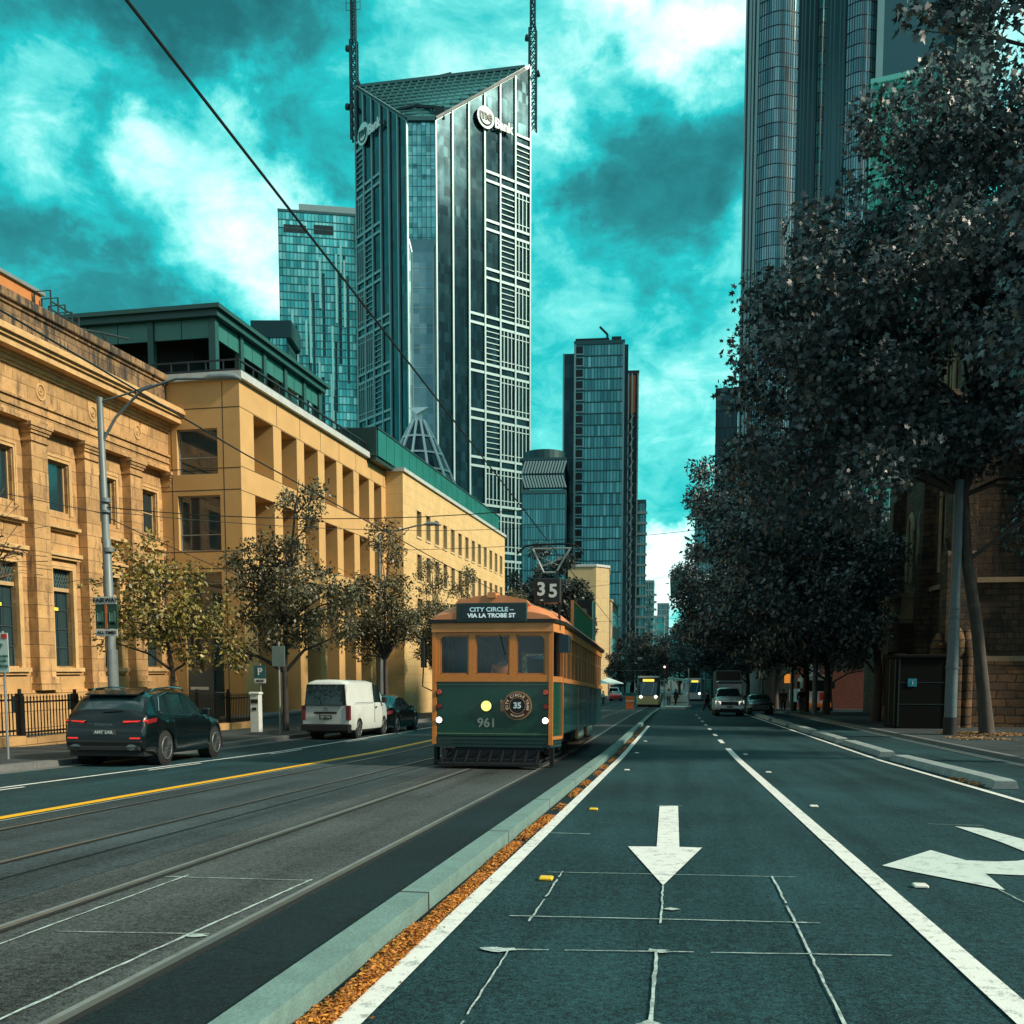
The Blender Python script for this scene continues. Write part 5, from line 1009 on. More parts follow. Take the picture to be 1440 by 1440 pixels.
# kiosk
s = thing('toilet_kiosk', 'dark green black street kiosk with small blue panel beside the thick pole', 'kiosk', (9.2, 43, zg(43)+.12))
KB = mat('kiosk_black_green', (.004, .006, .006), .7, 0, .2, 2, spec=.12)
mb = MB(); mb.cbox(0, 2.05, 0, 2.2, -.1, 2.95, .06); mb.build('shell', KB, s)
mb = MB(); mb.cbox(-.08, 2.13, -.08, 2.28, 2.95, 3.08, .04); mb.build('roof', KB, s)
mb = MB(); 
for z in (1.0, 1.9): mb.box(.1, 1.95, -.012, -.002, z, z+.03)
mb.box(.08, .13, -.02, -.002, .1, 2.9); mb.box(1.92, 1.97, -.02, -.002, .1, 2.9); mb.box(-.02, -.002, .15, .25, .1, 2.9); mb.box(-.02, -.002, 1.2, 1.3, .1, 2.9); mb.build('door_trim', mat('kiosk_trim', (.03, .06, .06), .4, .3, .1), s)
mb = MB(); mb.cbox(.45, .80, -.03, -.004, 1.75, 2.08, .01); pl = mb.build('blue_panel', mat('kiosk_blue', (.02, .16, .20), .3, .1, .1, emit=(.02, .25, .32), estr=.12), s)
mb = MB(); mb.cyl((.625, -.04, 1.84), (.625, -.04, 1.95), .018, 8); mb.cyl((.625, -.04, 1.99), (.625, -.04, 2.0), .02, 8); mb.build('person_symbol', PALE, pl)
# concrete separator blocks on the right lane
KB2 = mat('separator_concrete', (.24, .30, .30), .75, 0, .35, 3, .3, 30)
for i, (y0, y1) in enumerate([(17.3, 25.2), (26.4, 32.2), (33.2, 38.9), (40.0, 46.5), (47.8, 54.5), (56, 66)]):
    mb = MB(); a = MB()
    ys = [y0, y0+.25, y1-.25, y1]
    for k_ in range(3):
        za, zb_ = zg(ys[k_]), zg(ys[k_+1]); h0 = .15 if k_ else .13; h1 = .15 if k_ < 2 else .09
        mb.add([(5.28, ys[k_]-y0, za-zg(y0)), (5.70, ys[k_]-y0, za-zg(y0)), (5.66, ys[k_]-y0, za-zg(y0)+h0), (5.32, ys[k_]-y0, za-zg(y0)+h0), (5.28, ys[k_+1]-y0, zb_-zg(y0)), (5.70, ys[k_+1]-y0, zb_-zg(y0)), (5.66, ys[k_+1]-y0, zb_-zg(y0)+h1), (5.32, ys[k_+1]-y0, zb_-zg(y0)+h1)],
               [(0, 1, 2, 3), (7, 6, 5, 4), (3, 2, 6, 7), (0, 3, 7, 4), (1, 5, 6, 2)] if k_ in (0, 2) else [(3, 2, 6, 7), (0, 3, 7, 4), (1, 5, 6, 2)])
    mb.v = [(x-5.5, y, z) for x, y, z in mb.v]
    tag(mb.build('separator_block', KB2, None, loc=(5.5, y0, zg(y0)+.006)), 'long concrete separator block beside the white line, %s' % ['nearest the camera', 'second from the camera', 'third from the camera', 'fourth from the camera', 'fifth from the camera', 'farthest, ending near the silver pickup'][i], 'separator block', 'concrete separator blocks along the right lane')
# wires
WM = mat('wire_black', (.012, .02, .022), .5, .2, 0)
def wire(name, label, pts, r, group='overhead wires'):
    mb = MB(); mb.tube(pts, r, 6); return tag(mb.build(name, WM), label, 'wire', group)
wire('contact_wire', 'thick contact wire crossing the sky down to the old tram', [(-3.6, -3, 6.1), (-3.6, 6.3, 5.83), (-3.6, 15.2, 5.54), (-3.6, 24.3, 5.27), (-3.6, 32, 5.0), (-3.6, 60, 4.15), (-3.6, 120, 2.4)], .0135)
wire('contact_wire', 'second contact wire running across the sandstone buildings', [(-6.45, -3, 5.2), (-6.45, 8.9, 4.9), (-6.45, 14.4, 4.70), (-6.45, 28, 4.42), (-6.45, 60, 3.9), (-6.45, 120, 2.3)], .011)
def span(label, p, q_, r=.012, sag=.25):
    p, q_ = Vector(p), Vector(q_); wire('span_wire', label, [p.lerp(q_, t)-Vector((0, 0, sag*4*t*(1-t))) for t in np.linspace(0, 1, 9)], r)
span('thin span wire from the left lamp pole over the tracks', (-13.8, 22.5, 5.4), (-3.6, 24.3, 5.35)); 
def pt3(px, py, d): r_ = ray(px, py); return tuple(r_[i]*d+(EYE if i == 2 else 0) for i in range(3))
span('thin span wire reaching the left lamp pole from the picture edge', (-16.5, 14, 5.6), (-13.8, 22.5, 5.25), .01, .05)
span('span wire sloping behind the golden tree toward the panelled building', (-13.8, 22.5, 5.2), (-14.6, 35.2, 4.4), .012, .1)
span('span wire crossing before the colonnade to the pale block', (-13.8, 22.6, 5.3), (-5.0, 40, 7.2), .01, .3)
span('span wire from the second lamp pole over the street', (-15.15, 50, 7.6), (9.5, 52, 9.6), .014, .5)
span('thin span wire above the distant stop', (-12, 75, 7.2), (9.5, 77, 10.2), .014, .4); span('lower thin span wire above the distant stop', (-12, 95, 6.0), (9, 97, 7.0), .016, .3); span('faint span wire over the far trams', (-12, 104, 1.6), (5, 110, 1.6), .02, .3)
s = thing('hanging_sign', 'square green sign hanging from wires above the far street', 'sign', (.3, 75, 6.75)); mb = MB(); mb.cbox(-.52, .52, 0, .06, 0, 1.4, .02); mb.build('sign_panel', mat('hanging_teal', (.05, .20, .19), .5, .2, .08), s, rot=(0, R(-3), 0)); mb = MB(); mb.cyl((-.4, .03, 1.4), (-.45, .03, 1.95), .012, 6); mb.cyl((.45, .03, 1.4), (.4, .03, 2.1), .012, 6); mb.build('hanger', WM, s)
# far signals, stop
def signal(label, x, y, h, z0=None, s_=1., lens=True):
    t = thing('traffic_signal', label, 'traffic light', (x, y, zg(y) if z0 is None else z0)); mb = MB(); mb.cyl((0, 0, 0), (0, 0, h), .06*s_, 10); mb.build('post', POLE, t)
    mb = MB(); mb.cbox(-.38*s_, .38*s_, -.12, 0, h, h+1.15*s_, .03); mb.build('backing_board', PD, t); mb = MB(); mb.cbox(-.14*s_, .14*s_, -.32, -.12, h+.08, h+1.05*s_, .03); mb.build('lamp_case', PD, t)
    for i, (c, e) in enumerate([((.8, .12, .06), 2.5), ((.05, .05, .03), 0), ((.03, .06, .05), 0)]): mb = MB(); mb.cyl((0, -.335, h+(.9-.3*i)*s_), (0, -.32, h+(.9-.3*i)*s_), .10*s_, 14); mb.build('lens', mat('lens_%d' % i, c, .3, 0, 0, emit=(1, .5, .45) if e else None, estr=e), t)
    return t
signal('traffic light with red lamp lit at near end of the tram stop', -.75, 94.5, 3.1)
s = thing('track_signal', 'dark signal box with two round grey lenses beyond the route box of the old tram', 'traffic light', (-5.0, 52, zg(52))); mb = MB(); mb.cyl((.35, .1, 0), (.35, .1, 5.6), .07, 8); mb.build('post', POLE, s); mb = MB(); mb.cbox(0, .78, -.2, .05, 4.6, 6.4, .03); mb.build('signal_case', PD, s)
for z in (5.75, 5.2): mb = MB(); mb.cyl((.35, -.22, z), (.35, -.2, z), .2, 18); mb.build('lens', mat('grey_lens', (.16, .20, .20), .3, 0, .1), s)
mb = MB(); mb.cbox(.80, .88, -.3, 1.1, 3.4, 6.3, .01); mb.build('side_panel', mat('pale_green_panel', (.32, .60, .52), .5, 0, .05), s)
s = thing('tram_stop_platform', 'raised kerbed tram stop island in the middle of the far street', 'tram stop', (.2, 93, zg(93)))
mb = MB(); mb.prism([(-1.3, 1.5), (-.8, 0), (1.0, 0), (1.6, 2), (1.6, 30), (-1.3, 30)], -.6, .22); mb.build('island', mat('island_concrete', (.26, .32, .31), .8, 0, .2, 2), s)
mb = MB(); mb.prism([(-1.2, 2), (-.7, .2), (.9, .2), (1.5, 2.2)], .222, .226); mb.build('edge_marking', WHITE, s)
s = thing('tram_stop_shelter', 'tram stop shelter with pale roof and white poster panel on the island', 'shelter', (.75, 99, zg(99)+.2))
mb = MB(); mb.add([(-1.1, -.3, 2.75), (1.1, -.3, 2.4), (1.1, 6, 2.4), (-1.1, 6, 2.75), (-1.1, -.3, 2.9), (1.1, -.3, 2.6), (1.1, 6, 2.6), (-1.1, 6, 2.9)], [(0, 1, 5, 4), (4, 5, 6, 7), (0, 3, 2, 1), (1, 2, 6, 5), (0, 4, 7, 3), (2, 3, 7, 6)]); mb.build('roof', mat('shelter_roof', (.22, .52, .48), .4, .1, .1), s)
for x, y in ((-.9, 0), (.9, 0), (-.9, 5.6), (.9, 5.6)): mb = MB(); mb.cyl((x, y, 0), (x, y, 2.5), .05, 8); mb.build('post', GALV, s)
mb = MB(); mb.cbox(-.85, .75, -.12, -.02, .15, 1.15, .02); pl = mb.build('poster_panel', mat('poster_white', (.62, .66, .60), .5, 0, .1), s); mb = MB(); mb.cyl((-.4, -.14, .75), (-.4, -.12, .75), .14, 12); mb.box(-.85, .75, -.13, -.121, .38, .44); mb.build('poster_mark', BLK, pl)
mb = MB(); mb.box(.8, .86, .1, 5.5, .1, 2.2); mb.build('glass_side', glassmat('shelter_glass', (.7, .9, .9), .8), s)
s = thing('tall_thin_pole', 'thin pale pole at the right end of the tram stop island', 'street pole', (1.55, 96, zg(96)+.1), group='street poles on the right footpath'); mb = MB(); mb.tube([(0, 0, 0), (0, 0, .6), (0, 0, .62), (0, 0, 3.8)], [.14, .12, .05, .05], 8); mb.tube([(0, 0, 3.4), (0, 0, 3.8)], .09, 8); mb.build('pole', GALV, s)
s = thing('barrier', 'orange plastic barrier standing left of the far modern tram', 'barrier', (-3.95, 93.5, zg(93.5))); mb = MB(); mb.sprism([(-.3, 0), (.3, 0), (.18, .5), (.12, 1.2), (-.12, 1.2), (-.18, .5)], -.38, .38); mb.build('barrier_body', mat('barrier_orange', (.75, .16, .02), .5, 0, .1), s); mb = MB(); mb.box(-.39, .39, -.19, -.17, .7, .85); mb.build('barrier_band', mat('barrier_white', (.7, .6, .5), .5, 0, .1), s)
s = thing('low_barrier', 'white plastic barrier with red panel on the left footpath far away', 'barrier', (-9.0, 108, zg(108))); mb = MB(); mb.cbox(-.8, .8, 0, .4, 0, 1.1, .05); mb.build('barrier_body', SW, s); mb = MB(); mb.box(-.5, .5, -.02, 0, .3, .9); mb.build('red_panel', mat('panel_red', (.5, .06, .03), .5, 0, .1), s)
for lb, x, y in [('white umbrella stall roof far left beside the trams', -9.5, 118), ('second white stall roof farther along the left kerb', -8.6, 134)]:
    s = thing('market_umbrella', lb, 'umbrella', (x, y, zg(y)), group='stall umbrellas on the far left'); mb = MB(); mb.add([(-2, -2, 2.6), (2, -2, 2.6), (2, 2, 2.6), (-2, 2, 2.6), (0, 0, 3.4)], [(0, 1, 4), (1, 2, 4), (2, 3, 4), (3, 0, 4), (0, 3, 2, 1)]); mb.build('canopy', mat('canvas_pale', (.55, .70, .68), .7, 0, .1), s); mb = MB(); mb.cyl((0, 0, 0), (0, 0, 2.8), .05, 8); mb.build('post', GALV, s)
# ================================================================== OLD TRAM
TY = 20.3; TS = math.atan(slope(TY+4))
TR = thing('old_tram', 'vintage green and cream-orange wooden tram running on route 35 with round front badge', 'tram', (-3.74, TY, zg(TY)+.02), (TS, 0, 0))
GRNP = mat('tram_green', (.005, .056, .038), .28, 0, .12, 2, coat=.4, dirt=((.012, .04, .03), 3, .6)); GRNS = mat('tram_side_sky_sheen', (.014, .085, .085), .16, 0, .12, 1, coat=.8)  # side green shifted blue and brighter: sky sheen put into the colour
OCH = mat('tram_ochre', (.60, .21, .035), .38, 0, .18, 3, coat=.2, stretch=(3, 3, 12)); OCHD = mat('tram_ochre_side', (.40, .165, .05), .42, 0, .2, 3)
SAL = mat('tram_roof_salmon', (.62, .24, .10), .45, 0, .22, 2.5, dirt=((.35, .14, .07), 1.8, .58)); CREAM = mat('tram_cream', (.60, .25, .08), .5, 0, .2, 3)
TBK = mat('tram_black', (.010, .013, .014), .5, .1, .2); UND = mat('tram_underframe', (.006, .010, .013), .6, .3, .3, 3)
TGL = glassmat('tram_window_glass', (.8, .95, 1.), .97, .03)
HF, HB, TL, NZ = 1.235, 1.385, 13.6, .78
plan = lambda e=0: [(-HF-e, -e), (HF+e, -e), (HB+e, NZ), (HB+e, TL-NZ), (HF+e, TL+e), (-HF-e, TL+e), (-HB-e, TL-NZ), (-HB-e, NZ)]
def front(n): return n
mb = MB(); mb.prism([(-HF, 0), (HF, 0), (HF, .05), (-HF, .05)], .66, 1.80)
mb.build('front_apron', GRNP, TR)
mb = MB(); mb.prism([(HF-.001, .0), (HB, NZ), (HB-.05, NZ), (HF-.05, .05)], .60, 1.80); mb.prism([(-HF+.001, .0), (-HF+.05, .05), (-HB+.05, NZ), (-HB, NZ)], .60, 1.80); mb.build('nose_side_panel', GRNP, TR)
for k in range(3):
    mb = MB(); z = .42+.075*k; mb.prism([(-HF-.01, -.02-.008*k), (HF+.01, -.02-.008*k), (HB, NZ), (HB-.04, NZ), (HF-.03, .03), (-HF+.03, .03), (-HB+.04, NZ), (-HB, NZ)], z, z+.068); mb.build('bumper_board', mat('bumper_green', (.008, .038, .034), .35, 0, .1, coat=.3), TR)
mb = MB()
for z in (.70, 1.74): mb.box(-HF+.03, HF-.03, -.004, 0, z, z+.014)
mb.build('pinstripe', mat('tram_stripe', (.16, .26, .16), .4, 0, 0), TR)
# side body panels, door openings in the middle
segs = [(NZ+.02, 4.55), (4.62, 6.2), (6.27, 7.35), (7.42, 9.0), (9.07, TL-NZ)]
for s_ in (-1, 1):
    for i, (a, b) in enumerate(segs):
        mb = MB(); x = s_*HB; mb.cbox(min(x, x-s_*.06), max(x, x-s_*.06), a, b, .70 if i not in (1, 3) else .42, 1.80, .01); mb.build('side_panel', GRNS, TR)
    mb = MB(); mb.box(min(s_*HB, s_*(HB+.035)), max(s_*HB, s_*(HB+.035)), NZ, TL-NZ, 1.80, 1.90); mb.build('waist_rail', OCHD, TR)
# window zone: sill, posts, header; front
mb = MB(); mb.box(-HF-.02, HF+.02, -.035, .05, 1.80, 1.95); mb.build('front_sill', OCH, TR)
mb = MB()
for a, b in [(-HF, -HF+.11), (-.50, -.36), (.37, .51), (HF-.11, HF)]: mb.box(a, b, -.025, .05, 1.95, 2.80)
mb.box(-HF, HF, -.022, .05, 2.78, 2.90)
# rounded upper outer corners
for s_ in (-1, 1):
    c = (s_*(HF-.11-.22), 2.78-.16); pts = [(s_*(HF-.11), 2.78)]+[(c[0]+s_*.22*math.cos(a), c[1]+.16*math.sin(a)) for a in np.linspace(0, math.pi/2, 7)]
    if s_ < 0: pts = pts[::-1]
    mb.eprism(pts, -.02, .045)
mb.build('front_window_frame', OCH, TR)
mb = MB()
for a, b in [(-HF+.11, -.50), (-.36, .37), (.51, HF-.11)]:
    for u0, u1, z0, z1 in [(a, a+.035, 1.95, 2.78), (b-.035, b, 1.95, 2.78), (a, b, 1.95, 1.985), (a, b, 2.745, 2.78)]: mb.box(u0, u1, -.012, .03, z0, z1)
mb.build('sash_frames', OCHD, TR)
for a, b in [(-HF+.11, -.50), (-.36, .37), (.51, HF-.11)]: mb = MB(); mb.box(a+.02, b-.02, .008, .014, 1.96, 2.77); mb.build('front_window', TGL, TR)
mb = MB(); mb.beam((.16, -.03, 2.78), (.27, -.03, 2.36), .018, .012); mb.build('wiper', TBK, TR)
mb = MB(); mb.prism([(-HF-.06, -.07), (HF+.06, -.07), (HB+.05, NZ), (HB-.1, NZ), (HF-.08, .05), (-HF+.08, .05), (-HB+.1, NZ), (-HB-.05, NZ)], 2.84, 3.03); mb.build('header_board', CREAM, TR)
mb = MB(); mb.prism([(-HF-.10, -.11), (HF+.10, -.11), (HB+.09, NZ), (HB+.09, TL-NZ), (HF+.1, TL+.1), (-HF-.1, TL+.1), (-HB-.09, TL-NZ), (-HB-.09, NZ)], 3.031, 3.10); mb.build('gutter', TBK, TR)
for s_ in (-1, 1):       # ochre corner posts and nose side windows
    mb = MB(); mb.beam((s_*(HF+.01), .0, .48), (s_*(HF+.01), .0, 2.9), .085, .085, up=(0, 1, 0)); mb.build('corner_post', OCH, TR)
    mb = MB(); mb.beam((s_*(HB-.005), NZ, .62), (s_*(HB-.005), NZ, 2.9), .075, .09, up=(0, 1, 0)); mb.beam((s_*HF, .02, .62), (s_*HB, NZ-.02, .62), .06, .07); mb.beam((s_*HF, .02, 1.86), (s_*HB, NZ-.02, 1.86), .06, .12); mb.build('nose_frame', OCHD, TR)
    mb = MB(); a = Vector((s_*(HF-.02), .05, 0)); b = Vector((s_*(HB-.04), NZ-.03, 0)); mb.quad(a+Vector((0, 0, 1.92)), b+Vector((0, 0, 1.92)), b+Vector((0, 0, 2.86)), a+Vector((0, 0, 2.86))); mb.build('nose_window', TGL, TR)
    # side posts, windows, quarter lights
    ys = [NZ, 1.75, 2.7, 3.6, 4.55, 5.4, 6.2, 7.3, 8.15, 9.0, 10, 11, 12, TL-NZ]
    for y in ys[1:-1]:
        mb = MB(); mb.box(min(s_*HB, s_*(HB-.07)), max(s_*HB, s_*(HB-.07)), y-.045, y+.045, 1.9 if y not in (4.55, 6.2, 7.3, 9.0) else .45, 2.86); mb.build('side_post', OCHD, TR)
    mb = MB(); mb.box(min(s_*(HB+.01), s_*(HB-.06)), max(s_*(HB+.01), s_*(HB-.06)), NZ, TL-NZ, 2.84, 3.03); mb.build('side_header', CREAM if s_ < 0 else OCHD, TR)
    for a, b in zip(ys, ys[1:]):
        mb = MB(); x = s_*(HB-.035)
        for u in (.035, (b-a)/2, b-a-.035): mb.box(x-.012, x+.012, a+u-.012, a+u+.012, 1.9, 2.84)
        mb.box(x-.012, x+.012, a+.04, b-.04, 2.50, 2.53); wf = mb.build('side_window', mat('sash_thin', (.28, .17, .08), .5, 0, .1), TR); g = MB(); g.box(x-.004, x+.004, a+.04, b-.04, 1.9, 2.84); g.build('pane', TGL, wf)
# interior
mb = MB(); mb.box(-1.25, 1.25, .1, TL-.1, .62, .68); mb.box(-1.2, 1.2, 1.75, 1.78, .68, 1.9); mb.box(-1.2, -.75, 1.75, 1.78, 1.9, 2.9); mb.box(-.35, .1, 1.75, 1.78, 1.9, 2.9); mb.box(.85, 1.2, 1.75, 1.78, 1.9, 2.9); mb.box(-1.25, 1.25, TL-.1, TL-.05, .62, 2.9)
mb.build('cab_partition', mat('cab_interior', (.015, .06, .085), .5, 0, .2), TR)
mb = MB(); mb.box(.92, .97, 1.70, 1.74, 1.9, 2.75); mb.box(.55, .97, 1.70, 1.74, 2.35, 2.40); mb.box(-.78, -.74, 1.70, 1.74, 1.9, 2.9); mb.build('cab_rail', mat('cab_rail_blue', (.08, .28, .34), .4, .2, .1), TR)
for y in np.arange(2.6, 12.6, 1.0):
    if 4.5 < y < 9: continue
    mb = MB(); mb.box(-1.2, -.3, y, y+.45, .9, 1.1); mb.box(-1.2, -.3, y+.42, y+.48, 1.1, 1.7); mb.box(.3, 1.2, y, y+.45, .9, 1.1); mb.box(.3, 1.2, y+.42, y+.48, 1.1, 1.7); mb.build('bench', mat('bench_timber', (.20, .10, .04), .5, 0, .2), TR)
# roof: arched with domed ends
NX, NYR = 18, 40; vs = []; fs = []
for j in range(NYR+1):
    y = -.10+(TL+.2)*j/NYR if 4 <= j <= NYR-4 else None
    yy = [-.10, -.02, .22, .62, 1.3]; 
    if j < 5: y = yy[j]; k = [.18, .58, .82, .95, 1.][j]
    elif j > NYR-5: y = TL-yy[NYR-j]; k = [.18, .58, .82, .95, 1.][NYR-j]
    else: y = 1.3+(TL-2.6)*(j-4)/(NYR-8); k = 1
    hw = (HF+.08)+(HB-HF)*min(1, max(0, min(y, TL-y))/NZ)
    for i in range(NX+1):
        t = -1+2*i/NX; h = (1-abs(t)**2.3)**.62*.46*(.30+.70*k)
        vs.append((hw*t, y, 3.09+h))
for j in range(NYR):
    for i in range(NX): a = j*(NX+1)+i; fs.append((a, a+1, a+NX+2, a+NX+1))
mb = MB(); mb.add(vs, fs); n0 = len(mb.v); mb.add([vs[i] for i in range(NX+1)]+[(vs[0][0], -.1, 3.08), (vs[NX][0], -.1, 3.08)], [tuple([NX+1]+list(range(NX+1))+[NX+2])]); mb.build('roof', SAL, TR, 60)
# hood over destination box
mb = MB(); P = [(-.80, 3.40), (-.72, 3.50), (-.3, 3.585), (0, 3.60), (.3, 3.585), (.72, 3.50), (.80, 3.40), (.72, 3.36), (-.72, 3.36)]; mb.eprism(P, -.10, 1.5); mb.build('roof_hood', SAL, TR)
mb = MB(); P = [(-.10, 3.54), (-.08, 3.655), (.08, 3.655), (.10, 3.54)]; mb.eprism(P, -.13, 1.2); mb.build('roof_rib', CREAM, TR)
mb = MB(); mb.cbox(-.75, .75, -.12, .5, 3.05, 3.44, .02); db = mb.build('destination_box', mat('dest_green', (.008, .035, .032), .35, 0, .1), TR)
mb = MB(); mb.box(-.62, .62, -.128, -.12, 3.10, 3.38); mb.build('dest_blind', mat('blind_black', (.006, .018, .022), .2, 0, 0), db)
TXT = mat('blind_text', (.42, .68, .74), .5, 0, 0, emit=(.4, .7, .8), estr=.25)
text('blind_letters', 'CITY CIRCLE –', .125, TXT, db, (0, -.135, 3.295), bold=.003, sx=1.15); text('blind_letters', 'VIA LA TROBE ST', .118, mat('blind_text_white', (.62, .80, .82), .5, 0, 0, emit=(.6, .8, .85), estr=.3), db, (0, -.135, 3.17), bold=.004, sx=1.12)
# lamps
def lamp(nm, x, z, r, m, parent=TR):
    mb = MB(); mb.cyl((x, -.045, z), (x, 0, z), r*1.15, 20); o = mb.build(nm, TBK, parent); g = MB(); g.tube([(x, -.05, z), (x, -.065, z)], [r, r*.9], 20); g.build('lens', m, o); return o
mb = MB(); x, z = -.12, 1.29
lamp('headlight', x, z, .108, mat('headlamp_yellow', (.7, .75, .2), .2, 0, .2, 14, emit=(.80, .88, .16), estr=1.2))
for s_ in (-1, 1):
    lamp('marker_light', s_*(HF-.10), .99, .062, mat('lamp_white_lit', (.9, .95, .95), .3, 0, 0, emit=(1, 1, 1), estr=4)); lamp('marker_light', s_*(HF-.10), 1.28, .052, mat('lamp_red_dark', (.20, .02, .02), .3, 0, 0)); lamp('marker_light', s_*(HF-.10), 1.58, .056, mat('lamp_red', (.50, .09, .05), .3, 0, 0))
NUM = mat('number_grey', (.22, .27, .25), .5, 0, 0); text('fleet_number', '961', .27, NUM, TR, (-.115, -.008, .93), bold=.005, sx=1.02)
# round badge
bx_, bz_ = .545, 1.30; bd = bpy.data.objects.new('round_badge', None); COL.objects.link(bd); bd.parent = TR; bd.location = (bx_, -.03, bz_)
mb = MB(); mb.cyl((0, -.02, 0), (0, .03, 0), .30, 40); mb.build('badge_rim', mat('badge_rim', (.36, .20, .10), .4, .1, .1), bd)
mb = MB(); mb.cyl((0, -.026, 0), (0, -.02, 0), .275, 40); mb.build('badge_ring', mat('badge_brown', (.055, .022, .014), .5, 0, .1), bd)
mb = MB(); mb.cyl((0, -.030, 0), (0, -.026, 0), .165, 36); mb.tube([(.168*math.cos(a), -.03, .168*math.sin(a)) for a in np.linspace(0, 2*math.pi, 33)], .008, 5, 1); mb.build('badge_centre', [mat('badge_black', (.006, .008, .012), .5, 0, 0), mat('badge_rim', (.36, .2, .1), .4, .1, .1)], bd)
BT = mat('badge_text', (.78, .62, .48), .5, 0, 0); text('badge_number', '35', .17, mat('badge_number_white', (.70, .85, .90), .5, 0, 0), bd, (0, -.036, 0), bold=.006)
st = 'CITY CIRCLE TRAM'
for i, c in enumerate(st):
    if c == ' ': continue
    a = R(196-212*i/(len(st)-1)); text('badge_letter', c, .078, BT, bd, (.222*math.cos(a), -.034, .222*math.sin(a)), rot=(R(90), -(a-R(90)), 0), bold=.003)
st = 'MELBOURNE'
for i, c in enumerate(st): a = R(236+68*i/(len(st)-1)); text('badge_letter', c, .045, BT, bd, (.225*math.cos(a), -.034, .225*math.sin(a)), rot=(R(90), -(a+R(90)), 0), bold=.001)
mb = MB(); mb.box(-.36, -.27, -.01, .0, -.12, .12); mb.build('badge_bracket', mat('badge_rim', (.36, .2, .1), .4, .1, .1), bd)
# route number box on the roof corner
mb = MB(); mb.cbox(.83, 1.40, .28, .58, 3.47, 3.98, .02); rbx = mb.build('route_box', TBK, TR); text('route_digits', '3', .38, mat('digit_pale', (.60, .66, .64), .5, 0, 0), rbx, (.99, .27, 3.74), bold=.012); text('route_digits', '5', .38, mat('digit_pale', (.60, .66, .64), .5, 0, 0), rbx, (1.24, .27, 3.70), bold=.012)
mb = MB(); mb.box(.97, 1.03, .27, .28, 3.51, 3.53); mb.build('digit_mark', mat('digit_pale', (.6, .66, .64), .5, 0, 0), rbx); mb = MB(); mb.beam((1.36, .42, 2.9), (1.36, .42, 3.5), .05, .05); mb.beam((1.0, .42, 3.3), (1.0, .42, 3.5), .04, .04); mb.build('box_bracket', TBK, rbx)
# mirrors
mb = MB(); mb.cbox(1.34, 1.60, .28, .50, 2.42, 2.80, .03); mb.beam((1.30, .4, 2.75), (1.36, .4, 2.78), .03, .03); mb.build('wing_mirror', mat('mirror_blue_black', (.012, .035, .05), .2, .3, .1), TR)
mb = MB(); mb.cbox(-1.55, -1.44, -.02, .14, 2.1, 2.75, .03); mb.tube([(-1.27, .0, 2.85), (-1.5, .05, 2.9), (-1.5, .05, 2.7)], .015, 6); mb.tube([(-1.5, .05, 2.1), (-1.52, .05, 1.7), (-1.3, .05, 1.6)], .015, 6); mb.build('wing_mirror', TBK, TR)
# steps, trucks, lifeguard
mb = MB(); mb.box(-1.05, 1.05, .9, TL-.9, .38, .62); mb.box(-.95, .95, .1, 13.4, .30, .42); mb.build('underframe', UND, TR)
for y in (1.2, 3.0, 10.5, 12.3):
    for s_ in (-1, 1):
        mb = MB(); mb.cyl((s_*.66, y+.4, .33), (s_*.78, y+.4, .33), .33, 24); mb.cyl((s_*.78, y+.4, .33), (s_*.98, y+.4, .33), .10, 12); mb.build('wheel', UND, TR, 40)
for y0 in (1.15, 10.45):
    mb = MB()
    for s_ in (-1, 1): mb.beam((s_*.98, y0, .42), (s_*.98, y0+2.7, .42), .10, .16); mb.cbox(s_*.98-.08, s_*.98+.08, y0+.3, y0+.65, .20, .5, .02); mb.cbox(s_*.98-.08, s_*.98+.08, y0+2.1, y0+2.45, .20, .5, .02); mb.beam((s_*1.0, y0-.2, .12), (s_*1.0, y0+2.9, .12), .04, .05)
    mb.build('truck_frame', UND, TR)
for s_ in (-1, 1):
    for a, b in [(4.62, 6.2), (7.42, 9.0)]: mb = MB(); mb.cbox(min(s_*1.10, s_*1.42), max(s_*1.10, s_*1.42), a, b, .30, .35, .01); mb.build('step_board', mat('step_timber', (.30, .15, .09), .6, 0, .2), TR)
mb = MB(); mb.box(-1.0, 1.0, .0, .05, .10, .40); mb.cbox(-1.08, 1.08, -.42, .0, .05, .12, .02); mb.cbox(-1.0, 1.0, -.25, -.19, .14, .19, .01)
for x in np.linspace(-1.0, 1.0, 9): mb.beam((x, -.40, .12), (x, .02, .36), .03, .03)
mb.build('lifeguard_tray', UND, TR)
mb = MB(); mb.box(-1.28, -1.20, .1, .3, .02, .44); mb.box(1.2, 1.28, .2, .4, .02, .44); mb.beam((-1.1, -.15, .05), (-.95, -.1, .36), .04, .04); mb.beam((-1.15, -.2, .12), (-.85, -.2, .3), .03, .03); mb.beam((-1.0, -.2, .05), (-1.0, -.2, .4), .05, .05); mb.beam((-1.2, -.25, .13), (-.8, -.25, .13), .04, .04); mb.beam((-.8, .0, .4), (-1.05, -.1, .43), .04, .04); build_each(mb, 'gate_bracket', UND, TR)
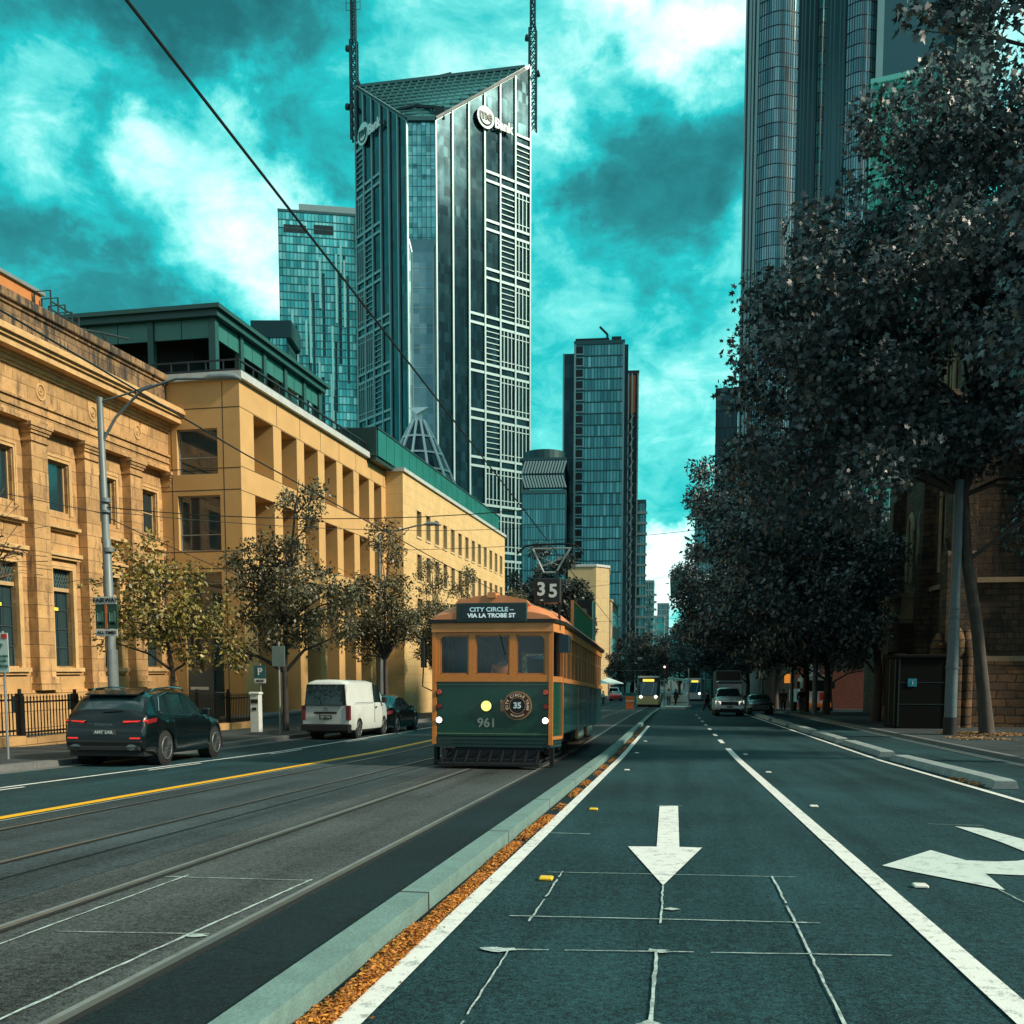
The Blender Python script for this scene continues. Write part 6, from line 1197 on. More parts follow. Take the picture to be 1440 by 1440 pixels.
# advert board on the roof edge, ventilators, pantograph
mb = MB(); mb.cbox(1.30, 1.36, 3.4, 9.2, 3.16, 3.78, .01); ab = mb.build('roof_board', mat('board_green', (.02, .15, .08), .4, 0, .15), TR); mb = MB(); mb.box(1.30, 1.375, 3.36, 9.24, 3.78, 3.82); mb.box(1.30, 1.375, 3.34, 3.395, 3.14, 3.82); mb.build('board_edge', CREAM, ab)
mb = MB(); mb.cbox(-.45, .45, 3.0, 4.6, 3.5, 3.74, .04); mb.build('roof_equipment', TBK, TR)
PN = mat('pantograph_metal', (.42, .50, .50), .4, .5, .1); py = 8.4
mb = MB(); mb.cbox(-.75, .75, py+.6, py+2.6, 3.55, 3.68, .02); pb_ = mb.build('pantograph', TBK, TR)
mb = MB()
for s_ in (-1, 1): mb.tube([(s_*.55, py+2.4, 3.68), (s_*.42, py+.4, 4.55)], .03, 6); mb.tube([(s_*.42, py+.4, 4.55), (s_*.22, py+1.2, 5.35)], .028, 6)
mb.tube([(-.42, py+.4, 4.55), (.42, py+.4, 4.55)], .03, 6); mb.build('lower_arm', UND, pb_)
mb = MB(); y = py+1.2
mb.tube([(-.18, y, 5.30), (.20, y, 5.30)], .03, 6); mb.tube([(-.18, y, 5.30), (-.52, y, 6.02)], .032, 6); mb.tube([(.20, y, 5.30), (.62, y, 6.02)], .032, 6); mb.tube([(-.52, y, 6.02), (.66, y, 6.02)], .028, 6); mb.tube([(-.42, y, 5.82), (.34, y, 5.48)], .016, 5); mb.tube([(.48, y, 5.78), (-.26, y, 5.48)], .016, 5); mb.build('upper_arm', PN, pb_)
mb = MB(); mb.tube([(-1.0, y-.1, 5.85), (-.75, y-.1, 6.08), (-.5, y-.1, 6.13), (.6, y-.1, 6.13), (.85, y-.1, 6.06), (1.05, y-.1, 5.82)], .03, 6); mb.build('collector_shoe', UND, pb_)
# ================================================================== PEOPLE
def person_mesh(name, J, edges, rad, m):
    me = bpy.data.meshes.new(name); me.from_pydata(J, edges, []); o = bpy.data.objects.new('tmp', me); COL.objects.link(o)
    sk = o.modifiers.new('s', 'SKIN'); sk.use_smooth_shade = True
    for v, r in zip(me.skin_vertices[0].data, rad): v.radius = (r, r)
    me.skin_vertices[0].data[0].use_root = True
    sb = o.modifiers.new('b', 'SUBSURF'); sb.levels = 2; sb.render_levels = 2
    bpy.context.view_layer.update(); r = bpy.data.meshes.new_from_object(o.evaluated_get(bpy.context.evaluated_depsgraph_get())); bpy.data.objects.remove(o)
    r.name = name; r.materials.clear(); r.materials.append(m); return r
SKIN = mat('skin', (.35, .18, .11), .6, 0, .1)
def person(label, loc, rz, top, legs, stride=.25, hair=(.02, .015, .01), sit=False, parent=None, ht=1.74, group=None, armf=.12):
    t = thing('person', label, 'person', loc, (0, 0, rz), group); k = ht/1.74; s = stride
    J = [(0, 0, .95), (0, 0, 1.15), (0, 0, 1.38), (0, -.01, 1.50), (0, -.02, 1.60), (-.10, 0, .90), (-.11, -s*.55, .50), (-.11, -s*.9 if s > .1 else 0, .09), (-.11, -s*.9-.14, .04), (.10, 0, .90), (.11, s*.25, .50), (.11, s*1.1, .12), (.11, s*1.1-.12, .04),
         (-.20, 0, 1.40), (-.25, s*.3, 1.13), (-.25, s*.3-armf, .90), (.20, 0, 1.40), (.25, -s*.3, 1.13), (.25, -s*.3-armf*1.4, .92), (-.24, s*.3-armf-.05, .80), (.24, -s*.3-armf*1.4-.06, .83)]
    E_ = [(0, 1), (1, 2), (2, 3), (3, 4), (0, 5), (5, 6), (6, 7), (7, 8), (0, 9), (9, 10), (10, 11), (11, 12), (2, 13), (13, 14), (14, 15), (2, 16), (16, 17), (17, 18), (15, 19), (18, 20)]
    rd = [.15, .135, .15, .055, .095, .10, .068, .045, .045, .10, .068, .045, .045, .07, .05, .035, .07, .05, .035, .036, .036]
    J = [(a*k, b*k, c*k) for a, b, c in J]
    link('body', person_mesh('body', J, E_, [r*k for r in rd], SKIN), t)
    mt_, ml = top, legs
    Jt = [J[i] for i in (0, 1, 2, 13, 14, 15, 16, 17, 18)]; link('jacket', person_mesh('jacket', [Jt[0], Jt[1], Jt[2], Jt[3], Jt[4], Jt[5], Jt[6], Jt[7], Jt[8]], [(0, 1), (1, 2), (2, 3), (3, 4), (4, 5), (2, 6), (6, 7), (7, 8)], [.18, .165, .18, .095, .07, .055, .095, .07, .055], mt_), t)
    Jl = [J[i] for i in (0, 5, 6, 7, 9, 10, 11)]; link('trousers', person_mesh('trousers', Jl, [(0, 1), (1, 2), (2, 3), (0, 4), (4, 5), (5, 6)], [.165, .12, .088, .065, .12, .088, .065], ml), t)
    mb = MB(); 
    c = Vector(J[4]); vs = []; n = 10
    mb.tube([c+Vector((0, .03, -.06)), c+Vector((0, .03, .02)), c+Vector((0, .02, .09)), c+Vector((0, 0, .14))], [.085, .105, .095, .03], 12); mb.build('hair', mat('hair_%.3f' % hair[0], hair, .6, 0, .2), t, 60)
    mb = MB(); mb.tube([c+Vector((0, -.10, -.0)), c+Vector((0, -.125, -.03))], [.012, .018], 6); mb.build('nose', SKIN, t, 60)
    for x in (-.035, .035): mb = MB(); mb.tube([c+Vector((x, -.088, .025)), c+Vector((x, -.098, .025))], [.013, .011], 8); mb.build('eye', BLK, t)
    return t
ORV = mat('orange_vest', (.85, .17, .05), .6, 0, .1, emit=None); NVY = mat('dark_navy_cloth', (.012, .016, .024), .8, 0, .2, 5); BKC = mat('black_cloth', (.010, .011, .013), .8, 0, .2, 5); GRC = mat('grey_cloth', (.10, .12, .13), .8, 0, .2, 5); TEC = mat('pale_cloth', (.35, .45, .45), .8, 0, .2, 5)
d = person('tram driver in orange vest seen through the centre front window', (-3.56, TY+.45, zg(TY)+.76), 0, ORV, NVY, .05, ht=1.70)
person('dark clothed pedestrian walking left of the silver pickup', (2.62, 76, zg(76)+.01), R(-80), BKC, NVY, .30, group='people far down the street')
person('person in pale top standing at near end of the tram stop', (-.35, 97.0, zg(96)+.21), R(20), TEC, GRC, .08, group='people far down the street'); person('person in black waiting before the shelter poster', (.35, 98.3, zg(98)+.21), R(60), BKC, BKC, .1, group='people far down the street')
person('person in black walking on the right footpath by the slim pole', (8.55, 79, zg(79)+.12), R(170), BKC, NVY, .25, group='people far down the street'); person('person in navy on the right footpath behind the separator blocks', (9.2, 73.5, zg(73)+.12), R(10), NVY, GRC, .2, group='people far down the street')
person('person in black on the far left kerb by the stalls', (-8.8, 112, zg(112)+.02), R(30), BKC, GRC, .2, group='people far down the street'); person('person with pale shirt on the far left kerb by the stalls', (-7.9, 114, zg(114)+.02), R(70), TEC, NVY, .2, group='people far down the street')
# ================================================================== CARS
TYRE = mat('tyre_rubber', (.012, .012, .013), .8, 0, .2, 8); RIMS = mat('alloy_rim', (.30, .34, .35), .3, .8, .1); RIMD = mat('dark_rim', (.26, .30, .31), .35, .8, .1); CGL = mat('car_glass', (.010, .028, .032), .04, 0, 0, spec=1.0); BPL = mat('black_plastic', (.015, .017, .018), .55, 0, .2, 6); CHR = mat('chrome', (.55, .6, .6), .15, 1, 0)
def wheel(parent, x, y, r, w, s_, rim, spokes=5):
    """tyre with its rim: s_ = side (+1 faces +x)"""
    key = ('wheel', round(r, 2), w, s_, rim.name, spokes)
    if key not in WC:
        mb = MB(); mb.tube([(-w/2, 0, 0), (-w/2+.02, 0, 0), (w/2-.02, 0, 0), (w/2, 0, 0)], [r*.93, r, r, r*.93], 32)
        ty = mb.mesh('tyre', TYRE, 40); g = MB(); o = s_*w/2; R1 = r*.66
        g.tube([(o+s_*.008, R1*math.cos(a), R1*math.sin(a)) for a in np.linspace(0, 2*math.pi, 29)], .018, 6)
        g.cyl((o-s_*.01, 0, 0), (o+s_*.012, 0, 0), R1*.22, 12); g.cyl((o+s_*.001, 0, 0), (o+s_*.003, 0, 0), R1, 24, 1)
        for i in range(spokes):
            a = 2*math.pi*i/spokes
            for da in (-.13, .13): g.beam((o+s_*.012, R1*.15*math.cos(a), R1*.15*math.sin(a)), (o+s_*.012, R1*math.cos(a+da), R1*math.sin(a+da)), .012, R1*.085, 0, up=(1, 0, 0))
        WC[key] = (ty, g.mesh('rim', [rim, BPL]))
    ty, rm = WC[key]; o = link('wheel', ty, parent, (x, y, r)); link('rim', rm, o, (0, 0, 0)); return o
def car(name, label, cat, loc, rz, W_, L_, prof, body, wheels, wr, glass_rng, pillars, gc=.30, ww=.23, rim=RIMS, group=None, under=.22, spokes=5, tuck=.06, tumble=.16, roofm=None, sideglass=True):
    """prof: rows (y, zbottom, zbelt, ztop, halfwidth) from front y=0 to rear y=L; ztop==zbelt means bonnet/boot"""
    t = thing(name, label, cat, loc, (0, 0, rz), group); P = np.array(prof, float); ys = sorted(set(np.round(np.concatenate([np.linspace(0, L_, 61), P[:, 0], *[np.linspace(y-wr*1.13, y+wr*1.13, 15) for y in wheels]]), 3)))
    ys = [y for y in ys if 0 <= y <= L_]
    def ip(c, y): return float(np.interp(y, P[:, 0], P[:, c]))
    def sm(c, y, k=.05): return sum(ip(c, min(L_, max(0, y+d))) for d in (-k, -k/2, 0, k/2, k))/5
    rows = []
    for y in ys:
        zb, zbelt, zt, hw = sm(1, y), sm(2, y), sm(3, y, .07), sm(4, y, .04); arch = None
        for yw in wheels:
            q_ = (wr*1.12)**2-(y-yw)**2
            if q_ > 0: zb = max(zb, wr+math.sqrt(q_))
        cab = max(0, zt-zbelt); rf = tumble*min(1, cab/.5)
        hb = hw-tuck*(1 if zb < .35 else .3); mid = zb+(zbelt-zb)*.5
        fl = .018 if any(abs(y-yw) < wr*1.2 for yw in wheels) else 0
        r_ = [(hb+fl, zb), (hw+fl, zb+min(.10, (zbelt-zb)*.25)), (hw+.012+fl*.6, mid), (hw-.01, zbelt-.12 if zbelt-.12 > mid else mid+.01), (hw-.05, zbelt)]
        e = .05 if cab > .12 else cab*.4
        r_ += [(hw-.065, zbelt+e*.5), (hw-.05-rf*.85, zt-e*1.1 if cab > .02 else zt+.012), (hw-.06-rf*1.0-.05, zt-e*.3 if cab > .02 else zt+.022), (hw*.55, zt+.035 if cab > .02 else zt+.035), (0, zt+.05 if cab > .02 else zt+.045)]
        rows.append(r_)
    n = len(rows[0]); verts = {1: [], -1: []}; bodym = MB(); glassm = {}
    def V_(i, j, s_): return (rows[i][j][0]*s_, ys[i]-0, rows[i][j][1])
    gl = {'side': MB(), 'screen': MB(), 'rear': MB()}
    fullv = []; 
    for i in range(len(ys)):
        fullv += [V_(i, j, -1) for j in range(n)]+[V_(i, j, 1) for j in range(n-2, -1, -1)]
    m = 2*n-1; bf = []; (s0, s1), (w0, w1), (b0, b1) = glass_rng
    for i in range(len(ys)-1):
        yc = (ys[i]+ys[i+1])/2
        for j in range(m-1):
            jj = j if j < n-1 else m-2-j; quad = (i*m+j, i*m+j+1, (i+1)*m+j+1, (i+1)*m+j); kind = None
            cab = rows[i][6][1]-rows[i][4][1]
            if sideglass and jj == 5 and s0 < yc < s1 and not any(a < yc < b for a, b in pillars) and cab > .05: kind = 'side'
            if jj in (7, 8) and w0 < yc < w1: kind = 'screen'
            if jj in (7, 8) and b0 < yc < b1: kind = 'rear'
            if kind: gl[kind].f.append(quad)
            else: bf.append(quad)
    bf.append(tuple(range(m-1, -1, -1))); bf.append(tuple((len(ys)-1)*m+k_ for k_ in range(m)))
    bodym.add(fullv, bf); o = bodym.build('body', body, t, 38)
    for k_, nm in (('side', 'side_window'), ('screen', 'windscreen'), ('rear', 'rear_window')):
        if gl[k_].f:
            fs = gl[k_].f
            sets = [[f for f in fs if (f[0] % m) < n-1], [f for f in fs if (f[0] % m) >= n-1]] if k_ == 'side' else [fs]
            for fset in sets:
                if not fset: continue
                used = sorted({v for f in fset for v in f}); ix = {v: a for a, v in enumerate(used)}; g = MB(); g.add([fullv[v] for v in used], [tuple(ix[v] for v in f) for f in fset]); g.build(nm, CGL, t, 60)
    mb = MB(); mb.box(-W_/2+.14, W_/2-.14, .15, L_-.12, under, under+.28); mb.build('underbody', BPL, t)
    for y in wheels:
        for s_ in (-1, 1): mb = MB(); mb.tube([(s_*(W_/2-.34), y, wr), (s_*(W_/2-.04), y, wr)], wr*1.12, 20); mb.build('wheel_arch', BPL, t); wheel(t, s_*(W_/2-ww/2-.015), y, wr, ww, s_, rim, spokes)
    return t, rows, ys
def sl_rot(y): return math.atan(slope(y))
# --- dark suv (seen from behind-right; front points away, local +y is the tail so it is turned half a turn)
def place(t, x, y, rz, dz=.01): t.location = (x, y, zg(y)+dz); t.rotation_euler = (Matrix.Rotation(sl_rot(y+.3), 3, 'X') @ Matrix.Rotation(rz, 3, 'Z')).to_euler()
SB = mat('suv_paint', (.002, .006, .007), .22, 0, 0, coat=.35, spec=.5)
L_ = 4.75
suv, rows, ys = car('dark_suv', 'glossy black green suv with roof rails and lit red tail lights', 'car', (0, 0, 0), 0, 1.94, L_,
  [(0, .35, .72, .72, .66), (.12, .30, .80, .80, .78), (.5, .26, .93, .93, .90), (1.25, .24, 1.03, 1.04, .95), (1.45, .24, 1.05, 1.12, .955), (2.15, .24, 1.06, 1.58, .96), (2.6, .24, 1.07, 1.655, .965), (3.4, .24, 1.09, 1.66, .965), (4.0, .25, 1.12, 1.60, .955), (4.25, .27, 1.14, 1.52, .945), (4.55, .32, 1.12, 1.20, .92), (4.66, .36, 1.02, 1.03, .89), (4.75, .42, .80, .81, .84)],
  SB, (.93, 3.80), .37, ((1.60, 4.02), (1.42, 2.12), (4.22, 4.57)), [(2.62, 2.70), (3.48, 3.56)], rim=RIMD, ww=.27, spokes=10, tumble=.20)
place(suv, -12.02, 18.62+4.70, math.pi+R(4.5)); suv.scale = (.97, .97, .97)
y = L_
RED = mat('tail_red', (.50, .02, .02), .25, 0, .1, emit=(1, .05, .03), estr=.55); REDD = mat('tail_red_dark', (.20, .015, .02), .25, 0, .1); PLT = mat('plate_dark', (.05, .06, .06), .5, 0, .1); PTX = mat('plate_text', (.50, .62, .60), .5, 0, 0)
for s_ in (-1, 1):
    mb = MB(); mb.add([(s_*.42, 4.705, .99), (s_*.91, 4.55, 1.02), (s_*.955, 4.25, 1.05), (s_*.955, 4.28, .96), (s_*.91, 4.60, .92), (s_*.42, 4.74, .93)], [(0, 1, 4, 5), (1, 2, 3, 4)]); o = mb.build('tail_light', REDD, suv); o.scale = (1.01, 1.004, 1)
    mb = MB(); mb.beam((s_*.44, 4.76, .965), (s_*.91, 4.60, .985), .03, .028); mb.build('light_bar', RED, o)
    mb = MB(); mb.tube([(s_*.62, 4.80, .42), (s_*.62, 4.70, .42)], .065, 14); mb.v = [(s_*.62+(a-s_*.62)*1.7, b, c) for a, b, c in mb.v]; mb.build('exhaust_tip', CHR, suv)
    mb = MB(); mb.tube([(s_*.68, 2.25, 1.64), (s_*.69, 2.35, 1.705), (s_*.69, 3.0, 1.73), (s_*.68, 3.8, 1.68), (s_*.67, 3.95, 1.62)], .018, 6); mb.build('roof_rail', CHR, suv)
    mb = MB(); mb.cbox(min(s_*.93, s_*1.12), max(s_*.93, s_*1.12), 1.62, 1.75, 1.08, 1.24, .03); mb.build('wing_mirror', SB, suv)
    mb = MB(); mb.tube([(s_*(.925), 1.75, 1.13), (s_*.83, 2.25, 1.50), (s_*.79, 2.6, 1.60), (s_*.78, 3.4, 1.60), (s_*.80, 3.85, 1.50), (s_*.89, 4.02, 1.2), (s_*.915, 3.9, 1.125)], .010, 5); mb.build('window_trim', CHR, suv)
mb = MB(); mb.add([(-.60, 4.05, 1.645), (.60, 4.05, 1.645), (.60, 4.40, 1.56), (-.60, 4.40, 1.56), (-.60, 4.05, 1.60), (.60, 4.05, 1.60), (.60, 4.40, 1.535), (-.60, 4.40, 1.535)], [(0, 1, 2, 3), (4, 7, 6, 5), (3, 2, 6, 7), (0, 3, 7, 4), (1, 5, 6, 2)]); mb.build('roof_spoiler', SB, suv)
mb = MB(); mb.cbox(-.26, .26, 4.755, 4.775, .68, .79, .004); pl = mb.build('number_plate', PLT, suv); text('plate_letters', 'AMT 5AR', .10, PTX, pl, (0, 4.785, .735), rot=(R(90), 0, math.pi), bold=.002)
text('tailgate_letters', 'P O R S C H E', .065, CHR, suv, (0, 4.752, .90), rot=(R(90), 0, math.pi), bold=.001)
mb = MB(); mb.cbox(-.80, .80, 4.66, 4.80, .36, .44, .01); mb.cbox(-.84, .84, 4.60, 4.775, .52, .56, .01); mb.build('bumper_trim', BPL, suv); mb = MB(); mb.box(-.80, -.58, 4.765, 4.785, .60, .63); mb.box(.58, .80, 4.765, 4.785, .60, .63); mb.build('reflector', RED, suv)
mb = MB(); mb.beam((-.35, 4.60, 1.22), (.1, 4.63, 1.19), .02, .02); mb.build('rear_wiper', BPL, suv)
# --- white van
VW = mat('van_white', (.62, .70, .68), .35, 0, .06, 2, coat=.4)
van, rows, ys = car('white_van', 'white panel van with dark rear window parked behind the sign posts', 'van', (0, 0, 0), 0, 1.70, 4.7,
  [(0, .40, .95, .96, .70), (.25, .30, 1.10, 1.12, .80), (.9, .28, 1.18, 1.60, .84), (1.3, .28, 1.18, 1.88, .845), (1.8, .28, 1.18, 1.95, .85), (4.3, .30, 1.18, 1.96, .85), (4.55, .36, 1.16, 1.92, .84), (4.65, .42, 1.10, 1.60, .82), (4.7, .45, 1.05, 1.20, .80)],
  VW, (.72, 3.7), .33, ((.95, 1.9), (.30, 1.28), (9, 9)), [], ww=.20, tumble=.10, spokes=6)
place(van, -11.42, 31.45+4.6, math.pi)
mb = MB(); mb.add([(-.70, 4.755, 1.16), (.70, 4.755, 1.16), (.65, 4.69, 1.82), (-.65, 4.69, 1.82), (-.66, 4.69, 1.08), (.66, 4.69, 1.08)], [(0, 1, 2, 3)]); mb.build('rear_window', CGL, van)
mb = MB(); mb.tube([(-.71, 4.75, 1.15), (.71, 4.75, 1.15), (.66, 4.685, 1.83), (-.66, 4.685, 1.83), (-.71, 4.75, 1.15)], .016, 5); mb.build('window_seal', BPL, van)
mb = MB(); mb.cbox(-.85, .85, 4.55, 4.84, .30, .52, .03); mb.build('rear_bumper', BPL, van)
for s_ in (-1, 1):
    mb = MB(); mb.cbox(min(s_*.70, s_*.845), max(s_*.70, s_*.845), 4.58, 4.73, .66, 1.14, .02); mb.build('tail_light', mat('van_tail', (.16, .03, .03), .3, 0, .1), van)
    mb = MB(); mb.tube([(s_*.865, 1.0, 1.14), (s_*.865, 1.02, .55)], .008, 4); mb.tube([(s_*.868, 2.0, 1.86), (s_*.868, 2.02, .5)], .008, 4); mb.tube([(s_*.868, 2.0, 1.22), (s_*.868, 4.2, 1.22)], .008, 4); mb.build('door_seam', BPL, van)
    mb = MB(); mb.cbox(min(s_*.83, s_*1.02), max(s_*.83, s_*1.02), .95, 1.10, 1.18, 1.40, .03); mb.build('wing_mirror', BPL, van)
    mb = MB(); mb.cbox(min(s_*.86, s_*.885), max(s_*.86, s_*.885), 1.75, 1.9, 1.02, 1.07, .005); mb.build('door_handle', BPL, van)
mb = MB(); mb.cbox(-.40, .40, 4.735, 4.76, .86, .93, .01); mb.build('tailgate_handle', BPL, van); mb = MB(); mb.cbox(-.22, .22, 4.74, 4.75, .68, .82, .004); pl = mb.build('number_plate', PLT, van); text('plate_letters', 'SJP 133', .11, PTX, pl, (0, 4.76, .75), rot=(R(90), 0, math.pi), bold=.003)
mb = MB(); mb.tube([(.07*math.cos(a), 4.735, 1.02+.045*math.sin(a)) for a in np.linspace(0, 6.283, 17)], .008, 5); mb.tube([(.03*math.cos(a), 4.735, 1.02+.045*math.sin(a)) for a in np.linspace(0, 6.283, 13)], .007, 5); mb.build('emblem', mat('emblem_grey', (.2, .25, .25), .3, .6, 0), van)
# --- dark sedan
SD = mat('sedan_paint', (.003, .006, .007), .22, 0, 0, coat=.4, spec=.5)
sprof = [(0, .34, .60, .61, .62), (.15, .24, .68, .69, .80), (.6, .20, .80, .81, .88), (1.25, .19, .90, .91, .90), (1.5, .19, .92, 1.0, .90), (2.1, .19, .93, 1.36, .90), (2.6, .19, .94, 1.43, .90), (3.2, .19, .95, 1.40, .90), (3.75, .2, .97, 1.15, .895), (4.1, .22, .98, 1.0, .88), (4.5, .28, .95, .955, .84), (4.65, .36, .78, .785, .78)]
sed, _, _ = car('dark_sedan', 'black sedan parked ahead of the white van', 'car', (0, 0, 0), 0, 1.82, 4.65, sprof, SD, (.9, 3.65), .33, ((1.65, 3.8), (1.48, 2.08), (3.2, 3.95)), [(2.65, 2.73)], spokes=7, tumble=.2)
place(sed, -11.35, 36.3+4.0, math.pi)
for s_ in (-1, 1):
    mb = MB(); mb.add([(s_*.45, 4.60, .86), (s_*.86, 4.46, .87), (s_*.88, 4.2, .89), (s_*.88, 4.25, .78), (s_*.86, 4.56, .74), (s_*.45, 4.66, .77)], [(0, 1, 4, 5), (1, 2, 3, 4)]); o = mb.build('tail_light', REDD, sed); o.scale = (1.02, 1.01, 1)
    mb = MB(); mb.cbox(min(s_*.86, s_*1.02), max(s_*.86, s_*1.02), 1.7, 1.82, .92, 1.06, .03); mb.build('wing_mirror', SD, sed)
for src, lb, x, y, c in [(sed, 'dark red car far away on the left side behind the orange barrier', -8.3, 150, (.35, .03, .03)), (van, 'pale van far away at the left kerb near the shops', -9.6, 168, None)]:
    o = copy_tree(src); place(o, x, y, math.pi); o['label'] = lb
    if c:
        for ch in o.children:
            if ch.name.startswith('body'): ch.data = ch.data.copy(); ch.data.materials[0] = mat('far_red_paint', c, .3, 0, 0, coat=.3)
# --- silver pickup coming towards the camera, dark truck behind
SV = mat('pickup_silver', (.48, .56, .56), .28, .4, .05, 2, coat=.5)
ute, _, _ = car('silver_pickup', 'silver pickup truck facing the camera in the right lane', 'pickup', (0, 0, 0), 0, 1.9, 5.2,
  [(0, .42, .80, .81, .80), (.1, .40, .98, 1.0, .88), (.4, .38, 1.08, 1.09, .93), (1.3, .36, 1.14, 1.15, .94), (1.5, .36, 1.15, 1.22, .94), (2.1, .36, 1.16, 1.74, .94), (2.6, .36, 1.16, 1.80, .94), (3.3, .36, 1.16, 1.78, .94), (3.5, .36, 1.16, 1.22, .94), (3.6, .36, 1.16, 1.17, .94), (5.1, .42, 1.16, 1.17, .93), (5.2, .5, 1.0, 1.01, .92)], SV, (.95, 4.1), .39, ((1.65, 3.35), (1.45, 2.10), (3.3, 3.55)), [(2.6, 2.7)], spokes=6, ww=.26, tumble=.2)
place(ute, 3.66, 64.5, 0)
mb = MB(); mb.cbox(-.58, .58, -.03, .05, .72, .92, .02); mb.box(-.6, .6, -.04, .0, .80, .82); mb.build('grille', BPL, ute); mb = MB(); mb.cbox(-.92, .92, -.12, .15, .50, .66, .04); mb.build('front_bumper', SV, ute); mb = MB(); mb.cbox(-.62, .62, -.13, .0, .40, .50, .02); mb.cbox(-.2, .2, -.135, -.12, .54, .63, .005); mb.build('lower_intake', BPL, ute)
for s_, e in ((-1, 2.0), (1, 1.2)):
    mb = MB(); mb.add([(s_*.56, -.03, .94), (s_*.90, .16, 1.0), (s_*.90, .14, .80), (s_*.56, -.04, .76)], [(0, 1, 2, 3)]); mb.build('headlight', mat('head_lit', (.8, .8, .75), .2, 0, 0, emit=(1, .95, .8), estr=.8), ute)
    mb = MB(); mb.cbox(min(s_*.95, s_*1.15), max(s_*.95, s_*1.15), 1.65, 1.78, 1.12, 1.32, .03); mb.build('wing_mirror', BPL, ute)
t = thing('dark_truck', 'tall dark box truck waiting behind the silver pickup', 'truck', (0, 0, 0)); mb = MB(); mb.cbox(-1.0, 1.0, 1.9, 7.5, .9, 3.35, .05); mb.build('cargo_box', mat('truck_dark', (.008, .012, .013), .5, 0, .2, 1), t); mb = MB(); mb.cbox(-1.05, 1.05, 0, 1.85, .5, 2.5, .12); mb.build('cab', mat('truck_cab', (.015, .025, .03), .35, .1, .1), t)
mb = MB(); mb.box(-.95, .95, -.02, .0, 1.45, 2.25); mb.build('windscreen', CGL, t)
for y in (.9, 6.2):
    for s_ in (-1, 1): wheel(t, s_*.95, y, .48, .28, s_, RIMD)
place(t, 4.5, 80, 0)
sd2, _, _ = car('dark_hatchback', 'dark car parked at right kerb lane behind the silver pickup', 'car', (0, 0, 0), 0, 1.82, 4.65, sprof, SD, (.9, 3.65), .33, ((1.65, 3.8), (1.48, 2.08), (3.2, 3.95)), [(2.65, 2.73)], spokes=7, tumble=.2)
place(sd2, 6.15, 70.5, 0)
for s_ in (-1, 1): mb = MB(); mb.add([(s_*.50, .02, .68), (s_*.80, .16, .70), (s_*.80, .14, .60), (s_*.50, .0, .58)], [(0, 1, 2, 3)]); mb.build('headlight', mat('head_off', (.3, .38, .38), .15, .3, 0), sd2)
# --- crane truck
CT = thing('crane_truck', 'white grey crane truck with red panel and lit headlights in the side road', 'truck', (0, 0, 0)); CW = mat('truck_white', (.62, .68, .68), .4, 0, .15, 2); COR = mat('truck_orange', (.65, .18, .03), .5, 0, .1)
mb = MB(); mb.cbox(-1.2, 1.2, 0, 2.0, .75, 2.85, .12); mb.build('cab', CW, CT); mb = MB(); mb.add([(-1.05, -.01, 1.7), (1.05, -.01, 1.7), (1.0, -.01, 2.6), (-1.0, -.01, 2.6)], [(0, 1, 2, 3)]); mb.build('windscreen', CGL, CT); mb = MB(); mb.cbox(-1.25, 1.25, -.05, .5, 2.9, 3.0, .03); mb.build('sun_visor', mat('visor_white', (.6, .68, .68), .4, 0, .1), CT)
mb = MB(); mb.cbox(-1.22, 1.22, -.15, .1, .40, .72, .03); mb.build('bumper', COR, CT); mb = MB(); mb.box(.35, 1.0, -.03, -.005, .95, 1.6); mb.build('red_panel', mat('truck_red', (.55, .03, .03), .5, 0, .05), CT); mb = MB(); mb.add([(.5, -.05, 1.1), (.85, -.05, 1.1), (.75, -.05, 1.45)], [(0, 1, 2)]); mb.build('panel_mark', PD, CT)
for s_ in (-1, 1): mb = MB(); mb.cyl((s_*1.0, -.19, .85), (s_*1.0, -.1, .85), .13, 16); mb.build('headlight', mat('truck_head_lit', (1, 1, .95), .2, 0, 0, emit=(1, 1, .95), estr=5), CT); mb = MB(); mb.cbox(min(s_*1.25, s_*1.5), max(s_*1.25, s_*1.5), -.1, .05, 1.9, 2.5, .03); mb.build('wing_mirror', BPL, CT)
for y in (1.0, 5.6):
    for s_ in (-1, 1): wheel(CT, s_*1.0, y, .5, .3, s_, RIMD)
mb = MB(); mb.box(-1.2, 1.2, 2.1, 8, .8, 1.1); mb.cbox(-1.2, 1.2, 3.8, 8, 1.1, 1.9, .03); mb.build('flat_bed', CW, CT)
mb = MB(); mb.cbox(-.35, .35, 2.4, 3.1, 1.1, 3.6, .05); mb.tube([(0, 2.7, 3.4), (-.1, 2.6, 5.0)], .22, 8); mb.build('crane_mast', CW, CT); mb = MB(); mb.cbox(-.75, .55, 2.2, 3.1, 5.0, 5.6, .05); mb.build('crane_head', mat('crane_yellow', (.60, .34, .08), .5, 0, .15), CT); mb = MB(); mb.beam((.2, 2.5, 5.5), (-.7, 2.3, 8.6), .32, .3); mb.beam((-.6, 2.3, 8.2), (-1.0, 2.3, 10.2), .2, .2); mb.build('crane_boom', mat('visor_white', (.6, .68, .68), .4, 0, .1), CT)
place(CT, 11.6, 83.5, 0)
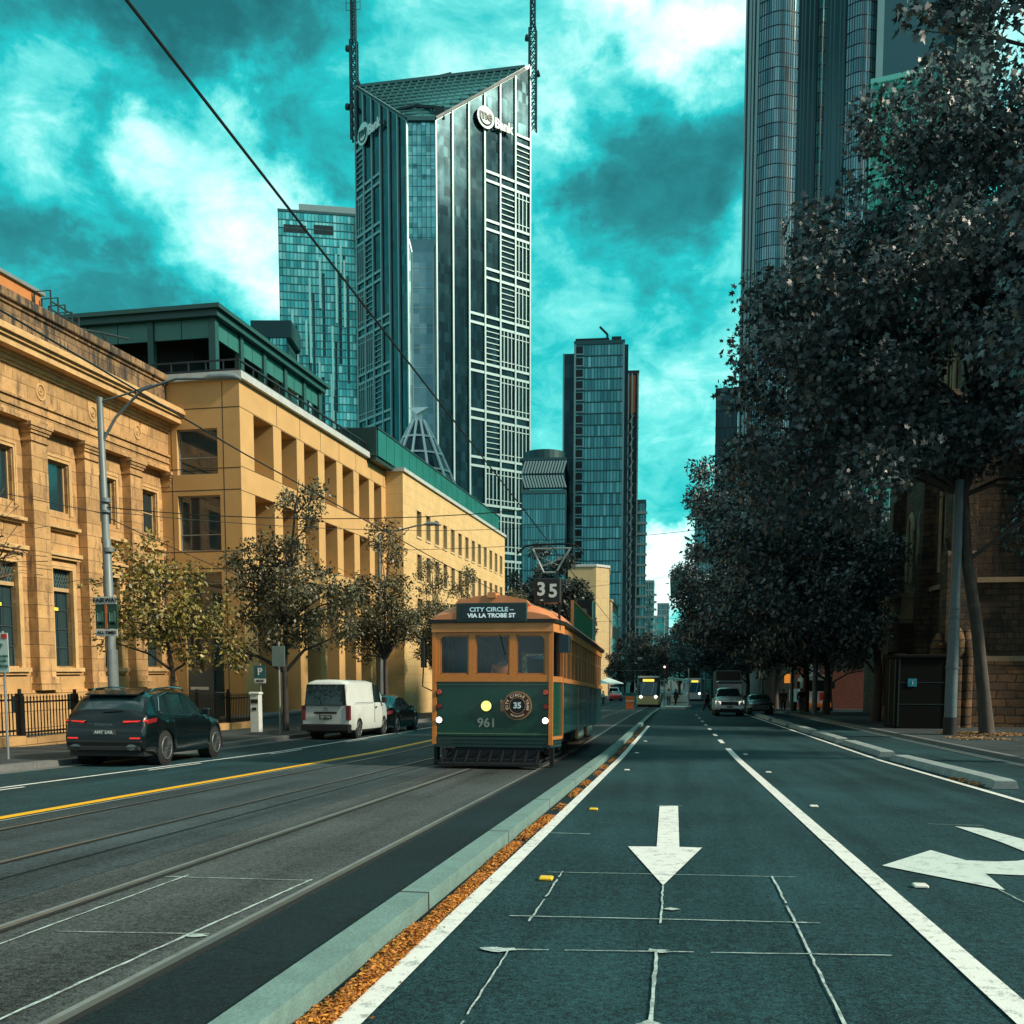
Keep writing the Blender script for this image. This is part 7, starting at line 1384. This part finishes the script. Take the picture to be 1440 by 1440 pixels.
for lb, x, y, e, c in [('orange shop light beside the red brick building', 12.9, 95.2, 1.0, (1, .35, .05)), ]:
    s = thing('shop_sign', lb, 'shop sign', (x-2.6, y, 1.3-1.2)); mb = MB(); mb.cbox(0, .75, 0, .15, 0, .95, .02); mb.build('sign_case', BPL, s); mb = MB(); mb.box(.05, .70, -.02, -.001, .05, .90); mb.build('sign_face', mat('orange_lit', (.8, .25, .03), .5, 0, .2, 6, emit=c, estr=e*.5), s)
# --- modern tram and second tram
def ftram(name, label, loc, body, low, w=2.65, l=26):
    t = thing(name, label, 'tram', loc); P = [(-w/2+.25, 0), (w/2-.25, 0), (w/2, 1.2), (w/2, l), (-w/2, l), (-w/2, 1.2)]
    mb = MB(); mb.prism(P, .3, 1.25); mb.build('lower_body', low, t); mb = MB(); mb.prism([(a*.97, b+.15) for a, b in P], 1.25, 3.25); mb.build('upper_body', body, t); mb = MB(); mb.prism([(a*.92, b+.1) for a, b in P], 3.25, 3.45); mb.build('roof', mat('tram_roof_white', (.6, .66, .64), .4, 0, .1), t)
    mb = MB(); mb.add([(-.85, .0, 1.3), (.85, .0, 1.3), (1.0, .12, 2.75), (-1.0, .12, 2.75)], [(0, 1, 2, 3)]); mb.build('windscreen', mat('tram_screen', (.03, .11, .16), .08, 0, .2, 1, spec=1), t); mb = MB(); mb.beam((-.85, -.02, 1.3), (-.45, -.02, 2.7), .05, .05); mb.beam((.3, -.02, 1.3), (.62, -.02, 2.7), .05, .05); mb.build('screen_pillar', mat('visor_white', (.6, .68, .68), .4, 0, .1), t)
    mb = MB(); mb.box(-.62, .62, .06, .12, 2.82, 3.1); mb.build('destination_display', mat('display_amber', (.7, .5, .05), .5, 0, .5, 6, emit=(1, .75, .1), estr=1.0), t)
    for s_ in (-1, 1): mb = MB(); mb.cyl((s_*.82, -.05, 1.15), (s_*.82, .0, 1.15), .14, 12); mb.build('headlight', mat('truck_head_lit', (1, 1, .95), .2, 0, 0, emit=(1, 1, .95), estr=5), t)
    mb = MB(); mb.box(-w/2+.15, w/2-.15, .2, l-.2, .05, .3); mb.build('skirt', TBK, t)
    for s_ in (-1, 1):
        mb = MB(); mb.box(min(s_*w/2*.97, s_*(w/2*.97+.01)), max(s_*w/2*.97, s_*(w/2*.97+.01)), 2, l-1, 1.6, 2.7); mb.build('side_window', CGL, t)
    return t
ft = ftram('modern_tram', 'modern tram with pale yellow nose and amber display far down the left track', (-2.62, 110, zg(110)), mat('modern_tram_dark', (.02, .03, .035), .25, .1, .1), mat('modern_tram_yellow', (.62, .52, .26), .35, 0, .12, 1.5)); ft.rotation_euler = (sl_rot(112), 0, R(.6))
g2 = ftram('second_tram', 'pale tram waiting beyond the stop shelter', (3.2, 150, zg(150)), mat('second_tram_pale', (.30, .38, .38), .4, .1, .1), mat('second_tram_low', (.42, .48, .46), .4, 0, .1)); g2.rotation_euler = (sl_rot(152), 0, 0)
